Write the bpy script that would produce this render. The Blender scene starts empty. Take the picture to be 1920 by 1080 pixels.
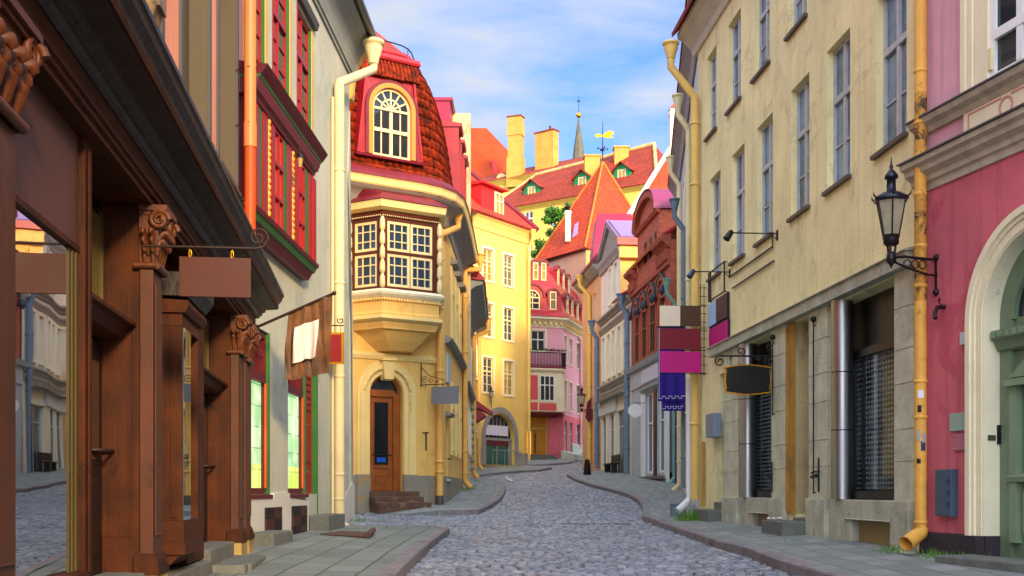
import bpy, math, random
import numpy as np
from mathutils import Vector, Matrix, noise
random.seed(7); rng = np.random.default_rng(7)
scene = bpy.context.scene; COL = scene.collection
R = math.radians
# ---------------------------------------------------------------- camera, sky, sun, exposure
FPX, HOR, EYE = 2100.0, 920.0, 1.3          # focal length and horizon row in photograph pixels, eye height
cam = bpy.data.cameras.new("Camera"); cam.sensor_width = 36; cam.lens = 36*FPX/1920
cam.shift_y = (HOR-540)/1920; cam.clip_end = 2000; cam.clip_start = .1
camo = bpy.data.objects.new("Camera", cam); COL.objects.link(camo)
camo.location = (0, 0, EYE); camo.rotation_euler = (R(90), 0, 0); scene.camera = camo
SUN_AZ, SUN_EL = R(24), R(19)               # behind the camera, a little to the right
world = bpy.data.worlds.new("World"); scene.world = world; world.use_nodes = True
wn, wl = world.node_tree.nodes, world.node_tree.links
wn.clear()
wout = wn.new('ShaderNodeOutputWorld'); bg = wn.new('ShaderNodeBackground'); bg.inputs[1].default_value = .15
sky = wn.new('ShaderNodeTexSky'); sky.sky_type = 'NISHITA'; sky.sun_disc = False
sky.sun_elevation = SUN_EL; sky.sun_rotation = math.pi-SUN_AZ; sky.air_density = 1.0; sky.dust_density = .6; sky.ozone_density = 1.6
tc = wn.new('ShaderNodeTexCoord'); sp = wn.new('ShaderNodeSeparateXYZ'); wl.new(tc.outputs['Generated'], sp.inputs[0])
zc = wn.new('ShaderNodeMath'); zc.operation = 'MAXIMUM'; wl.new(sp.outputs[2], zc.inputs[0]); zc.inputs[1].default_value = .06
zd = wn.new('ShaderNodeMath'); zd.operation = 'ADD'; wl.new(zc.outputs[0], zd.inputs[0]); zd.inputs[1].default_value = .22
dx = wn.new('ShaderNodeMath'); dx.operation = 'DIVIDE'; wl.new(sp.outputs[0], dx.inputs[0]); wl.new(zd.outputs[0], dx.inputs[1])
dy = wn.new('ShaderNodeMath'); dy.operation = 'DIVIDE'; wl.new(sp.outputs[1], dy.inputs[0]); wl.new(zd.outputs[0], dy.inputs[1])
cb = wn.new('ShaderNodeCombineXYZ'); wl.new(dx.outputs[0], cb.inputs[0]); wl.new(dy.outputs[0], cb.inputs[1])
cmap = wn.new('ShaderNodeMapping'); cmap.inputs['Scale'].default_value = (1.5, 2.6, 1); cmap.inputs['Location'].default_value = (3.1, 1.7, 0)
cmap.inputs['Rotation'].default_value = (0, 0, R(-22)); wl.new(cb.outputs[0], cmap.inputs[0])
cn = wn.new('ShaderNodeTexNoise'); cn.inputs['Scale'].default_value = 2.1; cn.inputs['Detail'].default_value = 7; cn.inputs['Roughness'].default_value = .56
cn.inputs['Distortion'].default_value = .35; wl.new(cmap.outputs[0], cn.inputs['Vector'])
cr = wn.new('ShaderNodeValToRGB'); cr.color_ramp.elements[0].position = .35; cr.color_ramp.elements[1].position = .66
cr.color_ramp.elements[0].color = (.02, .02, .02, 1); cr.color_ramp.elements[1].color = (.95, .95, .95, 1); wl.new(cn.outputs[0], cr.inputs[0])
cmx = wn.new('ShaderNodeMix'); cmx.data_type = 'RGBA'; wl.new(cr.outputs[0], cmx.inputs['Factor'])
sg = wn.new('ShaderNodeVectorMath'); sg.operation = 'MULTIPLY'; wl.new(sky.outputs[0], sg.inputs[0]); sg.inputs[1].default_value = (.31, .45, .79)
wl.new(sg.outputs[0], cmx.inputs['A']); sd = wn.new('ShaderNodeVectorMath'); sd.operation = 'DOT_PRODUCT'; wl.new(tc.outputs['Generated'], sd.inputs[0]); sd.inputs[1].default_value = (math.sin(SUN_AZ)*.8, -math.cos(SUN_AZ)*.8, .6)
sm2 = wn.new('ShaderNodeMapRange'); sm2.inputs[1].default_value = -.1; sm2.inputs[2].default_value = .9; wl.new(sd.outputs['Value'], sm2.inputs[0])   # unseen clouds near the sun, brightened as added fill for the shaded facades
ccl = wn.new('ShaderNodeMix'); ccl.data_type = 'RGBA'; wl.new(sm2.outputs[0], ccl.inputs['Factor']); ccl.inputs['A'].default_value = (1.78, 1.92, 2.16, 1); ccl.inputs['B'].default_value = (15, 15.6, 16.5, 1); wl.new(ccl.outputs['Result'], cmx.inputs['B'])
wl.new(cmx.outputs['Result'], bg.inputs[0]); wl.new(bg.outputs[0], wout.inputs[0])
sl = bpy.data.lights.new("Sun", 'SUN'); sl.energy = 2.0; sl.angle = R(7); sl.color = (1, .68, .34)
slo = bpy.data.objects.new("Sun", sl); COL.objects.link(slo); slo.location = (20, -30, 40)
tosun = Vector((math.sin(SUN_AZ)*math.cos(SUN_EL), -math.cos(SUN_AZ)*math.cos(SUN_EL), math.sin(SUN_EL)))
slo.rotation_euler = tosun.to_track_quat('Z', 'Y').to_euler()
scene.view_settings.view_transform = 'Standard'; scene.view_settings.look = 'None'
scene.view_settings.exposure = 1.45; scene.view_settings.gamma = 1
scene.render.engine = 'CYCLES'; scene.cycles.use_denoising = True; scene.cycles.max_bounces = 6
scene.cycles.sample_clamp_indirect = 6
# ---------------------------------------------------------------- helpers
def C(h):
    h = h.lstrip('#'); o = []
    for i in (0, 2, 4):
        c = int(h[i:i+2], 16)/255; o.append(c/12.92 if c <= .04045 else ((c+.055)/1.055)**2.4)
    return tuple(o)
class Fac:
    """a vertical facade: s runs left to right as seen from the street, d out of the wall, z above the eye"""
    def __init__(f, a, b):
        f.a = Vector(a).to_2d(); f.b = Vector(b).to_2d(); f.L = (f.b-f.a).length; f.u = (f.b-f.a)/f.L; f.n = Vector((f.u.y, -f.u.x))
    def p(f, s, d, z): q = f.a+f.u*s+f.n*d; return Vector((q.x, q.y, z))
    def s(f, px, d=0):
        k = (px-960)/FPX; x = f.a.x+f.n.x*d; y = f.a.y+f.n.y*d
        return (k*y-x)/(f.u.x-k*f.u.y)
    def y(f, px, d=0): return f.a.y+f.n.y*d+f.u.y*f.s(px, d)
    def z(f, px, py, d=0): return (HOR-py)/FPX*f.y(px, d)
    def off(f, d, s0=0, s1=None): return Fac(f.p(s0, d, 0), f.p(f.L if s1 is None else s1, d, 0))
def PX(px, py, Y): return Vector(((px-960)/FPX*Y, Y, (HOR-py)/FPX*Y))
class MB:
    def __init__(m): m.v = []; m.f = []; m.sm = []
    def face(m, pts, smooth=False):
        i = len(m.v); m.v += [Vector(p) for p in pts]; m.f.append(tuple(range(i, i+len(pts)))); m.sm.append(smooth); return m
    def grid(m, rows, smooth=True, close=False):
        i = len(m.v); w = len(rows[0])
        for r in rows: m.v += [Vector(p) for p in r]
        for a in range(len(rows)-1):
            for b in range(w if close else w-1):
                c = (b+1) % w; m.f.append((i+a*w+b, i+a*w+c, i+(a+1)*w+c, i+(a+1)*w+b)); m.sm.append(smooth)
        return m
    def hexa(m, p):
        for q in ((0, 1, 2, 3), (4, 5, 6, 7), (0, 1, 5, 4), (1, 2, 6, 5), (2, 3, 7, 6), (3, 0, 4, 7)): m.face([p[k] for k in q])
        return m
    def box(m, F, s0, s1, d0, d1, z0, z1):
        return m.hexa([F.p(s0, d0, z0), F.p(s1, d0, z0), F.p(s1, d1, z0), F.p(s0, d1, z0), F.p(s0, d0, z1), F.p(s1, d0, z1), F.p(s1, d1, z1), F.p(s0, d1, z1)])
    def bx(m, x0, x1, y0, y1, z0, z1):
        return m.hexa([(x0, y0, z0), (x1, y0, z0), (x1, y1, z0), (x0, y1, z0), (x0, y0, z1), (x1, y0, z1), (x1, y1, z1), (x0, y1, z1)])
    def prism(m, F, poly, d0, d1):
        a = [F.p(s, d0, z) for s, z in poly]; b = [F.p(s, d1, z) for s, z in poly]; m.face(a); m.face(b)
        for i in range(len(a)): j = (i+1) % len(a); m.face([a[i], a[j], b[j], b[i]])
        return m
    def prof(m, F, poly, s0, s1):
        a = [F.p(s0, d, z) for d, z in poly]; b = [F.p(s1, d, z) for d, z in poly]; m.face(a); m.face(b)
        for i in range(len(a)): j = (i+1) % len(a); m.face([a[i], a[j], b[j], b[i]])
        return m
    def ring(m, F, sc, zc, r0, r1, d0, d1, a0=0, a1=math.pi, n=20):
        """an arch band: radii r0..r1, from angle a0 to a1"""
        A = []
        for i in range(n+1):
            t = a0+(a1-a0)*i/n; c, s = math.cos(t), math.sin(t)
            A.append([F.p(sc+c*r0, d0, zc+s*r0), F.p(sc+c*r1, d0, zc+s*r1), F.p(sc+c*r1, d1, zc+s*r1), F.p(sc+c*r0, d1, zc+s*r0)])
        m.grid(A, False, True); m.face(A[0]); m.face(A[-1]); return m
    def slab(m, pts, t):
        p = [Vector(q) for q in pts]; n = (p[1]-p[0]).cross(p[2]-p[0]).normalized()
        if n.z < 0: n = -n
        b = [q-n*t for q in p]; m.face(p); m.face(b)
        for i in range(len(p)): j = (i+1) % len(p); m.face([p[i], p[j], b[j], b[i]])
        return m
    def tube(m, pts, r, n=8, cap=True):
        pts = [Vector(p) for p in pts]; rows = []; up = None
        for i, p in enumerate(pts):
            t = (pts[min(i+1, len(pts)-1)]-pts[max(i-1, 0)]).normalized()
            if up is None: up = Vector((0, 0, 1)) if abs(t.z) < .9 else Vector((1, 0, 0))
            a = (up-t*up.dot(t)).normalized(); b = t.cross(a); up = a
            rr = r[i] if isinstance(r, (list, tuple)) else r
            rows.append([p+(a*math.cos(k*2*math.pi/n)+b*math.sin(k*2*math.pi/n))*rr for k in range(n)])
        m.grid(rows, True, True)
        if cap: m.face(rows[0]); m.face(rows[-1])
        return m
    def lathe(m, c, prof, n=12, smooth=True, rot=0):
        c = Vector(c); rows = [[c+Vector((math.cos(k*2*math.pi/n+rot)*max(r, .0005), math.sin(k*2*math.pi/n+rot)*max(r, .0005), z)) for k in range(n)] for r, z in prof]
        m.grid(rows, smooth, True); m.face(rows[0]); m.face(rows[-1]); return m
    def ball(m, c, r, n=10, sz=1): return m.lathe(c, [(r*math.sin(math.pi*i/7), -r*sz*math.cos(math.pi*i/7)) for i in range(8)], n)
    def build(m, name, mat, parent=None, bevel=0, label=None):
        off = ROOT.get(parent.name, Vector()) if parent else Vector()
        me = bpy.data.meshes.new(name)
        lift = Vector((0, 0, EYE)); vs = [v+lift-off for v in m.v]
        me.from_pydata(vs, [], m.f); me.polygons.foreach_set('use_smooth', m.sm)
        uv = me.uv_layers.new(name='UVMap'); uvs = np.zeros(len(me.loops)*2, dtype=np.float32); k = 0
        for p in me.polygons:
            n = p.normal
            if abs(n.z) > .985: t = Vector((1, 0, 0)); b = Vector((0, 1, 0))
            else:
                t = Vector((-n.y, n.x, 0)); t.normalize(); b = n.cross(t)
                if b.z < 0: b = -b
            for vi in p.vertices:
                w = m.v[vi]; uvs[k] = w.dot(t); uvs[k+1] = w.dot(b); k += 2
        uv.data.foreach_set('uv', uvs)
        if mat: me.materials.append(mat)
        o = bpy.data.objects.new(name, me); COL.objects.link(o)
        if parent: o.parent = parent; ROOT[o.name] = off
        if bevel:
            bv = o.modifiers.new('Bevel', 'BEVEL'); bv.width = bevel; bv.segments = 2; bv.limit_method = 'ANGLE'
            we = o.modifiers.new('Weld', 'WELD'); we.merge_threshold = .0005
            o.modifiers.move(1, 0)
        if label: o['label'] = label
        return o
ROOT = {}
def thing(name, label, cat, loc, group=None):
    o = bpy.data.objects.new(name, None); COL.objects.link(o); loc = Vector((loc[0], loc[1], (loc[2] if len(loc) > 2 else G(loc[1]))+EYE))
    o.location = loc; o.empty_display_size = .2; o['label'] = label; o['category'] = cat
    if group: o['group'] = group
    ROOT[o.name] = loc; return o
def miter(path, d, closed=False):
    """offset a plan polyline to its right-hand side (s left to right -> towards the street)"""
    pts = [Vector(p).to_2d() for p in path]; out = []
    for i, p in enumerate(pts):
        ns = []
        if i > 0: t = (p-pts[i-1]).normalized(); ns.append(Vector((t.y, -t.x)))
        if i < len(pts)-1: t = (pts[i+1]-p).normalized(); ns.append(Vector((t.y, -t.x)))
        n = sum(ns, Vector((0, 0))).normalized(); k = 1/max(.35, n.dot(ns[0])); out.append(p+n*d*k)
    return out
def sweep(m, path, prof, smooth=False):
    rows = []
    for d, z in list(prof)+[prof[0]]: rows.append([Vector((q.x, q.y, z)) for q in miter(path, d)])
    m.grid(rows, smooth); m.face([r[0] for r in rows[:-1]]); m.face([r[-1] for r in rows[:-1]]); return m
def wallgrid(m, F, s0, s1, z0, z1, holes=(), d=0, rev=.25, back=None):
    """a wall face with real openings and their reveals; hole = (s0,s1,z0,z1[,'arch'])"""
    S = sorted({s0, s1, *[h[0] for h in holes], *[h[1] for h in holes]}); Z = sorted({z0, z1, *[h[2] for h in holes], *[h[3] for h in holes]})
    S = [s for s in S if s0-1e-6 <= s <= s1+1e-6]; Z = [z for z in Z if z0-1e-6 <= z <= z1+1e-6]
    for i in range(len(S)-1):
        for j in range(len(Z)-1):
            a, b = (S[i]+S[i+1])/2, (Z[j]+Z[j+1])/2
            if any(h[0] < a < h[1] and h[2] < b < h[3] for h in holes): continue
            m.face([F.p(S[i], d, Z[j]), F.p(S[i+1], d, Z[j]), F.p(S[i+1], d, Z[j+1]), F.p(S[i], d, Z[j+1])])
    e = d-rev
    for h in holes:
        a, b, c, t = h[:4]; q = lambda s, z, s2, zz: m.face([F.p(s, d, z), F.p(s2, d, zz), F.p(s2, e, zz), F.p(s, e, z)])
        if len(h) > 4:
            r = (b-a)/2; sp_ = t-r*h[5] if len(h) > 5 else t-r; k = (t-sp_)/r; cx = (a+b)/2; P = [(cx-r*math.cos(x*math.pi/18), sp_+r*k*math.sin(x*math.pi/18)) for x in range(19)]
            for x in range(18):
                m.face([F.p(P[x][0], d, P[x][1]), F.p(P[x+1][0], d, P[x+1][1]), F.p(P[x+1][0], d, t), F.p(P[x][0], d, t)]); q(*P[x], *P[x+1])
            q(a, c, a, sp_); q(b, c, b, sp_); q(a, c, b, c)
        else: q(a, c, a, t); q(b, c, b, t); q(a, c, b, c); q(a, t, b, t)
    return m
def window(root, F, s0, s1, z0, z1, d=-.14, nx=2, ny=(.62,), gx=1, gy=0, fw=.06, mw=.03, fm=None, gm=None, sill=None, sd=.08, casing=None, cw=.12, cd=.03, arch=0, name='window'):
    """frame (the part) with its pane, sill and casing as sub-parts"""
    m = MB(); t = .05
    if arch:
        r = (s1-s0)/2; cx = (s0+s1)/2; zs = z1-r; m.ring(F, cx, zs, r-fw, r, d, d+t)
        m.box(F, s0+fw, s1-fw, d, d+t*.9, zs-fw*.5, zs+fw*.5)
        for k in range(1, arch):
            a = math.pi*k/arch; c, s = math.cos(a), math.sin(a); w = mw*.5
            m.prism(F, [(cx-s*w, zs+c*w), (cx+s*w, zs-c*w), (cx+s*w+c*(r-fw*.5), zs-c*w+s*(r-fw*.5)), (cx-s*w+c*(r-fw*.5), zs+c*w+s*(r-fw*.5))], d+.004, d+t*.7)
        if arch > 3: m.ring(F, cx, zs, r*.5-mw*.5, r*.5+mw*.5, d+.006, d+t*.6)
        zt = zs; m.box(F, s0, s0+fw, d, d+t, z0, zs); m.box(F, s1-fw, s1, d, d+t, z0, zs); m.box(F, s0+fw, s1-fw, d, d+t, z0, z0+fw)
    else:
        zt = z1; m.box(F, s0, s0+fw, d, d+t, z0, z1); m.box(F, s1-fw, s1, d, d+t, z0, z1); m.box(F, s0+fw, s1-fw, d, d+t, z0, z0+fw); m.box(F, s0+fw, s1-fw, d, d+t, z1-fw, z1)
    w = (s1-s0)/nx
    for i in range(1, nx): m.box(F, s0+w*i-mw, s0+w*i+mw, d, d+t*1.1, z0+fw, zt-fw)
    for y in ny: zz = z0+(zt-z0)*y; m.box(F, s0+fw, s1-fw, d, d+t*1.25, zz-mw*1.1, zz+mw*1.1)
    for i in range(nx):
        for k in range(1, gx): x = s0+w*i+w*k/gx; m.box(F, x-mw*.4, x+mw*.4, d+.003, d+t*.7, z0+fw, zt-fw)
    if gy:
        for k in range(1, gy): zz = z0+(zt-z0)*k/gy; m.box(F, s0+fw, s1-fw, d+.003, d+t*.65, zz-mw*.4, zz+mw*.4)
    o = m.build(name, fm, root)
    p = MB()
    if arch:
        P = [(cx-r*math.cos(x*math.pi/18)*.98, zs+r*.98*math.sin(x*math.pi/18)) for x in range(19)]; p.prism(F, [(s0+.01, z0+.01)]+P+[(s1-.01, z0+.01)], d+.002-.03, d+.012)
    else: p.box(F, s0+.01, s1-.01, d-.03, d+.012, z0+.01, z1-.01)
    p.build('pane', gm or random.choice(GLASS), o)
    if sill: MB().box(F, s0-.06, s1+.06, d+t, sd, z0-.06, z0-.004).build('sill', sill, o)
    if casing:
        c = MB(); q = cw; c.box(F, s0-q, s0-.002, -.01, cd, z0, z1); c.box(F, s1+.002, s1+q, -.01, cd, z0, z1); c.box(F, s0-q, s1+q, -.01, cd, z1+.002, z1+q)
        c.box(F, s0-q*.8, s1+q*.8, -.01, cd*1.4, z0-.09, z0-.002); c.build('casing', casing, o)
    return o
# ---------------------------------------------------------------- materials
MATS = {}
def mat(name, col, rough=.75, metal=0, var=.25, scale=1.5, bump=.12, bscale=30, streak=.0, col2=None, spec=.35, coat=0, patch=None, patch_amt=.5, pscale=.8, brushed=0, pmix=.62):
    if name in MATS: return MATS[name]
    m = bpy.data.materials.new(name); m.use_nodes = True; nt = m.node_tree; N = nt.nodes; L = nt.links
    b = N['Principled BSDF']; b.inputs['Roughness'].default_value = rough; b.inputs['Metallic'].default_value = metal
    b.inputs['Specular IOR Level'].default_value = spec; b.inputs['Coat Weight'].default_value = coat
    c = C(col) if isinstance(col, str) else col; c2 = C(col2) if col2 else tuple(x*(1-var) for x in c)
    tx = N.new('ShaderNodeTexCoord')
    n = N.new('ShaderNodeTexNoise'); n.inputs['Scale'].default_value = scale; n.inputs['Detail'].default_value = 7; n.inputs['Roughness'].default_value = .62; L.new(tx.outputs['Object'], n.inputs['Vector'])
    r = N.new('ShaderNodeValToRGB'); r.color_ramp.elements[0].position = .33; r.color_ramp.elements[1].position = .68
    r.color_ramp.elements[0].color = (*c2, 1); r.color_ramp.elements[1].color = (*c, 1); L.new(n.outputs[0], r.inputs[0]); out = r.outputs[0]
    def mul(out, fac_out, colr, lo, hi):
        rr = N.new('ShaderNodeMapRange'); rr.inputs[1].default_value = lo; rr.inputs[2].default_value = hi; L.new(fac_out, rr.inputs[0])
        x = N.new('ShaderNodeMix'); x.data_type = 'RGBA'; L.new(rr.outputs[0], x.inputs['Factor']); L.new(out, x.inputs['A']); x.inputs['B'].default_value = (*colr, 1); return x, rr
    if streak:
        mp = N.new('ShaderNodeMapping'); mp.inputs['Scale'].default_value = (7, 7, .35); L.new(tx.outputs['Object'], mp.inputs[0])
        s = N.new('ShaderNodeTexNoise'); s.inputs['Scale'].default_value = 1.3; s.inputs['Detail'].default_value = 5; L.new(mp.outputs[0], s.inputs['Vector'])
        x, rr = mul(out, s.outputs[0], tuple(q*.55 for q in c2), .5, .78); rr.inputs[4].default_value = streak; out = x.outputs['Result']
    if patch:
        s = N.new('ShaderNodeTexNoise'); s.inputs['Scale'].default_value = pscale; s.inputs['Detail'].default_value = 9; s.inputs['Roughness'].default_value = .7; s.inputs['Distortion'].default_value = .6
        ad = N.new('ShaderNodeVectorMath'); ad.inputs[1].default_value = (13.1, 4.2, 7.7); L.new(tx.outputs['Object'], ad.inputs[0]); L.new(ad.outputs[0], s.inputs['Vector'])
        x, rr = mul(out, s.outputs[0], C(patch), .66-.25*patch_amt, .72-.2*patch_amt); rr.inputs[4].default_value = pmix; out = x.outputs['Result']
    L.new(out, b.inputs['Base Color'])
    if bump:
        bn = N.new('ShaderNodeTexNoise'); bn.inputs['Scale'].default_value = bscale; bn.inputs['Detail'].default_value = 6
        if brushed:
            mp2 = N.new('ShaderNodeMapping'); mp2.inputs['Scale'].default_value = (6, 6, .3); L.new(tx.outputs['Object'], mp2.inputs[0]); L.new(mp2.outputs[0], bn.inputs['Vector'])
        else: L.new(tx.outputs['Object'], bn.inputs['Vector'])
        ax = N.new('ShaderNodeMath'); ax.operation = 'ADD'; L.new(bn.outputs[0], ax.inputs[0]); L.new(n.outputs[0], ax.inputs[1])
        bm = N.new('ShaderNodeBump'); bm.inputs['Strength'].default_value = bump; bm.inputs['Distance'].default_value = .03; L.new(ax.outputs[0], bm.inputs['Height']); L.new(bm.outputs[0], b.inputs['Normal'])
        rm = N.new('ShaderNodeMapRange'); rm.inputs[3].default_value = max(.02, rough-.12); rm.inputs[4].default_value = min(1, rough+.12); L.new(n.outputs[0], rm.inputs[0]); L.new(rm.outputs[0], b.inputs['Roughness'])
    MATS[name] = m; return m
def tilemat(name, col, col2, tu=.22, tv=.34, grout=(.10, .02, .015), moss=None, bump=.8, rows=True, rough=.8):
    """pantiles in metres: waves across, courses up the slope"""
    m = bpy.data.materials.new(name); m.use_nodes = True; nt = m.node_tree; N = nt.nodes; L = nt.links; b = N['Principled BSDF']; b.inputs['Roughness'].default_value = rough
    uv = N.new('ShaderNodeTexCoord'); br = N.new('ShaderNodeTexBrick'); L.new(uv.outputs['UV'], br.inputs['Vector']); br.offset = 0; br.inputs['Scale'].default_value = 1
    br.inputs['Brick Width'].default_value = tu; br.inputs['Row Height'].default_value = tv; br.inputs['Mortar Size'].default_value = .02; br.inputs['Mortar Smooth'].default_value = .6; br.inputs['Bias'].default_value = 0
    br.inputs['Color1'].default_value = (*C(col), 1); br.inputs['Color2'].default_value = (*C(col2), 1); br.inputs['Mortar'].default_value = (*grout, 1)
    n = N.new('ShaderNodeTexNoise'); n.inputs['Scale'].default_value = .9; n.inputs['Detail'].default_value = 8; L.new(uv.outputs['Object'], n.inputs['Vector'])
    mp = N.new('ShaderNodeMapRange'); mp.inputs[1].default_value = .45; mp.inputs[2].default_value = .75; mp.inputs[4].default_value = .7; L.new(n.outputs[0], mp.inputs[0])
    x = N.new('ShaderNodeMix'); x.data_type = 'RGBA'; L.new(mp.outputs[0], x.inputs['Factor']); L.new(br.outputs[0], x.inputs['A']); x.inputs['B'].default_value = (*C(moss or '#6b2a18'), 1); L.new(x.outputs['Result'], b.inputs['Base Color'])
    s = N.new('ShaderNodeSeparateXYZ'); L.new(uv.outputs['UV'], s.inputs[0])
    a = N.new('ShaderNodeMath'); a.operation = 'MULTIPLY'; a.inputs[1].default_value = 2*math.pi/tu; L.new(s.outputs[0], a.inputs[0]); sn = N.new('ShaderNodeMath'); sn.operation = 'SINE'; L.new(a.outputs[0], sn.inputs[0])
    f = N.new('ShaderNodeMath'); f.operation = 'DIVIDE'; f.inputs[1].default_value = tv; L.new(s.outputs[1], f.inputs[0]); fr = N.new('ShaderNodeMath'); fr.operation = 'FRACT'; L.new(f.outputs[0], fr.inputs[0])
    h = N.new('ShaderNodeMath'); h.operation = 'MULTIPLY_ADD'; L.new(fr.outputs[0], h.inputs[0]); h.inputs[1].default_value = -1.2; L.new(sn.outputs[0], h.inputs[2])
    bm = N.new('ShaderNodeBump'); bm.inputs['Strength'].default_value = bump; bm.inputs['Distance'].default_value = .03; L.new(h.outputs[0], bm.inputs['Height']); L.new(bm.outputs[0], b.inputs['Normal'])
    MATS[name] = m; return m
def brickmat(name, c1, c2, mortar, bw=.26, bh=.08, ms=.012, offset=.5, bump=.6, rough=.85, distort=0, var=None, gloss=None):
    m = bpy.data.materials.new(name); m.use_nodes = True; nt = m.node_tree; N = nt.nodes; L = nt.links; b = N['Principled BSDF']; b.inputs['Roughness'].default_value = rough
    uv = N.new('ShaderNodeTexCoord'); vec = uv.outputs['UV']
    if distort:
        dn = N.new('ShaderNodeTexNoise'); dn.inputs['Scale'].default_value = 1.3; L.new(vec, dn.inputs['Vector']); sc = N.new('ShaderNodeVectorMath'); sc.operation = 'SCALE'; sc.inputs['Scale'].default_value = distort; L.new(dn.outputs[1], sc.inputs[0])
        ad = N.new('ShaderNodeVectorMath'); L.new(vec, ad.inputs[0]); L.new(sc.outputs[0], ad.inputs[1]); vec = ad.outputs[0]
    br = N.new('ShaderNodeTexBrick'); L.new(vec, br.inputs['Vector']); br.offset = offset; br.inputs['Scale'].default_value = 1
    br.inputs['Brick Width'].default_value = bw; br.inputs['Row Height'].default_value = bh; br.inputs['Mortar Size'].default_value = ms; br.inputs['Mortar Smooth'].default_value = .3
    br.inputs['Color1'].default_value = (*C(c1), 1); br.inputs['Color2'].default_value = (*C(c2), 1); br.inputs['Mortar'].default_value = (*C(mortar), 1)
    n = N.new('ShaderNodeTexNoise'); n.inputs['Scale'].default_value = 2.2; n.inputs['Detail'].default_value = 8; n.inputs['Roughness'].default_value = .65; L.new(uv.outputs['Object'], n.inputs['Vector'])
    mp = N.new('ShaderNodeMapRange'); mp.inputs[1].default_value = .4; mp.inputs[2].default_value = .75; mp.inputs[4].default_value = .55; L.new(n.outputs[0], mp.inputs[0])
    x = N.new('ShaderNodeMix'); x.data_type = 'RGBA'; L.new(mp.outputs[0], x.inputs['Factor']); L.new(br.outputs[0], x.inputs['A']); x.inputs['B'].default_value = (*C(var or c2), 1); L.new(x.outputs['Result'], b.inputs['Base Color'])
    n2 = N.new('ShaderNodeTexNoise'); n2.inputs['Scale'].default_value = 25; n2.inputs['Detail'].default_value = 5; L.new(uv.outputs['Object'], n2.inputs['Vector'])
    h = N.new('ShaderNodeMath'); h.operation = 'MULTIPLY_ADD'; L.new(br.outputs['Fac'], h.inputs[0]); h.inputs[1].default_value = -1; L.new(n2.outputs[0], h.inputs[2])
    bm = N.new('ShaderNodeBump'); bm.inputs['Strength'].default_value = bump; bm.inputs['Distance'].default_value = .02; L.new(h.outputs[0], bm.inputs['Height']); L.new(bm.outputs[0], b.inputs['Normal'])
    MATS[name] = m; return m
def glass(name, col, rough=.04, ior=1.5, wave=.0, var=.4, scale=.9):
    m = mat(name, col, rough, var=var, scale=scale, bump=0, spec=.6); b = m.node_tree.nodes['Principled BSDF']; b.inputs['IOR'].default_value = ior
    if wave:
        N = m.node_tree.nodes; L = m.node_tree.links; t = N.new('ShaderNodeTexCoord'); mp = N.new('ShaderNodeMapping'); mp.inputs['Scale'].default_value = (1, 1, .6); L.new(t.outputs['Object'], mp.inputs[0])
        n = N.new('ShaderNodeTexNoise'); n.inputs['Scale'].default_value = 1.6; n.inputs['Detail'].default_value = 1; L.new(mp.outputs[0], n.inputs['Vector'])
        bm = N.new('ShaderNodeBump'); bm.inputs['Strength'].default_value = wave; bm.inputs['Distance'].default_value = .05; L.new(n.outputs[0], bm.inputs['Height']); L.new(bm.outputs[0], b.inputs['Normal'])
    return m
GLASS = [glass('glass_dark', '#2a3138', wave=.06), glass('glass_grey', '#4a5054', wave=.06), glass('glass_curtain', '#7d7560', wave=.05)]
G_BLUE = glass('glass_blue', '#2b4258', wave=.05); G_RY = glass('glass_right', '#7a9cba', wave=.22, var=.8, scale=.9)
G_MIRROR = glass('glass_shop', '#0d0f10', rough=.012, ior=6.0, wave=.04); G_WARM = glass('glass_warm', '#b99a52', var=.5)
WOOD = mat('brown_wood', '#522910', .6, var=.6, scale=2.6, bump=.14, bscale=14, streak=.8, spec=.16, brushed=1, patch='#1c0c06', patch_amt=.35, pscale=3.5)
WOODP = mat('purple_brown_wood', '#58301a', .5, var=.4, scale=2, bump=.1, streak=.7, spec=.3, brushed=1, patch='#24120c', patch_amt=.3, pscale=4)
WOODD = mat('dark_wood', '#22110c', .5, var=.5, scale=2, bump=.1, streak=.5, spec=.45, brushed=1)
BLACKISH = mat('weathered_cornice', '#100b0b', .5, var=.5, scale=3, bump=.3, bscale=9, patch='#2a2028', patch_amt=.7, pscale=2.2, spec=.5)
CARVE = mat('carved_wood', '#643412', .5, var=.4, scale=6, bump=.15, spec=.4)
SALMON = mat('salmon_plaster', '#e59a78', .9, var=.16, scale=.7, bump=.12, streak=.25)
ORANGEP = mat('peach_pipe_paint', '#ef8a4e', .45, var=.12, bump=.03); ORANGEP2 = mat('orange_pipe_paint', '#d4541a', .5, var=.2, bump=.05)
GREYW = mat('grey_green_plaster', '#c2c6b4', .92, var=.20, scale=.9, bump=.3, bscale=22, streak=.3, patch='#9aa49c', patch_amt=.45)
WHITEP = mat('whitewash', '#cfcfc6', .9, var=.10, scale=2, bump=.25, bscale=12, patch='#b9bbb2', patch_amt=.25, pscale=2)
REDP = mat('red_paint', '#a31014', .42, var=.25, bump=.04, streak=.2); MAROON = mat('maroon_paint', '#64121f', .45, var=.3, bump=.05, streak=.2)
GREENP = mat('green_paint', '#367030', .5, var=.25, bump=.05); YELLP = mat('yellow_paint', '#d9b54f', .6, var=.25, bump=.05, streak=.3); ORAP = mat('orange_paint', '#c4571c', .5, var=.3, bump=.04)
CREAMP = mat('cream_pipe_paint', '#ead9a4', .5, var=.14, bump=.04, streak=.3); SOFFIT = mat('grey_soffit', '#969c98', .8, var=.2, bump=.1)
STONE = mat('limestone', '#bfc0aa', .85, var=.35, scale=3, bump=.5, bscale=14, patch='#8d927e', patch_amt=.4, pscale=2.5)
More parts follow.
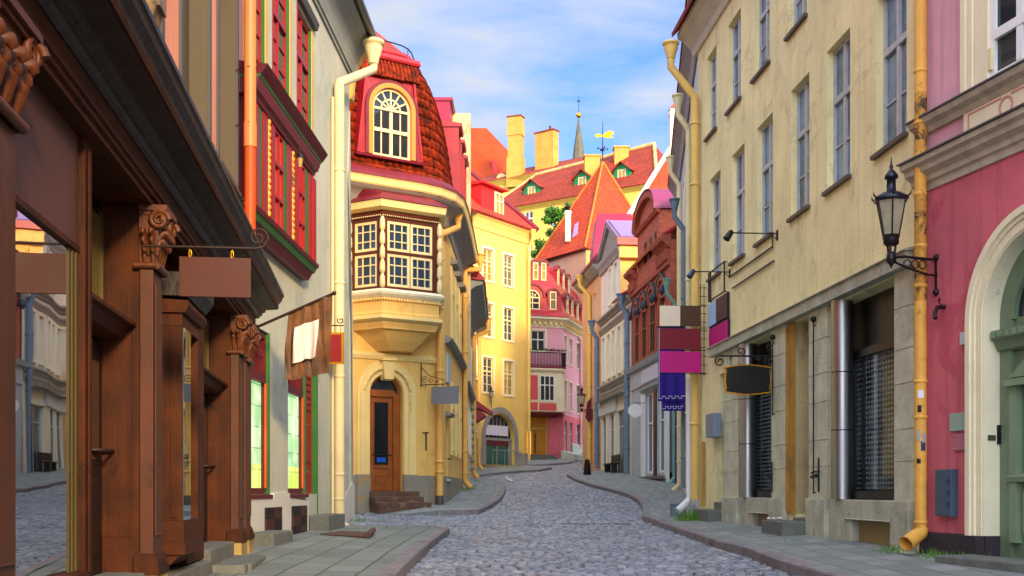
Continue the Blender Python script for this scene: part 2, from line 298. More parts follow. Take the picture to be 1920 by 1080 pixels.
STONEG = mat('grey_stone', '#70746e', .85, var=.35, scale=4, bump=.5, bscale=18, patch='#666b5c', patch_amt=.5, pscale=3)
STONEY = mat('yellow_stone', '#b39c62', .85, var=.4, scale=4, bump=.5, bscale=12, patch='#8a7a58', patch_amt=.6, pscale=3)
IRON = mat('black_iron', '#15161a', .45, metal=.3, var=.3, bump=.08, spec=.5); IRONB = mat('brown_iron', '#3a2a20', .5, metal=.3, var=.3, bump=.05)
RYW = mat('pale_yellow_plaster', '#f4e8b0', .93, var=.18, scale=1.1, bump=.35, bscale=26, streak=.35, patch='#c6ba8a', patch_amt=.45, pscale=1.6)
OCHRE = mat('ochre_plaster', '#b98b3c', .85, var=.35, scale=2, bump=.2, streak=.5, patch='#8b6a38', patch_amt=.5)
STEEL = mat('brushed_steel', '#a9a9a8', .36, metal=1, var=.04, scale=1, bump=.012, bscale=60)
RUSTY = mat('peeling_yellow_pipe', '#e7ab4a', .55, var=.2, scale=3, bump=.12, streak=.3, patch='#3a2616', patch_amt=.28, pscale=4)
PINKL = mat('deep_pink_plaster', '#d66c78', .88, var=.28, scale=.8, bump=.18, streak=.6, patch='#b04656', patch_amt=.45, pscale=1.2); PINKU = mat('rose_plaster', '#dca6b4', .88, var=.2, scale=.8, bump=.15, streak=.5)
CREAM = mat('cream_stucco', '#ece2bf', .8, var=.12, scale=2, bump=.1, streak=.2, patch='#a9997a', patch_amt=.06, pscale=3); WHITE = mat('white_paint', '#e9ebe8', .5, var=.08, bump=.04)
CORN = mat('weathered_stucco_trim', '#c9c2ac', .8, var=.3, scale=3, bump=.25, streak=.4, patch='#8c7c6a', patch_amt=.25, pscale=4)
DKGREEN = mat('dull_green_paint', '#71876a', .5, var=.25, scale=3, bump=.06, streak=.3)
BASEDK = mat('dark_plinth', '#3a3238', .8, var=.35, scale=3, bump=.2, streak=.3)
CHY = mat('warm_yellow_stucco', '#f2c46c', .88, var=.14, scale=.8, bump=.14, streak=.3, patch='#d9a656', patch_amt=.4, pscale=1.1); CHYL = mat('pale_yellow_trim', '#f3d68a', .75, var=.12, bump=.08, streak=.2); CHB = mat('beige_stucco', '#d8c49a', .9, var=.15, bump=.15, streak=.3)
CHBASE = mat('stained_grey_render', '#98917f', .9, var=.3, scale=1.6, bump=.25, patch='#b08a4a', patch_amt=.5, pscale=1.6)
DOORW = mat('orange_oak', '#a85a1e', .4, var=.35, scale=3, bump=.06, streak=.5, spec=.5, brushed=1); BROWNF = mat('dark_brown_frame', '#58250f', .45, var=.3, bump=.05)
BALU = mat('cream_turned_wood', '#efd9a0', .6, var=.2, bump=.06)
REDM = mat('red_sheet_metal', '#ac101c', .42, var=.35, scale=2, bump=.08, spec=.5, streak=.3); REDMD = mat('faded_red_metal', '#7e1c2c', .5, var=.3, scale=2, bump=.1, streak=.3); MAGM = mat('magenta_sheet_metal', '#9a0e3e', .45, var=.2, bump=.05); LILAC = mat('lilac_sheet_metal', '#9478a4', .35, var=.15, bump=.05, spec=.6); PINKM = mat('pink_sheet_metal', '#8e2f5e', .38, var=.2, bump=.05)
TILE_CH = mat('mansard_tile', '#a43410', .85, var=.7, scale=6.5, bump=.3, bscale=20, patch='#2c130c', patch_amt=.7, pscale=2.5, pmix=.8, spec=.15)
TILE_R = tilemat('red_pantiles', '#c03a10', '#a02a0c', moss='#80200a'); TILE_O = tilemat('orange_pantiles', '#d04608', '#b43606', tu=.36, tv=.42, moss='#a82f08', grout=(.10, .015, .005), bump=1.0); TILE_D = tilemat('dark_red_pantiles', '#a83410', '#8a280c', moss='#6a1c0a')
YMW = mat('lemon_yellow_plaster', '#f0c968', .9, var=.12, scale=.5, bump=.08, streak=.3, patch='#dcb660', patch_amt=.4, pscale=.5); YUW = mat('bright_yellow_plaster', '#eecb60', .9, var=.14, scale=.4, bump=.07, streak=.3, patch='#d6a83e', patch_amt=.4, pscale=.4)
PKW = mat('candy_pink_plaster', '#e8a6b4', .9, var=.15, scale=.5, bump=.08, streak=.25); PKC = mat('coral_panel', '#d85a58', .8, var=.12, bump=.05); PKL = mat('rose_red_plaster', '#dc6c7a', .85, var=.2, bump=.08, streak=.3)
TWP = mat('peach_rubble_plaster', '#dba882', .92, var=.25, scale=.6, bump=.3, patch='#b9a09c', patch_amt=.55, pscale=.35)
CRW = mat('pale_cream_plaster', '#eadfca', .9, var=.12, scale=.6, bump=.08, streak=.25); PEW = mat('peach_plaster', '#dfae80', .9, var=.12, scale=.6, bump=.08, streak=.25); GRTRIM = mat('grey_stone_trim', '#98948a', .85, var=.25, bump=.15, streak=.3)
BWW = mat('ice_blue_plaster', '#c3ccd2', .9, var=.12, scale=.6, bump=.08, streak=.35); SHOPG = mat('grey_shop_timber', '#b2b8ba', .6, var=.15, bump=.05)
BRICK = brickmat('red_brick', '#d2653c', '#a8452a', '#96705e'); BRICKD = mat('moulded_brick', '#b0583e', .85, var=.4, scale=6, bump=.3)
BLUEPIPE = mat('blue_grey_pipe', '#6c7f92', .5, var=.15, bump=.04); GREENPIPE = mat('verdigris_pipe', '#79a48c', .55, var=.2, bump=.05)
YCHIM = mat('yellow_lime_chimney', '#d0a04a', .9, var=.25, scale=1.2, bump=.3, patch='#9a7a3a', patch_amt=.3, pscale=.8); SPIRE = mat('weathered_copper', '#6b6650', .6, var=.4, scale=.5, bump=.1, streak=.4); GOLD = mat('gilt', '#e0a21a', .3, metal=.8, var=.15, bump=.02)
GREEND = mat('emerald_boards', '#1d8a4e', .6, var=.2, bump=.05)
def flat(name, col, rough=.55): return mat(name, col, rough, var=.04, scale=2, bump=.015)
def emit(name, c1, c2, strength, c3=None):
    m = bpy.data.materials.new(name); m.use_nodes = True; N = m.node_tree.nodes; L = m.node_tree.links; b = N['Principled BSDF']
    b.inputs['Base Color'].default_value = (.1, .1, .08, 1); b.inputs['Roughness'].default_value = .05
    t = N.new('ShaderNodeTexCoord'); br = N.new('ShaderNodeTexBrick'); L.new(t.outputs['UV'], br.inputs['Vector']); br.inputs['Scale'].default_value = 1; br.inputs['Brick Width'].default_value = .55; br.inputs['Row Height'].default_value = .33; br.inputs['Mortar Size'].default_value = .012
    br.inputs['Color1'].default_value = (*C(c1), 1); br.inputs['Color2'].default_value = (*C(c2), 1); br.inputs['Mortar'].default_value = (*[q*.6 for q in C(c2)], 1)
    n = N.new('ShaderNodeTexNoise'); n.inputs['Scale'].default_value = 2.5; n.inputs['Detail'].default_value = 4; L.new(t.outputs['Object'], n.inputs['Vector'])
    mp = N.new('ShaderNodeMapRange'); mp.inputs[1].default_value = .5; mp.inputs[2].default_value = .7; L.new(n.outputs[0], mp.inputs[0])
    x = N.new('ShaderNodeMix'); x.data_type = 'RGBA'; L.new(mp.outputs[0], x.inputs['Factor']); L.new(br.outputs[0], x.inputs['A']); x.inputs['B'].default_value = (*C(c3 or c1), 1)
    L.new(x.outputs['Result'], b.inputs['Emission Color']); b.inputs['Emission Strength'].default_value = strength; MATS[name] = m; return m
LITG = emit('lit_shop_glass', '#c6f2b4', '#7fd08c', .42, '#e0ffd0'); LITY = emit('lit_display', '#c4ea5c', '#dcf07a', .42, '#f4f4a0'); LITO = emit('lit_doorway', '#ffb030', '#f08a1a', 1.3, '#ffd860')
# ---------------------------------------------------------------- ground
GP = [(-40, -1.6), (0, -1.3), (10, -1.08), (18, -.93), (24, -.84), (31, -.64), (41, -.09), (52, .47), (62, .98), (70, 1.42), (80, 2.12), (90, 3.2), (96, 4.0), (104, 12), (112, 16), (150, 19), (260, 24), (900, 20)]
def G(y):
    def lin(y):
        for (a, b), (c, d) in zip(GP, GP[1:]):
            if y <= c: return b+(d-b)*(y-a)/(c-a)
        return GP[-1][1]
    return sum(lin(y+k) for k in (-2, -1, 0, 1, 2))/5
def onground(px, py, off=0.0):
    """where the line of sight through a pixel meets the ground raised by off"""
    lo, hi = 4.0, 95.0
    f = lambda Y: (HOR-py)/FPX*Y-(G(Y)+off)
    Y = lo
    while Y < hi and f(Y)*f(lo) > 0: Y += .25
    a, b = Y-.25, Y
    for _ in range(30):
        c = (a+b)/2
        if f(a)*f(c) <= 0: b = c
        else: a = c
    return Vector(((px-960)/FPX*a, a))
def struct(o, label=None):
    o['kind'] = 'structure'
    if label: o['label'] = label
    return o
# ---------------------------------------------------------------- setting: terrain, road of setts, pavements and kerbs
ys = [-40, -20, 0, 6]+[8+i*1.5 for i in range(60)]+[100, 104, 108, 112, 120, 150, 200, 300, 500, 900]
xs = [-400, -120, -40, -16, -8, -4, 0, 4, 8, 16, 40, 120, 400]
m = MB(); m.grid([[Vector((x, y, G(y)-.06)) for x in xs] for y in ys], True)
ROADB = mat('sett_joints', '#16191c', .9, var=.4, scale=4, bump=.3, patch='#4c5a3a', patch_amt=.35)
struct(m.build('ground', ROADB))
KL = [onground(x, y, .13) for x, y in ((735, 1080), (754, 1062), (775, 1042), (799, 1021), (820, 1005), (833, 996), (843, 990))]
KL = [KL[0]+(KL[0]-KL[2])*1.6, KL[0]+(KL[0]-KL[2])*.8]+KL
KLc = [KL[-1]+Vector(v) for v in ((-.04, .35), (-.25, .62), (-.6, .78), (-1.6, .95), (-3.4, 1.1))]
KLP = KL+KLc
KR = [onground(x, y, .13) for x, y in ((1063, 889), (1079, 898), (1110, 908), (1150, 917.4), (1178, 926), (1196, 936), (1205, 947), (1206, 960))]
KR2 = [onground(x, y, .13) for x, y in ((1204, 965.5), (1227, 974), (1257, 984.5), (1293, 996.4), (1344, 1013), (1404, 1028), (1457, 1048), (1527, 1068))]
KR2 += [KR2[-1]+(KR2[-1]-KR2[-3])*k for k in (.6, 1.2, 2, 3)]
KRP = [KR[0]+Vector((1.1, 3.2)), KR[0]+Vector((.25, 1.0))]+KR+KR2
KF = [onground(x, y, .13) for x, y in ((862, 956), (880, 955.6), (897, 955), (914, 948), (925, 942), (935.5, 935), (943, 927), (947, 918), (947.5, 911), (944, 907.5), (938, 903.5), (926, 898))]
KFP = [KF[0]+Vector((-.55, -.12)), *KF, KF[-1]+Vector((-.7, 1.5)), KF[-1]+Vector((-1.2, 6))]
KY = [onground(x, y, .13) for x, y in ((896, 890), (930, 886), (977, 882), (1010, 880.5), (1030, 877))]
KYP = KY+[KY[-1]+Vector((.2, .9)), KY[-1]+Vector((-.9, 2.0))]
KP = [onground(x, y, .13) for x, y in ((985, 871.5), (1020, 870), (1069, 866.5), (1090, 857))]
KPP = KP+[KP[-1]+Vector((3, 5))]
def arclen(p):
    L = [0]
    for a, b in zip(p, p[1:]): L.append(L[-1]+(b-a).length)
    return L
def resample(p, step):
    L = arclen(p); n = max(2, int(L[-1]/step)+1); out = []
    for i in range(n):
        t = L[-1]*i/(n-1); k = 0
        while k < len(L)-2 and L[k+1] < t: k += 1
        out.append(p[k].lerp(p[k+1], (t-L[k])/(L[k+1]-L[k]+1e-9)))
    return out
SLAB = brickmat('flagstones', '#8d9392', '#737b7a', '#4f5a3c', bw=.62, bh=.40, ms=.012, bump=.5, distort=.05, var='#646b66', rough=.8)
SLABG = brickmat('mossy_flagstones', '#838a86', '#6c7370', '#46543a', bw=.78, bh=.42, ms=.016, bump=.6, distort=.05, var='#5d6a60', rough=.8)
KERB = mat('granite_kerb', '#8d8688', .7, var=.4, scale=2.5, bump=.3, bscale=20, patch='#5c4a46', patch_amt=.45, pscale=1.3)
def pavement(name, outer, inner, m_, rise=.08, n=8):
    """a raised sheet between a kerb line and the walls; u runs along the kerb, v across"""
    O = resample([Vector(p) for p in outer], .5); k = len(O); I0 = [Vector(p) for p in inner]; LI = arclen(I0); I = []
    for i in range(k):
        t = LI[-1]*i/(k-1); j = 0
        while j < len(LI)-2 and LI[j+1] < t: j += 1
        I.append(I0[j].lerp(I0[j+1], (t-LI[j])/(LI[j+1]-LI[j]+1e-9)))
    me = bpy.data.meshes.new(name); vs = []; uvs = []; L = 0
    for i in range(k):
        if i: L += (O[i]-O[i-1]).length
        w = (I[i]-O[i]).length
        for j in range(n+1):
            t = j/n; q = O[i].lerp(I[i], t); vs.append((q.x, q.y, G(q.y)+.126+rise*t+EYE)); uvs.append((L, w*t))
    fs = [(i*(n+1)+j, (i+1)*(n+1)+j, (i+1)*(n+1)+j+1, i*(n+1)+j+1) for i in range(k-1) for j in range(n)]
    me.from_pydata(vs, [], fs); uv = me.uv_layers.new(name='UVMap')
    for l in me.loops: uv.data[l.index].uv = uvs[l.vertex_index]
    me.materials.append(m_); o = bpy.data.objects.new(name, me); COL.objects.link(o); return struct(o)
def kerb(path, w=.17, h=.15, side=1):
    """kerbstones end to end, each its own block of the one strip"""
    m = MB(); P = resample([Vector(p) for p in path], .11); L = arclen(P); i = 0
    while i < len(P)-1:
        stp = random.choice((6, 7, 8, 9, 10)); j = min(len(P)-1, i+stp); dh = random.uniform(-.008, .01); rows = []
        for q in range(i, j+1):
            a = P[max(q-1, 0)]; b = P[min(q+1, len(P)-1)]; t = (b-a).normalized(); nn = Vector((t.y, -t.x))*side; c = P[q]
            if q == i and i: c = c+t*.006
            if q == j and j < len(P)-1: c = c-t*.006
            z = G(c.y)+.135+dh; e = c+nn*w; o_ = c-nn*.012
            rows.append([Vector((o_.x, o_.y, z-h-.05)), Vector((c.x-nn.x*.006, c.y-nn.y*.006, z-.02)), Vector((c.x+nn.x*.014, c.y+nn.y*.014, z)), Vector((e.x, e.y, z+.002)), Vector((e.x, e.y, z-h))])
        m.grid(rows, False); m.face(rows[0]); m.face(rows[-1]); i = j
    return struct(m.build('kerb', KERB))
BRF = lambda Z: -1.7-.1214*Z
KLP2 = [KLP[0]+Vector((.15, -6))]+KLP
pavement('pavement', KLP2, [(-2.6, 3), (BRF(8)-.5, 8), (BRF(15)-.5, 15), (-4.2, 17), (-4.0, 22), (-4.0, 23.6), (-5.2, 24.0)], SLABG, .05)
kerb(KLP2, side=-1)
RYX = lambda Z: 6.3-.0762*Z
KRn = KR2[-1]
pavement('pavement', KRP, [(7.5, 68), (6.0, 62), (6.4, 54), (7.0, 46), (5.6, 33), (4.9, 26.2), (5.4, 22), (5.7, 18), (6.1, 14), (6.9, 10), (9.5, 2)], SLAB, .12, 12)
kerb(KRP, w=.2, side=-1)
pavement('pavement', KFP, [(-2.9, 31.9), (-2.5, 33), (-2.3, 36), (-2.2, 40), (-2.2, 46), (-2.3, 54)], SLAB, .06)
kerb(KFP, side=-1)
# the pavement ramps down to the side street in front of the corner doorway
A_, B_ = KFP[0], Vector((-2.9, 31.9)); A2_, B2_ = A_+Vector((-1.3, -.35)), Vector((-4.6, 31.0)); v3 = lambda p, h: Vector((p.x, p.y, G(p.y)+h))
m = MB(); m.face([v3(A_, .127), v3(B_, .186), v3(B2_, .012), v3(A2_, .008)]); m.face([v3(A_, .127), v3(A_, -.1), v3(A2_, -.1), v3(A2_, .008)]); struct(m.build('pavement', SLAB))
pavement('pavement', KYP, [(-2.4, 66.6), (-.8, 68.6), (.6, 70.8), (.2, 71.6)], SLAB, .05); kerb(KYP, side=-1)
pavement('pavement', KPP, [(.6, 80), (3.3, 81), (4.6, 85), (8, 95)], SLAB, .05); kerb(KPP, side=-1)
# setts: one small rounded block each, laid in rows across the street
def inside(x, y, poly):
    c = np.zeros(x.shape, bool); j = len(poly)-1
    for i in range(len(poly)):
        xi, yi = poly[i]; xj, yj = poly[j]
        k = ((yi > y) != (yj > y)) & (x < (xj-xi)*(y-yi)/(yj-yi+1e-12)+xi); c ^= k; j = i
    return c
cx, cy, sx, sy = [], [], [], []
y = 7.5
while y < 78:
    h = rng.uniform(.09, .118) if y < 45 else rng.uniform(.13, .17)
    x0, x1 = (-5.0, 7.5)
    if 22.5 < y < 31.5: x0 = -9
    if y > 33: x0, x1 = -3.2, 6.5
    if y > 58: x0, x1 = -3, 9
    x = x0+rng.uniform(0, .2)
    while x < x1:
        w = rng.uniform(.10, .165) if y < 45 else rng.uniform(.15, .24)
        cx.append(x+w/2); cy.append(y+h/2); sx.append(w); sy.append(h); x += w+rng.uniform(.024, .042)
    y += h+.034
cx, cy, sx, sy = map(np.array, (cx, cy, sx, sy))
PL = [(p.x-.02, p.y) for p in KLP2]+[(-9, 23.3), (-9, 0)]
PR_ = [(p.x+.02, p.y) for p in KRP]+[(12, 0), (12, 70)]
PF = [(p.x, p.y) for p in KFP]+[(-9, 60), (-9, 30.8)]
keep = ~(inside(cx, cy, PL) | inside(cx, cy, PR_) | inside(cx, cy, PF))
keep &= ~((np.abs(cx-1.95) < .9) & (np.abs(cy-26.3) < .16))
cx, cy, sx, sy = cx[keep], cy[keep], sx[keep], sy[keep]; n = len(cx)
gy = np.array([G(float(v)) for v in np.arange(0, 90, .25)]); gz = np.interp(cy, np.arange(0, 90, .25), gy); gs = (np.interp(cy+.1, np.arange(0, 90, .25), gy)-gz)/.1
hz = rng.normal(0, .005, n)+.012*np.sin(cx*1.1)*np.sin(cy*.45+1)
ang = rng.normal(0, .05, n); tiltx = rng.normal(0, .05, n); tilty = rng.normal(0, .06, n)
V = np.zeros((n, 12, 3), np.float32)
for r, (k, z) in enumerate(((1.0, -.08), (.97, -.014), (.80, .004))):
    for c, (a, b) in enumerate(((-.5, -.5), (.5, -.5), (.5, .5), (-.5, .5))):
        jx = rng.normal(0, .06, n)*sx; jy = rng.normal(0, .06, n)*sy
        lx = a*sx*k+jx*(r > 0)*.6; ly = b*sy*k+jy*(r > 0)*.6
        wx = lx*np.cos(ang)-ly*np.sin(ang); wy = lx*np.sin(ang)+ly*np.cos(ang)
        V[:, r*4+c, 0] = cx+wx; V[:, r*4+c, 1] = cy+wy; V[:, r*4+c, 2] = gz+gs*wy+hz+z+(tiltx*lx+tilty*ly)*(r > 0)+EYE
F0 = []
for r in range(2):
    for c in range(4): d = (c+1) % 4; F0.append((r*4+c, r*4+d, r*4+4+d, r*4+4+c))
F0.append((8, 9, 10, 11)); F0 = np.array(F0)
FA = (F0[None]+np.arange(n)[:, None, None]*12).reshape(-1).astype(np.int32); nf = n*9
me = bpy.data.meshes.new('road'); me.vertices.add(n*12); me.vertices.foreach_set('co', V.reshape(-1)); me.loops.add(nf*4); me.loops.foreach_set('vertex_index', FA)
me.polygons.add(nf); me.polygons.foreach_set('loop_start', np.arange(nf, dtype=np.int32)*4); me.polygons.foreach_set('loop_total', np.full(nf, 4, np.int32))
sm_ = np.tile(np.array([0]*4+[1]*5, bool), n); me.polygons.foreach_set('use_smooth', sm_); me.update()
at = me.color_attributes.new('tint', 'FLOAT_COLOR', 'POINT'); t = np.repeat(rng.uniform(0, 1, n), 12); at.data.foreach_set('color', np.stack([t, np.repeat(rng.uniform(0, 1, n), 12), t, np.ones(n*12)], 1).astype(np.float32).reshape(-1))
SETT = mat('granite_setts', '#8d9298', .34, var=.35, scale=.7, bump=.25, bscale=45, spec=.5, patch='#4e5450', patch_amt=.35, pscale=.45, pmix=.55)
nt = SETT.node_tree; b = nt.nodes['Principled BSDF']; src = b.inputs['Base Color'].links[0].from_socket
ca = nt.nodes.new('ShaderNodeVertexColor'); ca.layer_name = 'tint'; ra = nt.nodes.new('ShaderNodeValToRGB')
for i, (p, c) in enumerate(((0, '#434a54'), (.35, '#707985'), (.7, '#9098a4'), (1, '#b0b2b2'))):
    e = ra.color_ramp.elements[i] if i < 2 else ra.color_ramp.elements.new(p); e.position = p; e.color = (*C(c), 1)
nt.links.new(ca.outputs[0], ra.inputs[0]); mx = nt.nodes.new('ShaderNodeMix'); mx.data_type = 'RGBA'; mx.inputs['Factor'].default_value = .65
nt.links.new(src, mx.inputs['A']); nt.links.new(ra.outputs[0], mx.inputs['B']); nt.links.new(mx.outputs['Result'], b.inputs['Base Color'])
me.materials.append(SETT); ro = bpy.data.objects.new('road', me); COL.objects.link(ro); struct(ro)
# an iron gully cover laid in the setts
def onroad(px, py, off=0): q = onground(px, py, off); return Vector((q.x, q.y, G(q.y)+off))
q = Vector((1.95, 26.3, G(26.3)))
gd = thing('drain_grate', 'flat rusty drain cover set in the cobbles beside the kink of the right kerb', 'drain cover', q)
mm = MB(); mm.bx(q.x-.8, q.x+.8, q.y-.13, q.y+.13, q.z-.05, q.z+.006); mm.build('cover', mat('rusty_cover', '#6a5a55', .6, var=.4, bump=.2), gd)
# grass in the joints by the walls
def tufts(name, spots, n, h, r):
    m = MB()
    for (x, y, z) in spots:
        for _ in range(n):
            a = random.uniform(0, 6.3); d = r*random.random()**.6; px, py = x+math.cos(a)*d*1.6, y+math.sin(a)*d; hh = h*random.uniform(.4, 1); b_ = random.uniform(0, 6.3); w = .008
            lx, ly = random.gauss(0, .05), random.gauss(0, .05)
            m.face([(px-math.cos(b_)*w, py-math.sin(b_)*w, z), (px+math.cos(b_)*w, py+math.sin(b_)*w, z), (px+lx, py+ly, z+hh)])
    o = m.build(name, mat('grass_green', '#5f9a2c', .7, var=.5, scale=9, bump=0)); o['kind'] = 'stuff'; return o
def spot(F, px, d): s = F.s(px, d); p = F.p(s, d, 0); return (p.x, p.y, G(p.y)+.17)
# ================================================================ left: salmon house with the carved brown shopfront
BR = Fac((BRF(3.2), 3.2), (BRF(15.75), 15.75)); S = BR.s
UW = Fac((-2.39-.0929*3.2, 3.2), (-2.39-.0929*16.3, 16.3))
sh = thing('town_house', 'salmon plastered house above a dark carved brown shopfront with heavy cornice', 'house', (BR.p(6, -2, 0).x, 9))
m = MB(); win_u = [(UW.s(a), UW.s(b), z0, 7.2) for a, b, z0 in ((337, 391, 4.2), (406.5, 443, 4.2))]
wn_ = win_u[0]; wd = wn_[1]-wn_[0]
win_u.append((wn_[0]-2.6, wn_[0]-2.6+wd, 4.2, 7.2))
wallgrid(m, UW, 0, UW.L, 2.6, 10.5, win_u, rev=.3); m.box(UW, 0, UW.L, -6, -.31, 1.0, 10.5); m.box(UW, UW.L-.02, UW.L-.001, -.31, 0, 2.6, 10.5)
m.build('wall', SALMON, sh)
rf = MB(); rf.prof(UW, [(.5, 10.5), (.5, 10.75), (-3, 13.5), (-6.4, 10.75), (-6.4, 10.5)], -.2, UW.L); rf.build('roof', TILE_R, sh)
OLIVE = flat('olive_shutter', '#544c38', .6); GREYF = flat('slate_grey_frame', '#4a4a48', .55)
for a, b, c, t in win_u:
    o = MB(); e = .06
    for d0, d1, k in ((-.29, .03, 0),):
        o.box(UW, a, a+e, d0, d1, c, t); o.box(UW, b-e, b, d0, d1, c, t); o.box(UW, a+e, b-e, d0, d1, t-e, t)
    o.prof(UW, [(-.29, c+.001), (.07, c-.06), (.07, c-.12), (.002, c-.12), (.002, c-.01), (-.29, c-.01)], a-.03, b+.03)
    o.box(UW, a-.05, a-.002, -.01, .03, c-.12, t); o.box(UW, b+.002, b+.05, -.01, .03, c-.12, t)
    w = o.build('window', GREYF, sh); MB().box(UW, b-e-.012, b-e-.001, -.215, .0, c+.02, t-e).build('reveal_board', OLIVE, w)
    p = MB(); p.box(UW, a+e, b-e, -.27, -.22, c+.02, t-e); p.build('pane', OLIVE, w)
    p = MB(); p.box(UW, a+e+.01, a+e+.06, -.21, -.17, c+.3, t-e); p.build('sash', CREAMP, w)
for px, zb in ((269, 4.35), (449, 3.62)):
    s = UW.s(px); z = UW.z(px, 43 if px < 300 else 420)
    mm = MB(); mm.prof(UW, [(-.02, z), (.10, z), (.14, z+.12), (.17, z+.12), (.17, z+.3), (-.02, z+.3)], s-.12, s+.16); mm.prof(UW, [(-.02, z+.301), (.19, z+.301), (.19, z+.34), (-.02, z+.34)], s-.15, s+.19)
    mm.build('bracket', mat('gilded_blue_bracket', '#a98436', .5, var=.5, scale=6, col2='#24303f'), sh)
# downpipe in two colours of paint
pp = MB(); Z = 15.45; x = (469-960)/FPX*Z; pz = lambda py: (HOR-py)/FPX*Z
pp.tube([(x, Z, pz(262)), (x, Z, 9.8)], .083, 12); pp.tube([(x, Z, pz(276)), (x, Z, pz(230))], .091, 12); dp = pp.build('drainpipe', ORANGEP, sh)
qq = MB(); qq.tube([(x, Z, pz(468)), (x, Z, pz(266))], .078, 12); qq.build('lower_pipe', ORANGEP2, dp)
qq = MB()
for py in (128, 232): qq = MB(); qq.tube([(x-.25, Z+.1, pz(py)), (x-.09, Z-.02, pz(py)), (x, Z-.095, pz(py)), (x+.095, Z, pz(py))], .006, 5); qq.build('clamp', IRONB, dp)
# entablature
arch_ = [(-.45, 2.1712), (.0, 2.1712), (.0, 2.2137), (.025, 2.2184), (.025, 2.2514), (.045, 2.2562), (.045, 2.2845), (.02, 2.2939), (.02, 2.4166), (-.45, 2.4166)]
MB().prof(BR, arch_, 0, BR.L-.12).build('frieze', WOOD, sh)
corn = [(-.45, 2.4185), (.03, 2.4185), (.06, 2.4308), (.075, 2.4544), (.10, 2.4591), (.105, 2.4969), (.14, 2.5063), (.15, 2.5394), (.30, 2.5488), (.30, 2.5818), (.315, 2.5866), (.33, 2.6243), (.37, 2.6715), (.385, 2.7187), (.40, 2.7234), (.40, 2.7612), (-.5, 2.9453)]
co = MB().prof(BR, corn, 0, BR.L+.0).build('cornice', BLACKISH, sh)
MB().prof(BR, [(.302, 2.5497), (.318, 2.5497), (.330, 2.5828), (.302, 2.5828)], 0, BR.L-.02).build('moulding', WOOD, co)
# backing wall behind the niches, and base
GD = lambda s: G(BR.p(s, 0, 0).y)+.14
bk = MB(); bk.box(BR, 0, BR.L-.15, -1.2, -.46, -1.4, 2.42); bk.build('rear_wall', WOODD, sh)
c1 = (S(-60), S(30)); c2 = (S(287), S(303)); c3 = (S(447.5), S(470))
LEAF = [(0, 0), (.08, .3), (.16, .55), (.36, .78), (.66, .93), (.92, .93), (1.02, .82), (.95, .72)]; LRAD = [.15, .27, .32, .34, .32, .26, .17, .04]
def capital(m, F, s0, s1, dd, z0, z1):
    sc = (s0+s1)/2; h = z1-z0; w = (s1-s0)
    m.box(F, s0-.05, s1+.05, dd-.1, dd+.11, z1-.05*h-.02, z1); m.box(F, s0-.03, s1+.03, dd-.1, dd+.085, z1-.14*h-.01, z1-.05*h-.022)
    m.hexa([F.p(s0+.01, dd-.1, z0), F.p(s1-.01, dd-.1, z0), F.p(s1-.01, dd+.01, z0), F.p(s0+.01, dd+.01, z0), F.p(s0-.02, dd-.1, z1-.14*h), F.p(s1+.02, dd-.1, z1-.14*h), F.p(s1+.02, dd+.06, z1-.14*h), F.p(s0-.02, dd+.06, z1-.14*h)])
    for e, s in ((-1, s0), (1, s1)):                         # volutes on each corner, as spirals on both faces
        for ax in (0, 1):
            pts = []
            for i in range(26):
                a = i/25*4.2*math.pi; r = .085*h/.5*(1-i/30)
                k = (r*math.cos(a), r*math.sin(a))
                if ax: pts.append(F.p(s+e*.03, dd+.05+k[0], z1-.25*h+k[1]))
                else: pts.append(F.p(s+e*(-.03+.0)+k[0], dd+.075, z1-.25*h+k[1]))
            m.tube(pts, [.026*(1-i/40) for i in range(26)], 6)
    nl = 4
    for row, (zz, out, ln) in enumerate(((z0+.02*h, .06, .42*h), (z0+.18*h, .09, .40*h))):
        for i in range(nl):
            s = s0+w*(i+.5)/nl
            m.tube([F.p(s, dd+.012+out*a_, zz+ln*b_) for a_, b_ in LEAF], [w/nl*k_ for k_ in LRAD], 8)
        for e, s in ((-1, s0), (1, s1)):
            for dk in (dd-.06, dd-.0):
                m.tube([F.p(s+e*(.008+out*a_), dk, zz+ln*b_) for a_, b_ in LEAF], [.075*k_ for k_ in LRAD], 8)
    m.tube([F.p(s0-.02, dd+.03, z0-.015), F.p(s1+.02, dd+.03, z0-.015)], .028, 8); m.tube([F.p(s0-.01, dd+.03, z0-.015), F.p(s0-.01, dd-.14, z0-.015)], .028, 8); m.tube([F.p(s1+.01, dd+.03, z0-.015), F.p(s1+.01, dd-.14, z0-.015)], .028, 8)
def column(s0, s1, half=None, ztop=1.70):
    zb = GD(s0); zp = -.64
    c = MB(); c.box(BR, s0, s1, -.10, 0, zp+.16, ztop); w = s1-s0
    c.box(BR, s0+.05, s1-.05, 0.001, .014, zp+.3, ztop-.12)
    o = c.build('column', WOODP, sh, bevel=.008)
    b = MB(); b.box(BR, s0-.05, s1+.05, -.14, .05, zp, zp+.06); b.prof(BR, [(-.13, zp+.061), (.04, zp+.061), (.03, zp+.11), (.004, zp+.159), (-.13, zp+.159)], s0-.04, s1+.04); b.build('base', WOOD, o, bevel=.006)
    c = MB(); capital(c, BR, s0, s1, .0, ztop+.03, 2.170); c.build('capital', CARVE, o)
    p = MB(); p.box(BR, s0-.04, s1+.04, -.46, .04, zb-.3, zp-.001); p.build('pedestal', STONEY, o, bevel=.01)
    return o
for a, b in (c1, c2): column(a, b)
w3 = c3[1]-c3[0]; column(c3[0], c3[0]+w3*.40); column(c3[0]+w3*.62, c3[1])
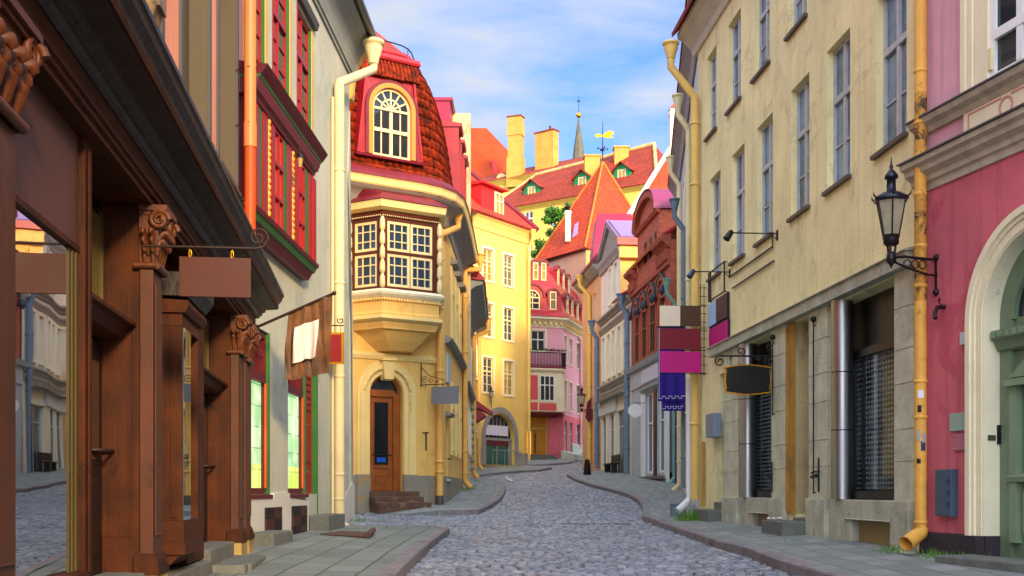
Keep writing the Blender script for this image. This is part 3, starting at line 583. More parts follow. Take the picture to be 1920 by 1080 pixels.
# deep wooden jambs facing along the street, beside each niche
for s0, s1 in (c2, c3):
    j = MB(); j.box(BR, s0+.03, s1-.03, -.455, -.101, -.64, 2.170); j.box(BR, s0+.020, s0+.0299, -.40, -.16, -.35, 1.75); j.build('jamb', WOOD, sh)
# shop window 1, the mirror-bright one beside the first column
wa, wb = c1[1], S(147, -.12)
st = MB(); st.box(BR, wa-.02, wb, -.455, -.06, -1.3, -.56); st.build('stall_riser', WOOD, sh)
f = MB(); f.box(BR, wa, wa+.05, -.20, -.10, -.55, 2.17); f.box(BR, wa+.05, wb, -.20, -.06, -.558, -.49); f.box(BR, wa+.05, wb, -.20, -.11, 1.455, 1.49); wo = f.build('shop_window', WOOD, sh)
MB().box(BR, wa+.02, wb+.02, -.18, -.135, -.51, 1.47).build('pane', G_MIRROR, wo)
MB().box(BR, wa+.05, wb, -.18, -.118, 1.491, 2.17).build('fascia_panel', mat('fascia_brown', '#54342c', .5, var=.2, bump=.05), wo)
y_ = MB()
sb = S(128, -.13)
for k in range(3): y_.box(BR, sb+(wb-sb)*k/3, sb+(wb-sb)*(k+.8)/3, -.134, -.128+.006*k, -.488, 1.454)
y_.build('brass_edge', mat('brass_strip', '#54481f', .5, metal=.0, var=.3, bump=.03), wo)
pw = MB(); p0, p1 = wb, S(172, -.08)
pw.box(BR, p0, p1, -.455, -.08, -1.3, 2.17); pw.box(BR, p0+.05, p0+.09, -.0799, -.065, -.5, 2.1); pw.box(BR, p1-.09, p1-.05, -.0799, -.065, -.5, 2.1); pw.build('post', WOOD, sh, bevel=.008)
def niche_door(s0, s1, hood_z):
    d = MB(); D = -.38; g = GD(s0); fz = -.62
    d.box(BR, s0, s1, D-.06, D, fz, hood_z-.02); sm = (s0+s1)/2
    for a, b in ((s0+.1, sm-.04), (sm+.04, s1-.1)):
        d.prof(BR, [(D+.001, fz+.12), (D+.02, fz+.15), (D+.02, fz+.68), (D+.001, fz+.71)], a+.04, b-.04)
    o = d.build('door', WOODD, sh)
    p = MB()
    for a, b in ((s0+.1, sm-.04), (sm+.04, s1-.1)): p.box(BR, a+.04, b-.04, D-.01, D+.008, fz+.85, hood_z-.18)
    p.build('pane', G_MIRROR, o)
    h = MB(); hx = sm+.3; h.tube([BR.p(s1-.32, D, .30), BR.p(s1-.32, D+.09, .30), BR.p(s1-.05, D+.09, .30), BR.p(s1-.05, D, .30)], .014, 6); h.build('handle', IRONB, o)
    hd = MB(); hd.prof(BR, [(D, hood_z), (D+.16, hood_z+.02), (D+.2, hood_z+.1), (D+.25, hood_z+.11), (D+.25, hood_z+.14), (D, hood_z+.15)], s0+.0, s1-.0); hd.build('hood', WOOD, sh)
    t = MB(); t.box(BR, s0, s1, D-.05, D, hood_z+.151, 2.17); to = t.build('fanlight', WOODD, sh); MB().box(BR, s0+.08, s1-.08, D+.001, D+.015, hood_z+.24, 2.05).build('pane', mat('olive_fanlight', '#7c7a3a', .25, var=.4, bump=.02, spec=.6), to)
    e = MB(); e.box(BR, s1-.10, s1-.07, D+.001, D+.03, hood_z+.2, 2.1); e.build('brass_strip', MATS['brass_strip'], to)
    s_ = MB(); s_.box(BR, s0-.0, s1+.02, D, -.05, g-.2, fz-.002); s_.box(BR, s0+.05, s1-.02, -.049, .30, g-.2, (g+fz)/2-.03); s_.build('doorstep', STONEG, sh, bevel=.015)
niche_door(p1, c2[0]+.03, 1.14)
# oriel display case
oa, ob = S(341), S(375)
o_ = MB(); zb, zt = -.56, 1.56
o_.box(BR, oa, oa+.12, -.33, 0, zb+.30, zt-.12); o_.box(BR, ob-.14, ob, -.33, 0, zb+.30, zt-.12); o_.box(BR, oa, ob, -.33, .0, zt-.119, zt-.0)
o_.box(BR, oa, ob, -.33, .015, zb+.12, zb+.299); o_.box(BR, oa-.01, ob+.01, -.33, .03, zb, zb+.119); o_.prof(BR, [(-.33, zt+.001), (.03, zt+.001), (.06, zt+.06), (.06, zt+.1), (-.33, zt+.12)], oa-.03, ob+.03)
for dd in (-.27, -.2, -.1): o_.box(BR, oa-.008, oa-.0, dd, dd+.05, zb+.32, zt-.15)
o_.prof(BR, [(-.33, zb-.001), (-.02, zb-.001), (-.12, zb-.1), (-.33, zb-.16)], oa+.02, ob-.02)
oo = o_.build('display_case', WOOD, sh, bevel=.006); MB().box(BR, S(343.5), S(357), -.05, .004, zb+.3, zt-.12).build('pane', G_MIRROR, oo)
h = MB(); h.prof(BR, [(-.4, zt+.14), (.05, zt+.14), (.12, zt+.24), (.13, zt+.34), (-.4, zt+.36)], oa-.06, ob+.05); h.build('console', BLACKISH, oo)
b_ = MB(); gg = GD(oa); b_.box(BR, c2[1]+.02, S(384, -.1), -.455, -.03, gg-.2, zb-.17); b_.box(BR, c2[1]+.02, S(384, -.1), -.03, .05, gg-.2, zb-.30); b_.build('stone_base', STONEG, sh, bevel=.012)
b_ = MB(); b_.box(BR, c2[1], oa-.002, -.455, -.20, zb-.15, 2.17); b_.box(BR, ob+.002, S(386, -.1), -.455, -.12, zb-.15, 2.17); b_.build('post', WOOD, sh)
niche_door(S(386, -.1), c3[0]+.03, 1.18)
s_ = MB(); g = GD(c3[0]); a = S(412); s_.box(BR, a, c3[0]-.06, .045, .34, g-.2, g+.07); s_.build('doorstep', STONEG, sh, bevel=.015)
s_ = MB(); p = BR.p(c3[1], 0, 0); gz_ = G(p.y)+.14; GRF = Fac((-4.423+.0333*16.35, 16.35), (-4.423+.0333*24.77, 24.77))
# ================================================================ grey-green house
GS = GRF.s; gp = GRF.p
gh = thing('town_house', 'grey green house with red shop windows and a red and green bay window', 'house', (-6, 20))
W1 = (GS(464.5), GS(505)); W2 = (GS(540), GS(573)); DR = (GS(573)+.02, GS(595)); GB = lambda s: G(gp(s, 0, 0).y)+.14
upw = [(GS(556), GS(584)), (GS(510), GS(543)), (GS(468), GS(497))]
uz = 6.25; holes = [(a, b, uz, uz+2.3) for a, b in upw]+[(W1[0], W1[1], -.06, 2.48), (W2[0], DR[1], -.06, 2.48)]
bay = (GS(470, .2), GS(592, .28))
m = MB(); wallgrid(m, GRF, 0, GRF.L, -1.3, 9.3, holes, rev=.2); m.box(GRF, 0, GRF.L, -6, -.21, -1.3, 9.3); m.box(GRF, -.02, 0, -.2, 0, -1.3, 9.3)
# end face of the front strip
m.box(GRF, GRF.L, GRF.L+.01, -6, 0, -1.3, 9.3)
m.build('wall', GREYW, gh)
b_ = MB(); E = GRF.L; b_.prism(GRF, [(E+.011, -1.2), (GS(661), -1.2), (GS(660), 3.9), (GS(656), 5.6), (GS(651), 7.0), (E+.011, 8.4)], -.6, .02); b_.build('buttress', GREYW, gh)
b_ = MB(); b_.prism(GRF, [(GS(636), -1.3), (GS(661.8), -1.3), (GS(661.8), .12), (GS(658), .2), (GS(652), .06), (GS(645), -.06), (GS(636), -.16)], .021, .035); b_.build('whitewash_patch', WHITEP, gh)
rf = MB(); e0, e1 = -.2, E+.25
rf.prof(GRF, [(0, 9.18), (.04, 9.16), (.05, 9.24), (.08, 9.24), (.09, 9.32), (.13, 9.5), (.22, 9.72), (.34, 9.88), (.44, 9.95), (.46, 10.05), (0, 10.1)], e0, e1); rf.build('eave_cove', SOFFIT, gh)
MB().prof(GRF, [(.46, 10.06), (.56, 10.06), (.58, 10.14), (-3.2, 14), (-6.5, 10.1), (-6.5, 9.9), (-3.2, 13.8), (.35, 10.11)], e0, e1+.05).build('roof', TILE_D, gh)
gt = MB(); gt.tube([gp(e0, .56, 10.0), gp(e1+.1, .56, 9.98)], .075, 10); gt.build('gutter', flat('zinc_gutter', '#5c6064', .4), gh)
ce = MB(); A = [(.02+.42*(1-math.cos(t*math.pi/16)), 8.75+1.1*math.sin(t*math.pi/16)) for t in range(9)]; ce.prof(GRF, [(-.3, 8.75)]+A+[(-.3, 9.86)], e1+.01, e1+.26)
ce.build('cornice_end', CHY, gh)
# upper windows
for a, b in upw:
    o = window(gh, GRF, a, b, uz, uz+2.3, d=-.10, nx=2, ny=(.66,), gx=1, gy=6, fw=.07, mw=.035, fm=REDP, gm=GLASS[1])
    MB().box(GRF, a, a+.05, -.05, .012, uz, uz+2.3).build('casing', REDP, o)
    MB().box(GRF, b-.05, b-.001, -.05, -.006, uz, uz+2.3).build('casing', GREENP, o)
    MB().box(GRF, b+.001, b+.12, -.01, .012, uz-.05, uz+2.35).build('casing', YELLP, o)
    MB().box(GRF, a-.03, b+.17, -.05, .06, uz-.06, uz-.01).build('sill', MAROON, o)
    MB().prof(GRF, [(-.01, uz+2.36), (.08, uz+2.36), (.12, uz+2.48), (-.01, uz+2.5)], a-.04, b+.17).build('lintel', GREYF, o)
# bay window
bz0, bz1 = 4.02, 5.60; D = .20
b_ = MB(); b_.box(GRF, bay[0], bay[1], .001, D-.085, bz0, bz1); bo = b_.build('bay_window', MAROON, gh)
c_ = MB(); L0, L1 = bay[0]-.1, bay[1]
c_.prof(GRF, [(.0, bz1+.001), (D+.03, bz1+.001), (D+.06, bz1+.07), (D+.10, bz1+.08), (D+.14, bz1+.19), (D+.14, bz1+.22), (0, bz1+.22)], L0, L1+.10); c_.build('hood', mat('plum_paint', '#7a2a3c', .45, var=.3, bump=.05, streak=.3), bo)
c_ = MB(); c_.prof(GRF, [(.0, bz1+.221), (D+.15, bz1+.221), (D+.17, bz1+.26), (0, bz1+.26)], L0, L1+.12); c_.build('hood_stripe', GREENP, bo)
c_ = MB(); c_.prof(GRF, [(.0, bz1+.261), (D+.17, bz1+.261), (D+.23, bz1+.34), (D+.27, bz1+.40), (0, bz1+.46)], L0, L1+.15); c_.build('hood_top', MAROON, bo)
c_ = MB(); c_.prof(GRF, [(0, bz0-.001), (D+.12, bz0-.001), (D+.10, bz0-.06), (0, bz0-.06)], L0, L1+.12); c_.build('sill', MAROON, bo)
c_ = MB(); c_.prof(GRF, [(0, bz0-.061), (D+.08, bz0-.061), (D+.04, bz0-.15), (0, bz0-.15)], L0, L1+.10); c_.build('sill_stripe', GREENP, bo)
c_ = MB(); c_.prof(GRF, [(0, bz0-.151), (D+.02, bz0-.151), (D-.06, bz0-.28), (0, bz0-.28)], L0, L1+.05); c_.build('apron', MAROON, bo)
def X(a): return GS(a, D)
ed = [482, 488.5, 495, 500, 505, 513, 531, 537.5, 545, 551, 556, 574, 580, 586, 592]
cols = [('R', 478, 484), ('G', 484, 491), ('R', 492, 501), ('Y', 501, 507), ('R', 509, 515), ('W', 515, 532), ('G', 532, 538.5), ('R', 539, 546), ('Y', 546, 552), ('R', 554, 560), ('W', 560, 572.5), ('G', 573, 578.5), ('R', 579, 585), ('O', 585, 588), ('R', 588, 592)]
cm = {'R': REDP, 'G': GREENP, 'Y': YELLP, 'O': ORAP}
for k, a, b in cols:
    s0, s1 = X(a), X(b)
    if k == 'W': window(bo, GRF, s0, s1, bz0+.02, bz1-.01, d=D-.052, nx=2, ny=(.33, .66), fw=.045, mw=.024, fm=REDP, gm=mat('orange_blind', '#d07a38', .3, var=.4, bump=0, spec=.6)); continue
    mm = MB(); dd = D+(.012 if k == 'R' else .0 if k == 'G' else -.015)
    if k == 'Y':
        n = 16
        for i in range(n): mm.lathe(gp((s0+s1)/2, D-.01, bz0+(bz1-bz0)*i/n), [(.02, 0), (.045, (bz1-bz0)/n*.3), (.045, (bz1-bz0)/n*.7), (.02, (bz1-bz0)/n)], 8)
    else: mm.box(GRF, s0, s1, D-.086, dd, bz0+.001, bz1-.001)
    mm.build('turned_post' if k == 'Y' else 'pilaster', cm[k], bo)
mm = MB(); mm.box(GRF, bay[1]-.001, bay[1]+.03, .001, D+.03, bz0, bz1); mm.build('side_panel', REDP, bo)
# shop windows, door, plinth
def shopwin(a, b):
    o = MB(); d = -.12
    o.box(GRF, a, a+.05, d, d+.08, 0, 2.45); o.box(GRF, b-.07, b, d, d+.08, 0, 2.45); o.box(GRF, a+.05, b-.07, d, d+.08, -.055, .04); o.box(GRF, a+.05, b-.07, d, d+.1, 1.68, 1.82); o.box(GRF, a+.05, b-.07, d, d+.08, 2.38, 2.45)
    n = 7
    for k in range(1, n): x = a+.05+(b-a-.12)*k/n; o.box(GRF, x-.012, x+.012, d+.03, d+.06, 1.821, 2.379)
    o.box(GRF, a+.05, b-.07, d+.025, d+.05, 2.09, 2.12)
    w = o.build('shop_window', MAROON, gh)
    MB().box(GRF, a+.04, b-.06, d-.03, d+.02, .42, 1.70).build('pane', LITG, w); MB().box(GRF, a+.04, b-.06, d-.03, d+.021, .02, .419).build('pane', LITY, w)
    MB().box(GRF, a+.04, b-.06, d-.03, d+.015, 1.8, 2.4).build('grille_panel', mat('orange_grille', '#c4491e', .5, var=.4, scale=4, bump=.05), w)
    MB().box(GRF, b-.11, b-.071, d+.081, d+.12, .04, 1.68).build('jamb_strip', ORAP, w)
    MB().box(GRF, b+.001, b+.05, d, .012, -.05, 2.48).build('casing', GREENP, w)
    s = MB(); s.box(GRF, a-.03, b+.03, -.1, .07, -.12, -.061); s.build('sill', MAROON, w)
shopwin(W1[0], W1[1]-.06); shopwin(W2[0], W2[1]-.06)
d_ = MB(); a, b = DR[0]+.05, DR[1]-.05; zb = GB(a)+.28; d_.box(GRF, a, b, -.19, -.10, zb, 2.44)
for z0, z1 in ((zb+.15, .35), (.5, 1.25)): d_.prof(GRF, [(-.099, z0), (-.08, z0+.03), (-.08, z1-.03), (-.099, z1)], a+.12, b-.12)
for k in range(7): d_.box(GRF, a+.12, b-.12, -.099, -.075, 1.5+k*.12, 1.55+k*.12)
do = d_.build('door', REDP, gh); MB().tube([gp(a+.1, -.1, .36), gp(a+.1, -.03, .36), gp(a+.3, -.03, .36)], .016, 6).build('handle', STEEL, do)
MB().box(GRF, b+.002, b+.06, -.1, .012, zb, 2.48).build('casing', GREENP, do)
pl = MB(); pz1 = -.121
pl.prism(GRF, [(0.05, -1.3), (DR[0]+.02, -1.3), (DR[0]+.02, -.2), (W2[0]+.1, pz1), (W2[0]-.06, pz1), (W2[0]-.08, -.05), (W2[0]-.3, -.01), (W1[1]+.12, -.04), (W1[1]+.06, pz1), (.05, pz1)], .001, .05); pl.build('plinth', WHITEP, gh)
for a, b in ((490, 519.5), (541, 567.5)):
    m1, m2 = MB(), MB(); s0, s1 = GS(a), GS(b); zt = -.26; zl = GB(s0)-.0; k = (s1-s0)/2; hz_ = (zt-zl)/3
    for i in range(2):
        for j in range(3): (m1 if (i+j) % 2 else m2).box(GRF, s0+i*k, s0+i*k+k-.003, .051, .085, zl+j*hz_, zl+j*hz_+hz_-.003)
    vo = m1.build('cellar_panel', mat('chocolate_board', '#4a2822', .6, var=.3, bump=.05), gh); m2.build('square', mat('dark_board', '#221414', .6, var=.3, bump=.05), vo)
s_ = MB(); s0, s1 = GS(586), GS(612); g = GB(s0); s_.box(GRF, s0-.55, s1-.25, .052, .42, g-.2, g+.30); s_.build('doorstep', STONEG, gh, bevel=.02)
s_ = MB(); s0, s1 = -.25, 1.0; g = GB(.6); s_.box(GRF, s0, s1, .06, .46, g-.2, g+.20); s_.build('doorstep', STONEG, gh, bevel=.02)
# drainpipe and hopper
s = GS(636, .14); dp = MB(); P_ = lambda a, d, z: gp(a, d, z); zt = GRF.z(630, 150, .14)
sx = e1-.42
dp.tube([P_(s, .14, -.62), P_(s, .14, zt)], .105, 12); dp.tube([P_(s, .14, zt-.1), P_(s, .14, zt+.06), P_(sx, .56, zt+1.0), P_(sx, .56, zt+1.2)], .095, 12)
dp.lathe(P_(sx, .56, zt+1.12), [(.11, 0), (.13, .1), (.2, .34), (.2, .42), (.24, .43), (.24, .5), (.2, .52)], 14)
for z in (-.2, .3, 2.3, 4.2, 6.5): dp.lathe(P_(s, .14, z), [(.108, 0), (.12, .01), (.12, .05), (.108, .06)], 12)
dp.tube([P_(s, .14, -.55), P_(s, .18, -.72), P_(s, .38, -.83)], .11, 12)
dp.tube([P_(s-.22, .05, -.6), P_(s-.22, .05, zt-.3)], .03, 8)
dp.build('drainpipe', CREAMP, gh)
mt = thing('metal_plate', 'rusty brown metal boot scraper plate lying on the pavement by the red door', 'metal plate', gp(GS(590)-.3, .8, G(20.5)+.15))
mm = MB(); q = [onground(x, y, .16) for x, y in ((600, 1003), (690, 1008), (700, 999), (640, 996))]; z = G(20)+.165
mm.slab([Vector((p.x, p.y, G(p.y)+.175)) for p in q], .03); mm.tube([Vector((q[1].x, q[1].y, G(q[1].y)+.2)), Vector((q[2].x, q[2].y, G(q[2].y)+.21))], .05, 7); mm.build('plate', mat('rust_plate', '#5c3c38', .6, var=.4, bump=.2), mt)
# lantern under the bay hood
def small_lantern(name, label, p, arm, sc=1.0, group=None, glassm=None, mt_=None):
    """hanging or standing six-sided lantern on an arm; p is the middle of the lamp glass, arm the wall end"""
    mt_ = mt_ or IRON; t = thing(name, label, 'lamp', (p.x, p.y, p.z), group); k = sc
    m = MB(); R6 = [(.085, -.20), (.16, .16)]
    for i in range(6):
        a0 = i*math.pi/3+.3; a1 = a0+math.pi/3; c = lambda r, a, z: p+Vector((math.cos(a)*r*k, math.sin(a)*r*k, z*k)); m.face([c(.085, a0, -.2), c(.085, a1, -.2), c(.155, a1, .16), c(.155, a0, .16)])
    m.build('glass', glassm or glass('lamp_glass', '#b9b48c', .2, var=.2), t)
    m = MB()
    for i in range(6):
        a = i*math.pi/3+.3; c = lambda r, z: p+Vector((math.cos(a)*r*k, math.sin(a)*r*k, z*k)); m.tube([c(.088, -.21), c(.16, .17)], .009*k, 5); m.tube([c(.16, .17), c(.215, .215), c(.22, .245)], [.012*k, .01*k, .003*k], 5)
    m.lathe(p, [(.095*k, -.235*k), (.1*k, -.2*k), (.03*k, -.2*k)], 6, False, .3); m.build('frame', mt_, t)
    m = MB(); m.lathe(p, [(.19*k, .165*k), (.2*k, .19*k), (.10*k, .25*k), (.055*k, .265*k), (.05*k, .4*k), (.08*k, .41*k), (.075*k, .435*k), (.035*k, .49*k), (.018*k, .50*k), (.024*k, .535*k), (.012*k, .56*k), (.003*k, .64*k)], 6, True, .3); m.build('cap', mat('blue_black_iron', '#20263a', .35, metal=.5, var=.3, bump=.05, spec=.6), t)
    m = MB(); m.lathe(p, [(.06*k, -.31*k), (.085*k, -.29*k), (.085*k, -.235*k)], 8)
    for i in range(3): a = i*2.1; m.tube([p+Vector((math.cos(a)*.05*k, math.sin(a)*.05*k, -.3*k)), p+Vector((math.cos(a)*.035*k, math.sin(a)*.035*k, -.40*k))], .013*k, 5)
    m.lathe(p, [(.003, -.56*k), (.02*k, -.52*k), (.055*k, -.48*k), (.05*k, -.41*k), (.03*k, -.38*k)], 8); m.build('stem', mt_, t)
    m = MB(); w = arm; a = p+Vector((0, 0, -.44*k)); v = (w-a); v.z = 0; L = v.length; u = v.normalized(); zz = Vector((0, 0, 1))
    top = [a, a+u*L*.3+zz*.02*k, a+u*L*.62+zz*.01*k, w+zz*.05*k]; m.tube(top, .016*k, 6); m.tube([a+zz*-.03*k, a+u*L*.35-zz*.1*k, a+u*L*.8-zz*.16*k, w-zz*.12*k], .013*k, 6)
    for f in (.35, .52, .68):
        c0 = a+u*L*f-zz*.055*k; m.tube([c0+u*(math.cos(x)*.045*k)+zz*(math.sin(x)*.045*k) for x in [i*.7 for i in range(10)]], .008*k, 5)
    q = Vector((-u.y, u.x, 0))*.045*k
    m.hexa([w-q-zz*.34*k, w+q-zz*.34*k, w+q+u*.02-zz*.34*k, w-q+u*.02-zz*.34*k, w-q+zz*.1*k, w+q+zz*.1*k, w+q+u*.02+zz*.1*k, w-q+u*.02+zz*.1*k]); m.ball(w-zz*.3*k-u*.01, .04*k); m.ball(w+zz*.08*k-u*.01, .035*k); m.build('bracket', mt_, t)
    return t
p = PX(562.5, 302, 17.9); p.x += 0
ll = thing('wall_lantern', 'tiny brass lantern hanging in front of the red bay window', 'lamp', p)
mm = MB(); mm.lathe(p, [(.03, -.1), (.05, .03), (.05, .05)], 8); mm.build('glass', G_WARM, ll); mm = MB(); mm.lathe(p, [(.07, .051), (.05, .09), (.015, .12), (.01, .2)], 8); mm.tube([p+Vector((0, 0, .19)), Vector((p.x-.02, p.y, p.z+.34))], .008, 5); mm.build('cap', IRON, ll)
# ================================================================ yellow corner house with the red tiled mansard
CP = [(-7.0, 28.93), (-2.79, 31.62), (-2.42, 31.95), (-2.13, 32.4), (-1.98, 33.0), (-1.92, 34.2), (-1.86, 37), (-1.82, 41)]
CF = Fac(CP[0], CP[1]); ch = thing('corner_house', 'yellow rounded corner house with tiled red mansard roof and jutting bay window', 'house', (-4.5, 33))
cs = CF.s; GC = lambda s: G(CF.p(s, 0, 0).y)+.14
dc = (cs(693.5)+cs(755))/2; dw = (cs(755)-cs(693.5))/2; dsill = -.02; dtop = 3.22
m = MB(); wallgrid(m, CF, 0, CF.L, -1.2, 8.5, [(dc-dw, dc+dw, dsill, dtop, 'arch')], rev=.3)
segs = [Fac(CP[i], CP[i+1]) for i in range(1, len(CP)-1)]
SD = Fac(CP[5], CP[7]); gw = segs[2]
for i, f in enumerate(segs):
    hs = []
    if i == 3: hs = [(.30, .95, .35, 2.1)]
    wallgrid(m, f, 0, f.L, -1.2, 8.5, hs, rev=.22)
q = miter(CP, -.32); m.face([Vector((p.x, p.y, 8.5)) for p in q]+[Vector((-7, 41, 8.5))])
m.grid([[Vector((p.x, p.y, z)) for p in q]+[Vector((-7.2, 41, z)), Vector((-7.2, 29.2, z))] for z in (-1.2, 8.5)], False)
m.build('wall', CHY, ch)
b_ = MB(); hs = .42
sweep(b_, [CF.p(0, 0, 0)[:2], CF.p(dc-dw-.34, 0, 0)[:2]], [(-.05, -1.3), (.03, -1.3), (.03, hs), (-.05, hs+.03)])
sweep(b_, [CF.p(dc+dw+.34, 0, 0)[:2]]+CP[1:], [(-.05, -1.3), (.03, -1.3), (.03, hs), (-.05, hs+.03)]); b_.build('plinth', CHBASE, ch)
b_ = MB(); sweep(b_, CP[:4], [(-.02, 3.62), (.05, 3.64), (.09, 3.73), (.09, 3.80), (-.02, 3.85)]); b_.build('string_course', CHYL, ch)
b_ = MB(); sweep(b_, CP[4:], [(-.02, 4.35), (.12, 4.38), (.2, 4.47), (.2, 4.52), (-.02, 4.6)]); b_.build('string_course', GRTRIM, ch)
# main eave: a deep grey cove under a cream fascia
b_ = MB(); sweep(b_, CP, [(-.02, 7.7), (.02, 7.7), (.03, 7.85), (.12, 8.07), (.3, 8.23), (.5, 8.31), (.5, 8.35), (-.02, 8.45)], True); b_.build('eave_cove', mat('eave_grey', '#9a958c', .8, var=.15, bump=.05), ch)
b_ = MB(); sweep(b_, CP, [(.0, 8.351), (.52, 8.311), (.55, 8.35), (.57, 8.48), (.60, 8.53), (.0, 8.56)]); b_.build('fascia', CHYL, ch)
b_ = MB(); sweep(b_, CP, [(.0, 8.561), (.62, 8.535), (.60, 8.62), (.36, 8.82), (.0, 8.84)]); b_.build('gutter_board', REDMD, ch)
# mansard of real pantiles
prof = [(.30, 8.76), (.14, 8.95), (.02, 9.2), (-.06, 9.6), (-.14, 10.2), (-.23, 10.8), (-.36, 11.4), (-.55, 11.95), (-.80, 12.4), (-1.0, 12.62)]
path = resample([Vector(p) for p in miter([CP[0]]+[tuple(x) for x in CP[1:]], 0)], .034)
def smooth(p, k):
    for _ in range(k): p = [p[0]]+[(p[i-1]+p[i]*2+p[i+1])/4 for i in range(1, len(p)-1)]+[p[-1]]
    return p
path = smooth(path, 60); nrm = []
for i in range(len(path)):
    t = (path[min(i+3, len(path)-1)]-path[max(i-3, 0)]).normalized(); nrm.append(Vector((t.y, -t.x)))
PLn = arclen([Vector(p) for p in prof]); ncourse = 14; L_ = arclen(path)
def pat(t):
    t *= PLn[-1]; k = 0
    while k < len(PLn)-2 and PLn[k+1] < t: k += 1
    f = (t-PLn[k])/(PLn[k+1]-PLn[k]); a, b = prof[k], prof[k+1]; return a[0]+(b[0]-a[0])*f, a[1]+(b[1]-a[1])*f
m = MB()
for j in range(ncourse):
    d0, z0 = pat(j/ncourse); d1, z1 = pat(min(1, (j+1.12)/ncourse)); rows = [[], [], []]
    for i in range(len(path)):
        w = .5+.5*math.cos(L_[i]/.21*2*math.pi); w = w**.6*.055; jj = .012*math.sin(int(L_[i]/.21)*7.3+j*3.1)
        for k, (d, z, up) in enumerate(((d0+.0, z0+.0, 0), (d0+.05, z0-.01+jj, 1), (d1+.012, z1, 1))):
            q = path[i]+nrm[i]*(d+(w if up else 0)); rows[k].append(Vector((q.x, q.y, z)))
    m.grid(rows, True)
m.build('mansard_roof', TILE_CH, ch)
b_ = MB(); sweep(b_, CP, [(-1.3, 12.55), (-.93, 12.55), (-.90, 12.62), (-.93, 12.72), (-1.3, 12.86)]); b_.build('ridge_roll', REDM, ch)
b_ = MB(); top = miter(CP, -1.05); b_.face([Vector((p.x, p.y, 12.7)) for p in top]+[Vector((-7, 41, 12.7))]); ap = Vector((-5.2, 34.6, 15.0)); ap2 = Vector((-5.4, 41, 15.0))
for a, c in zip(top[:-2], top[1:-1]): b_.face([(a.x, a.y, 12.75), (c.x, c.y, 12.75), ap])
b_.face([(top[-2].x, top[-2].y, 12.75), (top[-1].x, top[-1].y, 12.75), ap2, ap]); b_.face([(top[-1].x, top[-1].y, 12.75), (-7.2, 41, 12.75), ap2]); b_.face([(top[0].x, top[0].y, 12.75), ap, ap2, (-8.5, 41, 12.75)]); b_.build('upper_roof', TILE_R, ch)
rl = MB(); tp = resample([Vector(p) for p in miter(CP, -1.0)], .9); rl.tube([Vector((p.x, p.y, 12.95)) for p in resample([Vector(p) for p in miter(CP, -1.0)], .3)], .02, 5)
for p in tp: rl.tube([Vector((p.x, p.y, 12.6)), Vector((p.x, p.y, 12.96))], .014, 5)
rl.build('snow_rail', IRON, ch)
# dormer with the arched window
DF = CF.off(.17); sL, sR = DF.s(668), DF.s(792); wl_, wr_ = DF.s(697.5), DF.s(769)
zb, zt, ztop = 9.24, 11.14, 11.5; r = (wr_-wl_)/2; wc = (wl_+wr_)/2
m = MB(); A = [(wc-(r+.02)*math.cos(x*math.pi/20), zt-r+(r+.02)*math.sin(x*math.pi/20)) for x in range(21)]
# surround of red boards, flaring out at the foot
tops = lambda x: sL+.26+(sR-sL-.52)*x/20
for x in range(20): m.face([DF.p(A[x][0], 0, A[x][1]), DF.p(A[x+1][0], 0, A[x+1][1]), DF.p(tops(x+1), -.02, ztop), DF.p(tops(x), -.02, ztop)])
m.face([DF.p(sL, .03, zb), DF.p(wl_-.02, .02, zb), DF.p(wl_-.02, .0, zt-r), DF.p(sL+.26, -.02, ztop)])
m.face([DF.p(sR, .03, zb), DF.p(wr_+.02, .02, zb), DF.p(wr_+.02, .0, zt-r), DF.p(sR-.26, -.02, ztop)])
m.prism(DF, [(sL, zb), (sL+.07, zb), (sL+.33, ztop), (sL+.26, ztop)], -.5, .06); m.prism(DF, [(sR-.07, zb), (sR, zb), (sR-.26, ztop), (sR-.33, ztop)], -.5, .06)
m.prof(DF, [(-1.1, ztop+.001), (-.02, ztop+.001), (-.16, ztop+.42), (-1.1, ztop+.55)], sL+.2, sR-.2); m.box(DF, sL+.27, sR-.27, -1.1, -.32, zb, ztop)
do = m.build('dormer', REDM, ch)
m = MB(); n = 15
for k in range(n):
    x = sL+.12+(sR-sL-.24)*(k+.5)/n; jz = random.uniform(-.02, .02); m.tube([DF.p(x, .075, ztop-.10+jz), DF.p(x, .0, ztop+.22), DF.p(x, -.12, ztop+.46)], [.062, .055, .05], 8)
m.build('tile_fringe', TILE_CH, do)
m = MB(); m.prof(DF, [(-.6, ztop+.44), (-.02, ztop+.44), (.0, ztop+.5), (-.06, ztop+.62), (-.6, ztop+.7)], sL+.05, sR-.05); m.build('top_band', REDM, do)
m = MB(); m.ring(DF, wc, zt-r, r+.005, r+.13, -.25, .09); m.box(DF, wl_-.13, wl_-.005, -.25, .09, zb, zt-r); m.box(DF, wr_+.005, wr_+.13, -.25, .09, zb, zt-r); m.build('casing', mat('orange_casing', '#d98a3e', .7, var=.15, bump=.05), do)
m = MB(); m.ring(DF, wc, zt-r, r+.131, r+.22, -.3, .07); m.box(DF, wl_-.22, wl_-.131, -.3, .07, zb, zt-r); m.box(DF, wr_+.131, wr_+.22, -.3, .07, zb, zt-r); m.build('outer_casing', REDMD, do)
m = MB(); m.prof(DF, [(-.1, zb-.08), (.12, zb-.10), (.14, zb-.04), (-.1, zb-.001)], sL-.05, sR+.05); m.build('sill', REDMD, do)
window(do, DF, wl_, wr_, zb, zt, d=-.06, nx=2, ny=(.55,), gx=2, fw=.065, mw=.045, fm=BALU, gm=GLASS[0], arch=6)
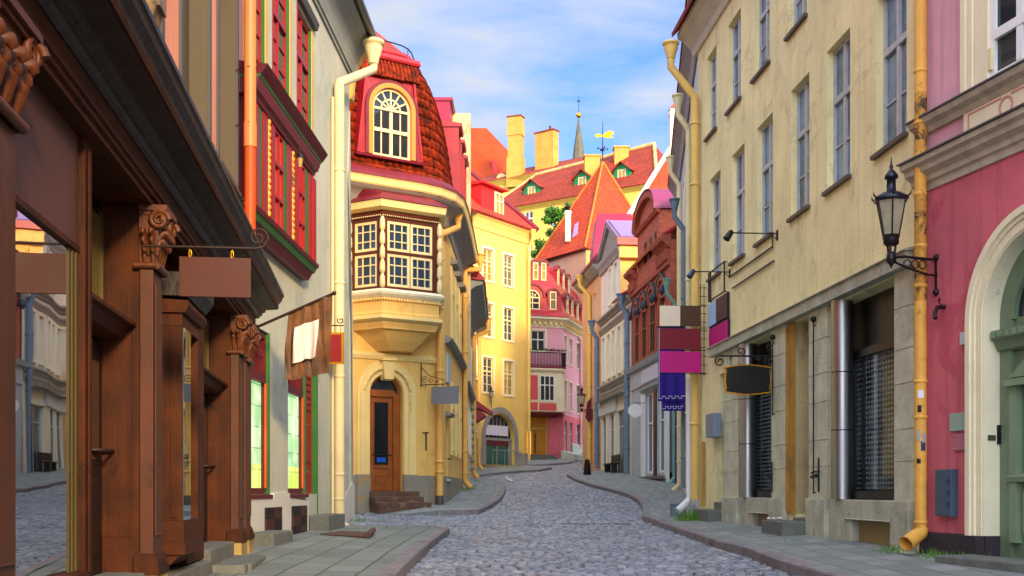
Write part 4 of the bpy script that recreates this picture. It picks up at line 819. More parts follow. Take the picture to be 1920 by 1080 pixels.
# side dormers along the street front
sd_ = SD.off(0)
for s0 in (1.2, 2.9, 4.6):
    m = MB(); F_ = SD; m.box(F_, s0, s0+.10, -1.0, .22, 9.2, 11.5); m.box(F_, s0+.9, s0+1.0, -1.0, .22, 9.2, 11.5); m.prof(F_, [(-1.2, 11.5), (.3, 11.5), (.32, 11.6), (-1.2, 11.85)], s0-.05, s0+1.05); o = m.build('dormer', REDM, ch)
    window(o, F_, s0+.12, s0+.88, 9.25, 11.45, d=.1, fm=BALU, gm=GLASS[0])
# party wall at the far end, and the roof behind it
m = MB(); m.prism(SD, [(6.75, 4), (7.1, 4), (7.1, 13.8), (6.75, 13.8)], -4.5, .30); m.build('party_wall', mat('peeling_party_wall', '#dcc794', .9, var=.2, bump=.2, patch='#9a8250', patch_amt=.5, pscale=2), ch)
m = MB(); m.box(SD, 5.3, 6.749, -3.5, -.35, 11.4, 13.75); m.prof(SD, [(-3.6, 13.751), (-.30, 13.751), (-.25, 13.80), (-.25, 13.86), (-3.6, 13.9)], 5.25, 6.749); m.prof(SD, [(-3.6, 12.0), (-.28, 12.0), (-.28, 12.1), (-3.6, 12.1)], 5.28, 6.749); m.build('roof_block', MAGM, ch)
# arched doorway
m = MB()
for r0, r1, d1 in ((dw+.02, dw+.16, .05), (dw+.161, dw+.30, .085), (dw+.301, dw+.40, .05)):
    m.ring(CF, dc, dtop-dw, r0, r1, -.02, d1, n=28)
    for a, b in ((dc-r1, dc-r0), (dc+r0, dc+r1)): m.box(CF, a, b, -.02, d1, hs+.03, dtop-dw)
m.build('door_surround', CHYL, ch)
m = MB(); 
for side in (0, 1):
    for k in range(16):
        a = math.radians(8+k*4.4) if side else math.radians(180-8-k*4.4); rr = dw+.20; c = CF.p(dc+math.cos(a)*rr, .10, dtop-dw+math.sin(a)*rr); m.ball(c, .045+.015*((k*7) % 3)/2, 7)
for k in range(7): m.ball(CF.p(dc+dw+.2, .10, dtop-dw-.06-.07*k), .05-.004*k, 7)
m.build('carved_garland', CHYL, ch)
m = MB(); zk = dtop+.02; m.prism(CF, [(dc-.14, zk-.16), (dc+.14, zk-.16), (dc+.19, zk+.36), (dc-.19, zk+.36)], -.02, .20); m.box(CF, dc-.22, dc+.22, -.02, .24, zk+.361, zk+.44); m.build('keystone', CHYL, ch, bevel=.02)
for a, b in ((dc-dw-.40, dc-dw-.02), (dc+dw+.02, dc+dw+.40)):
    MB().box(CF, a-.02, b+.02 if a > dc else b, -.02, .10, -1.2, hs+.029).build('pedestal', CHBASE, ch, bevel=.015)
m = MB(); D = -.22; zs = dtop-dw; z_t = zs-.02
m.ring(CF, dc, zs, dw-.08, dw-.001, D-.03, D+.08); m.box(CF, dc-dw, dc-dw+.09, D-.03, D+.08, dsill, zs); m.box(CF, dc+dw-.22, dc+dw, D-.03, D+.08, dsill, zs); m.box(CF, dc-dw+.09, dc+dw-.22, D-.03, D+.10, zs-.09, zs+.10)
fr = m.build('door_frame', DOORW, ch)
MB().prism(CF, [(dc-dw+.02, zs+.09)]+[(dc-(dw-.05)*math.cos(x*math.pi/16), zs+(dw-.05)*math.sin(x*math.pi/16)) for x in range(1, 16)]+[(dc+dw-.02, zs+.09)], D-.02, D+.0).build('pane', GLASS[0], fr)
m = MB(); a, b = dc-dw+.095, dc+dw-.225; z0 = dsill+.02; z1 = zs-.095; d1 = D+.03
m.box(CF, a, a+.13, D, d1, z0, z1); m.box(CF, b-.13, b, D, d1, z0, z1); m.box(CF, a+.13, b-.13, D, d1, z1-.15, z1); m.box(CF, a+.13, b-.13, D, d1, z0, z0+.14); m.box(CF, a+.13, b-.13, D, D+.015, z0+.141, z0+.62); m.box(CF, a+.13, b-.13, D, d1+.015, z0+.621, z0+.72); m.box(CF, a+.16, b-.16, D+.016, D+.03, z0+.2, z0+.36); m.box(CF, a+.16, b-.16, D+.016, D+.03, z0+.4, z0+.57)
lf = m.build('door', DOORW, ch)
MB().box(CF, a+.12, b-.12, D-.01, D+.008, z0+.72, z1-.14).build('pane', glass('glass_door', '#16181a', wave=.03), lf)
MB().tube([CF.p(a+.04, d1+.03, z0+1.0), CF.p(b-.03, d1+.03, z0+1.0)], .016, 6).build('handle', IRON, lf)
BL = flat('blue_sticker', '#1d5fd0', .4)
for u0, u1 in ((a+.22, a+.36), (b-.34, b-.2)): MB().box(CF, u0, u1, D+.009, D+.013, z0+.80, z0+.93).build('sticker', BL, lf)
gdr = GC(dc); st_ = (dsill-gdr)/3
STEPM = mat('worn_brown_step', '#6d5140', .8, var=.4, scale=3, bump=.4, patch='#8a7458', patch_amt=.5, pscale=3)
m = MB()
for k in range(3): m.box(CF, dc-dw-.06-(.0 if k > 1 else .02*k), dc+dw+.42+(.1 if k == 0 else 0), -.29, .75-.26*k, gdr-.3 if k == 0 else gdr+st_*k+.001, gdr+st_*(k+1)-(.0))
m.build('steps', STEPM, ch, bevel=.015)
# jutting bay window
b1, b2 = CF.s(716, 1.0), CF.s(823, 1.0); FL = Fac(CF.p(b1-.52, 0, 0), CF.p(b1, 1.0, 0)); FM = Fac(CF.p(b1, 1.0, 0), CF.p(b2, 1.0, 0)); FR = Fac(CF.p(b2, 1.0, 0), CF.p(b2+.52, 0, 0))
BP = [FL.a, FM.a, FM.b, FR.b]; BPe = [CF.p(b1-.9, -.3, 0)[:2]]+BP+[CF.p(b2+.9, -.3, 0)[:2]]
zw0, zw1 = 5.45, 7.36
m = MB()
def shell(prof, mtl, name, par, smooth=False): mm = MB(); sweep(mm, BP, prof, smooth); return mm.build(name, mtl, par)
bay_ = shell([(-.7, zw0-.02), (-.10, zw0-.02), (-.10, zw1+.1), (-.7, zw1+.1)], BROWNF, 'bay_window', ch)
shell([(-.3, 4.72), (.0, 4.72), (.02, 4.78), (.0, 4.84), (.0, 5.1), (.04, 5.12), (.04, 5.2), (-.3, 5.2)], CHY, 'parapet', bay_)
shell([(-.3, 5.201), (.06, 5.201), (.14, 5.28), (.16, 5.34), (.02, 5.43), (-.3, 5.43)], CREAM, 'sill', bay_)
mm = MB()
for F_ in (FL, FM, FR):
    n = int(F_.L/.085)
    for k in range(n): mm.box(F_, k*F_.L/n+.015, (k+.6)*F_.L/n, .041, .075, 5.125, 5.195)
mm.build('dentils', CHYL, bay_)
mm = MB(); sweep(mm, BP, [(-.3, 4.55), (-.04, 4.55), (.10, 4.63), (.10, 4.719), (-.3, 4.719)]); mm.build('base_moulding', CHYL, bay_)
mm = MB(); rows = []
cent = CF.p((b1+b2)/2, 0, 0)
for f, z in ((1, 4.549), (.93, 4.42), (.92, 4.38), (.80, 4.34), (.62, 4.1), (.48, 3.95), (.40, 3.86)):
    rows.append([Vector((cent.x+(p.x-cent.x)*f, cent.y+(p.y-cent.y)*f, z)) for p in [Vector(p) for p in BP]])
mm.grid(rows, False); mm.face(rows[-1]); mm.build('console', CHY, bay_)
shell([(-.3, zw1-.001), (.0, zw1-.001), (.02, zw1+.1), (.0, zw1+.16), (-.3, zw1+.16)], BROWNF, 'head', bay_)
mm = MB()
for F_ in (FL, FM, FR):
    n = int(F_.L/.06)
    for k in range(n): mm.ball(F_.p((k+.5)*F_.L/n, .025, zw1+.03), .02, 6)
mm.build('bead_row', BALU, bay_)
shell([(-.3, zw1+.161), (.06, zw1+.17), (.18, zw1+.23), (.20, zw1+.36), (.22, zw1+.40), (-.3, zw1+.42)], CHYL, 'eave', bay_)
mm = MB(); o1 = [Vector((p.x, p.y, zw1+.42)) for p in miter(BP, .23)]; o2 = [Vector((p.x, p.y, zw1+.66)) for p in miter(BP, -.15)]; o3 = [CF.p(b1-.35, .03, zw1+.95), CF.p(b1+.15, .03, zw1+1.0), CF.p(b2-.15, .03, zw1+1.0), CF.p(b2+.35, .03, zw1+.95)]
mm.grid([o1, o2, o3], False); mm.build('bay_roof', REDMD, bay_)
mm = MB()
for k in range(1, 6):
    for a_, c_ in ((o1, o2), (o2, o3)):
        p, q = a_[1].lerp(a_[2], k/6), c_[1].lerp(c_[2], k/6); 
        if k % 3 == 0: mm.tube([p, q], .018, 5)
mm.tube([o1[1], o2[1], o3[1]], .02, 5); mm.tube([o1[2], o2[2], o3[2]], .02, 5); mm.build('seam', REDM, bay_)
for F_, n in ((FL, 1), (FM, 2), (FR, 1)):
    e = .17; w = (F_.L-2*e)/n
    for i in range(n):
        for z0, z1 in ((zw0+.06, zw0+.93), (zw0+1.02, zw1-.10)):
            window(bay_, F_, e+w*i+.015, e+w*(i+1)-.015, z0, z1, d=-.095, nx=1, ny=(), gx=3, gy=3, fw=.07, mw=.035, fm=BALU, gm=G_BLUE)
    mm = MB(); mm.box(F_, .02, e, -.099, -.01, zw0-.018, zw1-.002); mm.box(F_, F_.L-e, F_.L-.02, -.099, -.01, zw0-.018, zw1-.002); mm.box(F_, e, F_.L-e, -.099, -.03, zw0+.935, zw0+1.015); mm.box(F_, e, F_.L-e, -.099, -.03, zw1-.095, zw1-.002); mm.box(F_, e, F_.L-e, -.099, -.03, zw0-.018, zw0+.055)
    mm.build('window_post', BROWNF, bay_)
for P in (FL.p(.06, .03, 0), FM.p(0, .03, 0), FM.p(FM.L, .03, 0), FR.p(FR.L-.06, .03, 0)):
    pr = []; z = zw0
    for k in range(5):
        h = (zw1-zw0)/5; zz = z+k*h; pr += [(.04, zz), (.07, zz+.03), (.076, zz+h*.3), (.066, zz+h*.75), (.042, zz+h*.9), (.036, zz+h*.97)]
    MB().lathe(P, pr, 12).build('baluster', BALU, bay_)
# drainpipe, iron cramp, side windows, blank blue plate
F_ = segs[1]; 
def pipe(root, base, top, r=.075, mtl=None, hop=None, shoe=None, clamps=(), name='drainpipe'):
    dp = MB(); b, t = Vector(base), Vector(top); dp.tube([b, t], r, 12)
    for z in clamps: dp.lathe((b.x, b.y, z), [(r*1.04, 0), (r*1.25, .01), (r*1.25, .06), (r*1.04, .07)], 12)
    if hop is not None:
        h = Vector(hop); dp.tube([t-Vector((0, 0, .06)), t+Vector((0, 0, .05)), h+Vector((0, 0, -.45)), h+Vector((0, 0, -.25))], r*.95, 10); dp.lathe(h, [(r*1.05, -.26), (r*1.2, -.18), (r*1.75, -.02), (r*1.75, .05), (r*2.05, .06), (r*2.05, .11), (r*1.75, .12)], 14)
    if shoe is not None: s = Vector(shoe); dp.tube([b+Vector((0, 0, .02)), b+Vector((0, 0, -.1)), b+s*.6+Vector((0, 0, -.26)), b+s+Vector((0, 0, -.34))], r*1.08, 10)
    return dp.build(name, mtl or CREAMP, root)
q = PX(824.5, 900, 32.2); pipe(ch, (q.x, q.y, G(q.y)+.4), (q.x, q.y, 7.3), .10, mat('yellow_pipe', '#eab45a', .5, var=.12, bump=.03, streak=.2), hop=(-1.62, 33.6, 8.35), clamps=(.5, .8, 3.4, 5.2, 6.6))
MB().lathe((q.x, q.y, G(q.y)), [(.12, -.1), (.12, .42), (.10, .43)], 12).build('pipe_foot', flat('dark_pipe_foot', '#4a3c36'), ch)
m = MB(); s = CF.s(798); z0 = CF.z(798, 845); z1 = CF.z(798, 812); m.tube([CF.p(s, .03, z0), CF.p(s, .03, z1)], .02, 6); m.tube([CF.p(s-.11, .03, z1), CF.p(s+.08, .03, z1+.01)], .02, 6); m.build('iron_cramp', IRON, ch)
window(ch, segs[3], .30, .95, .35, 2.1, d=-.16, nx=2, ny=(.7,), fm=CHYL, gm=G_WARM, sill=CREAM)
m = MB(); f = segs[3]; m.prof(f, [(-.01, 2.2), (.16, 2.22), (.2, 2.3), (-.01, 2.36)], .15, 1.1); m.build('hood', GRTRIM, ch)
m = MB(); f.p; m.tube([f.p(.25, .12, .95), f.p(1.0, .12, .95)], .012, 5); m.tube([f.p(.25, .12, .95), f.p(.25, -.02, .95)], .012, 5); m.tube([f.p(1.0, .12, .95), f.p(1.0, -.02, .95)], .012, 5); m.build('guard_rail', IRON, ch)
m = MB(); m.box(segs[3], .45, 1.15, .001, .05, 3.25, 4.1); m.build('blank_plate', flat('pale_blue_plate', '#a9bcc8'), ch)
for s0 in (.7, 2.6, 4.6):
    for z0, z1 in ((4.75, 6.9), (1.2, 3.3)):
        o = window(ch, SD, s0, s0+.85, z0, z1, d=.012, nx=2, ny=(.65,), fm=CHYL, gm=GLASS[0], casing=CHYL, cw=.1, cd=.05)
    m = MB(); m.prof(SD, [(-.01, 7.02), (.2, 7.04), (.24, 7.12), (-.01, 7.3)], s0-.15, s0+1.0); m.build('hood', GRTRIM, ch)
yp = MATS['yellow_pipe']; q = SD.p(6.55, .12, 0); pipe(ch, (q.x, q.y, G(q.y)+.55), (q.x, q.y, 8.0), .095, yp, hop=(q.x+.55, q.y, 8.5), shoe=(.22, -.05, 0), clamps=(.6, 1.4, 3, 5, 7))
tufts('grass', [(-1.62, 40.6, G(40.6)+.16), (-1.68, 39.5, G(39.5)+.16), (-1.6, 43, G(43)+.16), (-1.55, 47, G(47)+.16), (-3.4, 24.5, G(24.3)+.15)], 50, .14, .2)
# ---------------------------------------------------------------- two narrow neighbours further along
N1 = Fac((-1.80, 41.02), (-1.85, 51.5)); n1 = thing('town_house', 'beige narrow house past the yellow corner house with grey curved eave', 'house', (-4, 46))
ws = [(.9+i*2.1, 1.8+i*2.1, z, z+1.7) for i in range(5) for z in (1.6, 4.6)]
m = MB(); wallgrid(m, N1, 0, N1.L, -.6, 7.6, ws, rev=.2); m.box(N1, 0, N1.L, -5, -.21, -.6, 7.6); m.build('wall', CHB, n1)
for a, b, z0, z1 in ws: window(n1, N1, a, b, z0, z1, casing=CREAM, fm=WHITE, cd=.06, sill=GRTRIM)
MB().prof(N1, [(0, 7.0), (.06, 7.0), (.15, 7.3), (.45, 7.52), (.72, 7.6), (.75, 7.72), (0, 7.8)], .2, N1.L).build('eave_cove', SOFFIT, n1)
MB().prof(N1, [(.80, 7.73), (.80, 7.80), (-.1, 8.8), (-2.8, 10.6), (-5.2, 7.8), (0, 7.81)], .1, N1.L).build('roof', REDM, n1)
MB().prof(N1, [(-.01, 4.0), (.18, 4.05), (.22, 4.15), (-.01, 4.2)], .2, N1.L).build('string_course', GRTRIM, n1)
m = MB()
for k in range(9): m.ball(N1.p(8.3+.2*(k % 2), .06, 1.0+k*.33), .13, 7)
m.build('carved_ornament', GRTRIM, n1)
q = N1.p(9.6, .13, 0); pipe(n1, (q.x, q.y, G(q.y)+.5), (q.x, q.y, 6.9), .10, yp, hop=(q.x+.62, q.y, 7.7), shoe=(.2, -.05, 0), clamps=(1, 2.6, 4.6))
N2 = Fac((-1.85, 51.52), (-2.0, 64.5)); n2 = thing('town_house', 'narrow house beside the lemon yellow house with red door canopy', 'house', (-4, 58))
ws = [(1+i*2.3, 1.9+i*2.3, z, z+1.7) for i in range(5) for z in (3.0, 6.2)]
m = MB(); wallgrid(m, N2, 0, N2.L, 0, 9.4, ws, rev=.2); m.box(N2, 0, N2.L, -5, -.21, 0, 9.4); m.build('wall', CHB, n2)
for a, b, z0, z1 in ws: window(n2, N2, a, b, z0, z1, casing=CREAM, fm=WHITE, cd=.06)
MB().prof(N2, [(0, 8.9), (.1, 8.9), (.5, 9.3), (.6, 9.5), (0, 9.6)], .1, N2.L).build('eave', SOFFIT, n2)
MB().prof(N2, [(.65, 9.45), (.65, 9.55), (-2.6, 12.3), (-5.2, 9.5), (0, 9.61)], 0, N2.L).build('roof', REDM, n2)
m = MB(); m.prof(N2, [(0, 4.35), (.95, 3.95), (.95, 4.08), (0, 4.75)], 6.6, 8.4); m.prof(N2, [(0, 3.6), (.1, 3.6), (.6, 3.94), (0, 4.3)], 6.7, 6.85); m.prof(N2, [(0, 3.6), (.1, 3.6), (.6, 3.94), (0, 4.3)], 8.15, 8.3); m.build('door_canopy', REDM, n2)
m = MB(); m.prof(N2, [(.2, 9.0), (.7, 9.3), (.7, 9.42), (.2, 9.5)], 3, 4.4); m.build('gable_hood', REDM, n2)
q = N2.p(11.6, .12, 0); pipe(n2, (q.x, q.y, G(q.y)+.5), (q.x, q.y, 8.6), .10, yp, shoe=(.2, -.05, 0), hop=(q.x+.5, q.y, 9.4), clamps=(2, 4, 7))
# ================================================================ lemon yellow house with the pointed gateway
YM = Fac((-2.3, 65.75), (.94, 70.4)); ys_ = YM.s; ym = thing('town_house', 'lemon yellow house with dark stone arched gateway at the bend', 'house', (-1.5, 70))
cols = [(905.5, 924.5), (944.5, 962)]; zr = [(12.55, 14.45), (9.2, 11.2), (5.85, 7.95)]
ws = [(ys_(a), ys_(b), z0, z1) for a, b in cols for z0, z1 in zr]; ga, gb, gt_ = ys_(909), ys_(965), 4.65
gz0 = G(67.5)+.15
m = MB(); wallgrid(m, YM, 0, YM.L, .2, 16.3, ws+[(ga, gb, gz0-.1, gt_, 'arch', .95)], rev=.3); m.box(YM, 0, YM.L, -8, -.31, .2, 16.3); m.box(YM, YM.L, YM.L+.01, -8, 0, .2, 16.3); m.build('wall', YMW, ym)
for a, b, z0, z1 in ws: window(ym, YM, a, b, z0, z1, d=-.12, nx=2, ny=(.62,), gy=4, fw=.07, mw=.04, fm=CREAMP, gm=random.choice([GLASS[1], GLASS[2], G_WARM]), casing=CREAM, cw=.13, cd=.04)
m = MB(); m.box(YM, .05, ga-.36, .001, .04, .3, 2.5); m.box(YM, gb+.36, YM.L, .001, .04, .3, 2.35); m.build('plinth', GRTRIM, ym)
m = MB(); r = (gb-ga)/2; gc = (ga+gb)/2; zs = gt_-r*.95; m.ring(YM, gc, zs, r+.002, r+.34, -.1, .06); m.box(YM, ga-.34, ga-.002, -.1, .06, gz0-.2, zs); m.box(YM, gb+.002, gb+.34, -.1, .06, gz0-.2, zs); m.build('gate_surround', GRTRIM, ym)
m = MB(); d = -.28; m.box(YM, ga, gb, d-.02, d+.10, 3.05, 3.2); m.box(YM, ga, ga+.45, d-.02, d+.06, gz0, 3.05); m.box(YM, gb-.35, gb, d-.02, d+.06, gz0, 3.05); m.box(YM, gc-.03, gc+.03, d, d+.06, gz0, 3.05)
for k in range(1, 8): x = ga+(gb-ga)*k/8; m.box(YM, x-.02, x+.02, d, d+.05, 3.2, zs+math.sqrt(max(0, r*r-(x-gc)**2))*.92)
go = m.build('gate', GRTRIM, ym); MB().box(YM, ga+.44, gb-.34, d-.05, d+.01, gz0, 2.75).build('pane', glass('green_glass', '#3c6a5c', var=.5), go); MB().box(YM, ga+.45, gb-.35, d+.012, d+.08, 2.76, 3.04).build('awning_strip', MAROON, go)
MB().prism(YM, [(ga+.02, 3.2)]+[(gc-(r-.02)*math.cos(x*math.pi/14), zs+(r-.02)*.95*math.sin(x*math.pi/14)) for x in range(15)]+[(gb-.02, 3.2)], d-.06, d-.01).build('fanlight', GLASS[0], go)
MB().box(YM, ga+.2, gb-.55, d+.11, d+.16, 3.35, 3.95).build('blank_sign', flat('off_white_board', '#d9d2d8'), ym)
m = MB(); m.tube([YM.p(ga+.3, .35, gz0+1.0), YM.p(gb+.1, .35, gz0+1.0)], .025, 6)
for x in (ga+.3, gc, gb+.1): m.tube([YM.p(x, .35, gz0-.2), YM.p(x, .35, gz0+1.0)], .025, 6)
m.build('handrail', flat('grey_rail', '#7c8a86', .4), ym)
m = MB(); m.box(YM, ga-.4, gb+.5, .07, .6, gz0-.4, gz0+.12); m.build('doorstep', STONEY, ym)
m = MB(); m.prof(YM, [(-.02, 15.5), (.06, 15.5), (.10, 15.8), (.25, 16.1), (.36, 16.2), (.38, 16.36), (-.02, 16.5)], -.0, YM.L+.3); m.build('cornice', YMW, ym)
A = YM.p(-4, .5, 16.35); B = YM.p(YM.L+.45, .5, 16.35); Rg = Vector((-2.75, 72.6, 20.6)); A2 = Vector((-8.0, 67.5, 20.6)); Bk = B+Vector((-5.4, 6.2, 0))
m = MB(); m.slab([A, B, Rg, A2], .15); m.slab([B, Bk, Rg], .15); m.build('roof', TILE_R, ym)
m = MB(); m.tube([B+Vector((0, 0, .08)), Rg+Vector((0, 0, .1))], .16, 6); m.build('hip', REDMD, ym)
# red dormer in that roof
s0, s1 = ys_(905), ys_(945); dd = Fac(YM.p(s0, -.1, 0), YM.p(s1, -.1, 0))
m = MB(); m.box(dd, 0, dd.L, -3, 0, 16.4, 18.25); m.prof(dd, [(-3, 18.251), (.3, 18.251), (.3, 18.35), (-3, 18.75)], -.2, dd.L+.2); o = m.build('dormer', mat('scarlet_metal', '#d4180f', .45, var=.15, bump=.04), ym)
a, b = dd.s(928), dd.s(943); window(o, dd, a, b, 16.75, 18.05, d=.01, fm=CREAMP, gm=G_WARM, casing=CREAMP, cw=.06)
q = YM.p(YM.L-.05, .18, 0); pipe(ym, (q.x, q.y, 1.9), (q.x, q.y, 15.2), .10, YMW, hop=(q.x+.25, q.y-.2, 16.2), clamps=(4, 8, 12))
YM2 = YM
# ================================================================ pink house with the balcony
P1, P2, P3 = (-.6, 78.6), (3.62, 80.0), (6.6, 90.4); K1 = Fac(P1, P2); K2 = Fac(P2, P3)
pk = thing('town_house', 'pink house with red mansard dormers and flower balcony over a jutting oriel window', 'house', (3, 84))
w1 = [(K1.s(996.5), K1.s(1022), 9.95, 11.35)]; dr = (K1.s(984), K1.s(1028), 2.2, 5.25)
pxs = [(1048.5+.8, 1055.3), (1064.5, 1071.5), (1078.5, 1085.5), (1091.5, 1098)]
pxs[0] = (1056.2, 1060)
r3 = [(9.25, 11.15), (5.85, 7.95), (2.9, 5.0)]
w2 = [(K2.s(a), K2.s(b), z0+(.5 if z0 < 3 and a > 1075 else 0), z1) for a, b in ((1057.5, 1062.5), (1067.5, 1073), (1080.5, 1086), (1092, 1097)) for z0, z1 in r3]
m = MB(); wallgrid(m, K1, 0, K1.L, .8, 12.3, w1+[dr], rev=.35); wallgrid(m, K2, 0, K2.L, .8, 12.3, w2, rev=.2)
m.face([(P1[0], P1[1]+.4, 12.3), (P2[0]-.3, P2[1]+.4, 12.3), (P3[0]-.3, P3[1], 12.3), (P3[0]-8, P3[1], 12.3)])
q = [Vector(p) for p in ((P1[0], P1[1]+.42), (P2[0]-.35, P2[1]+.4), (P3[0]-.3, P3[1]), (P3[0]-8, P3[1]))]; m.grid([[Vector((p.x, p.y, z)) for p in q] for z in (.8, 12.3)], False, True); m.build('wall', PKW, pk)
m = MB(); wallgrid(m, K1, 0, K1.L, .8, 5.6, [dr], d=.02, rev=.1); wallgrid(m, K2, 0, K2.L, .8, 5.45, [h for h in w2 if h[3] < 5.4], d=.02, rev=.1); m.build('ground_storey', PKL, pk)
for a, b, z0, z1 in w1: window(pk, K1, a, b, z0, z1, nx=2, ny=(.55,), fm=WHITE, gm=GLASS[0], casing=CREAM, cw=.12, cd=.04)
for a, b, z0, z1 in w2: window(pk, K2, a, b, z0, z1, nx=2, ny=(.6,), fm=WHITE, casing=CREAM if z0 > 5 else None, cw=.1, cd=.04)
PP = [P1, P2, P3]
m = MB(); sweep(m, PP, [(-.02, 11.6), (.05, 11.6), (.1, 11.85), (.3, 12.05), (.5, 12.15), (.52, 12.28), (-.02, 12.35)]); m.build('cornice', CREAM, pk)
m = MB()
for F_ in (K1, K2):
    n = int(F_.L/.4)
    for k in range(n): m.box(F_, (k+.3)*F_.L/n, (k+.3)*F_.L/n+.16, .0, .28, 11.78, 11.98)
m.build('bracket_row', CHYL, pk)
mans = [(.55, 12.30), (.5, 12.42), (.05, 12.75), (-.15, 13.5), (-.45, 14.6), (-.6, 14.85), (-.75, 14.9), (-1.1, 15.7), (-2.0, 16.5), (-2.6, 16.8)]
m = MB(); sweep(m, [(P1[0]-1.2, P1[1]-.4)]+PP[1:], mans+[(-4, 16.9), (-4, 12.3)]); m.face([(P1[0], P1[1]+1.5, 16.85), (P2[0]-2, P2[1]+2.2, 16.85), (P3[0]-2.6, P3[1], 16.85), (P3[0]-7, P3[1], 16.85)]); m.build('roof', REDM, pk)
def barrel(root, F_, px, z0, w, h, dep, glassm=None, name='dormer'):
    s = F_.s(px) if not isinstance(px, float) or px > 200 else px; m = MB(); r = w/2; zs = z0+h-r
    poly = [(s-r, z0)]+[(s-r*math.cos(x*math.pi/12), zs+r*math.sin(x*math.pi/12)) for x in range(13)]+[(s+r, z0)]
    m.prism(F_, poly, dep-1.8, dep); o = m.build(name, REDM, root)
    m = MB(); m.ring(F_, s, zs, r-.04, r+.10, dep-.2, dep+.10); m.build('hood', REDMD, o); k = .62
    window(o, F_, s-r*k, s+r*k, z0+.08, zs+r*.55, d=dep+.01, nx=2 if w > 1.2 else 1, ny=(.55,), fw=.07, fm=CREAMP, gm=glassm or random.choice([G_WARM, GLASS[2]]), arch=4 if w > 1.2 else 0); return o
K1d = K1.off(-.1); barrel(pk, K1, 998., 12.75, 1.75, 1.85, .0, GLASS[0], 'arched_dormer')
for px in (1004., 1019.): barrel(pk, K1.off(-.85), px, 15.0, .62, 1.5, 0.)
m_ = K2.off(-.05)
for px in (1062., 1071., 1081., 1091.): barrel(pk, m_, px, 12.8, .8, 1.5, .05)
for px in (1046., 1056., 1066.): barrel(pk, K2.off(-.9), px, 15.0, .7, 1.5, 0.)
barrel(pk, K1, 1037., 12.8, .8, 1.55, -.02)
# oriel, balcony on its top
o0, o1 = K1.s(988), K1.s(1046); OF = Fac(K1.p(o0, .75, 0), K1.p(o1, .75, 0)); OR_ = Fac(K1.p(o1, .75, 0), K1.p(o1+.35, 0, 0))
OP = [K1.p(o0-1.0, .75, 0)[:2], K1.p(o1, .75, 0)[:2], K1.p(o1+.45, 0, 0)[:2]]
m = MB(); sweep(m, OP, [(-.7, 5.55), (.0, 5.55), (.0, 8.35), (-.7, 8.35)]); oo = m.build('oriel', CREAM, pk)
m = MB(); sweep(m, OP, [(-.6, 5.2), (.03, 5.3), (.10, 5.4), (.10, 5.549), (-.6, 5.549)]); m.build('foot', MAROON, oo)
m = MB(); sweep(m, OP, [(-.6, 8.351), (.06, 8.36), (.16, 8.5), (.16, 8.6), (-.6, 8.6)]); m.build('head', CREAM, oo)
a, b = OF.s(1012), OF.s(1039); window(oo, OF, a, b, 6.32, 8.1, d=.012, nx=3, ny=(.62,), fm=WHITE, gm=GLASS[0], casing=CREAM, cw=.08)
m = MB(); m.box(OF, OF.s(993), OF.s(1008), .002, .04, 6.4, 8.1); m.box(OF, OF.s(993), OF.s(1008), .002, .04, 5.65, 6.2); m.box(OF, OF.s(1011), OF.s(1043), .002, .04, 5.65, 6.15); m.build('panel', PKC, oo)
BPt = [K1.p(o0-1.2, .85, 0)[:2], K1.p(o1+.25, .85, 0)[:2], K1.p(o1+.25, .05, 0)[:2]]
m = MB(); sweep(m, BPt, [(-.8, 8.601), (.02, 8.601), (.02, 8.74), (-.8, 8.74)]); bo = m.build('balcony', REDMD, pk)
m = MB(); sweep(m, BPt, [(-.03, 9.68), (.03, 9.68), (.03, 9.75), (-.03, 9.75)]); sweep(m, BPt, [(-.02, 8.8), (.02, 8.8), (.02, 8.84), (-.02, 8.84)])
BF = Fac(BPt[0], BPt[1])
for F_ in (BF, Fac(BPt[1], BPt[2])):
    n = int(F_.L/.11)
    for k in range(n): m.tube([F_.p(k*F_.L/n, 0, 8.74), F_.p(k*F_.L/n, 0, 9.7)], .022, 4)
m.build('railing', IRON, bo)
m = MB()
for k in range(420): x = random.uniform(0, BF.L); p = BF.p(x, .03+random.gauss(0, .07), 9.78+abs(random.gauss(0, .07))); a = random.uniform(0, 6); m.face([p, p+Vector((math.cos(a)*.09, .03, .05)), p+Vector((math.cos(a+1)*.08, -.03, .09))])
m.build('flower_box', mat('balcony_greens', '#2c5a22', .7, var=.5, scale=8, bump=0), bo)
# lit recessed doorway
m = MB(); d = -.33; a, b, z0, z1 = dr; m.box(K1, a, b, d-.05, d, 2.2, 5.25); do = m.build('doorway', mat('ochre_door', '#c98a26', .6, var=.25, bump=.05), pk)
MB().box(K1, a+.1, a+.55, d+.001, d+.04, 2.4, 4.2).build('lit_pane', LITO, do); m = MB(); m.box(K1, a+.75, b-.75, d+.001, d+.05, 2.35, 4.3); m.build('leaf', OCHRE, do); MB().box(K1, a+.9, b-.95, d+.051, d+.07, 2.7, 4.1).build('pane', GLASS[0], do)
m = MB(); m.box(K1, a+.0, b, d+.001, d+.08, 4.35, 4.5); m.box(K1, b-.12, b, d+.001, d+.1, 2.2, 5.25); m.build('transom', YELLP, do)
m = MB(); g = G(79)+.12
for k in range(3): m.box(K1, a-.3, b+.3, -.3, 1.2-.3*k, g-.3, g+.12*(k+1)-.001*k)
m.build('steps', STONEG, pk)
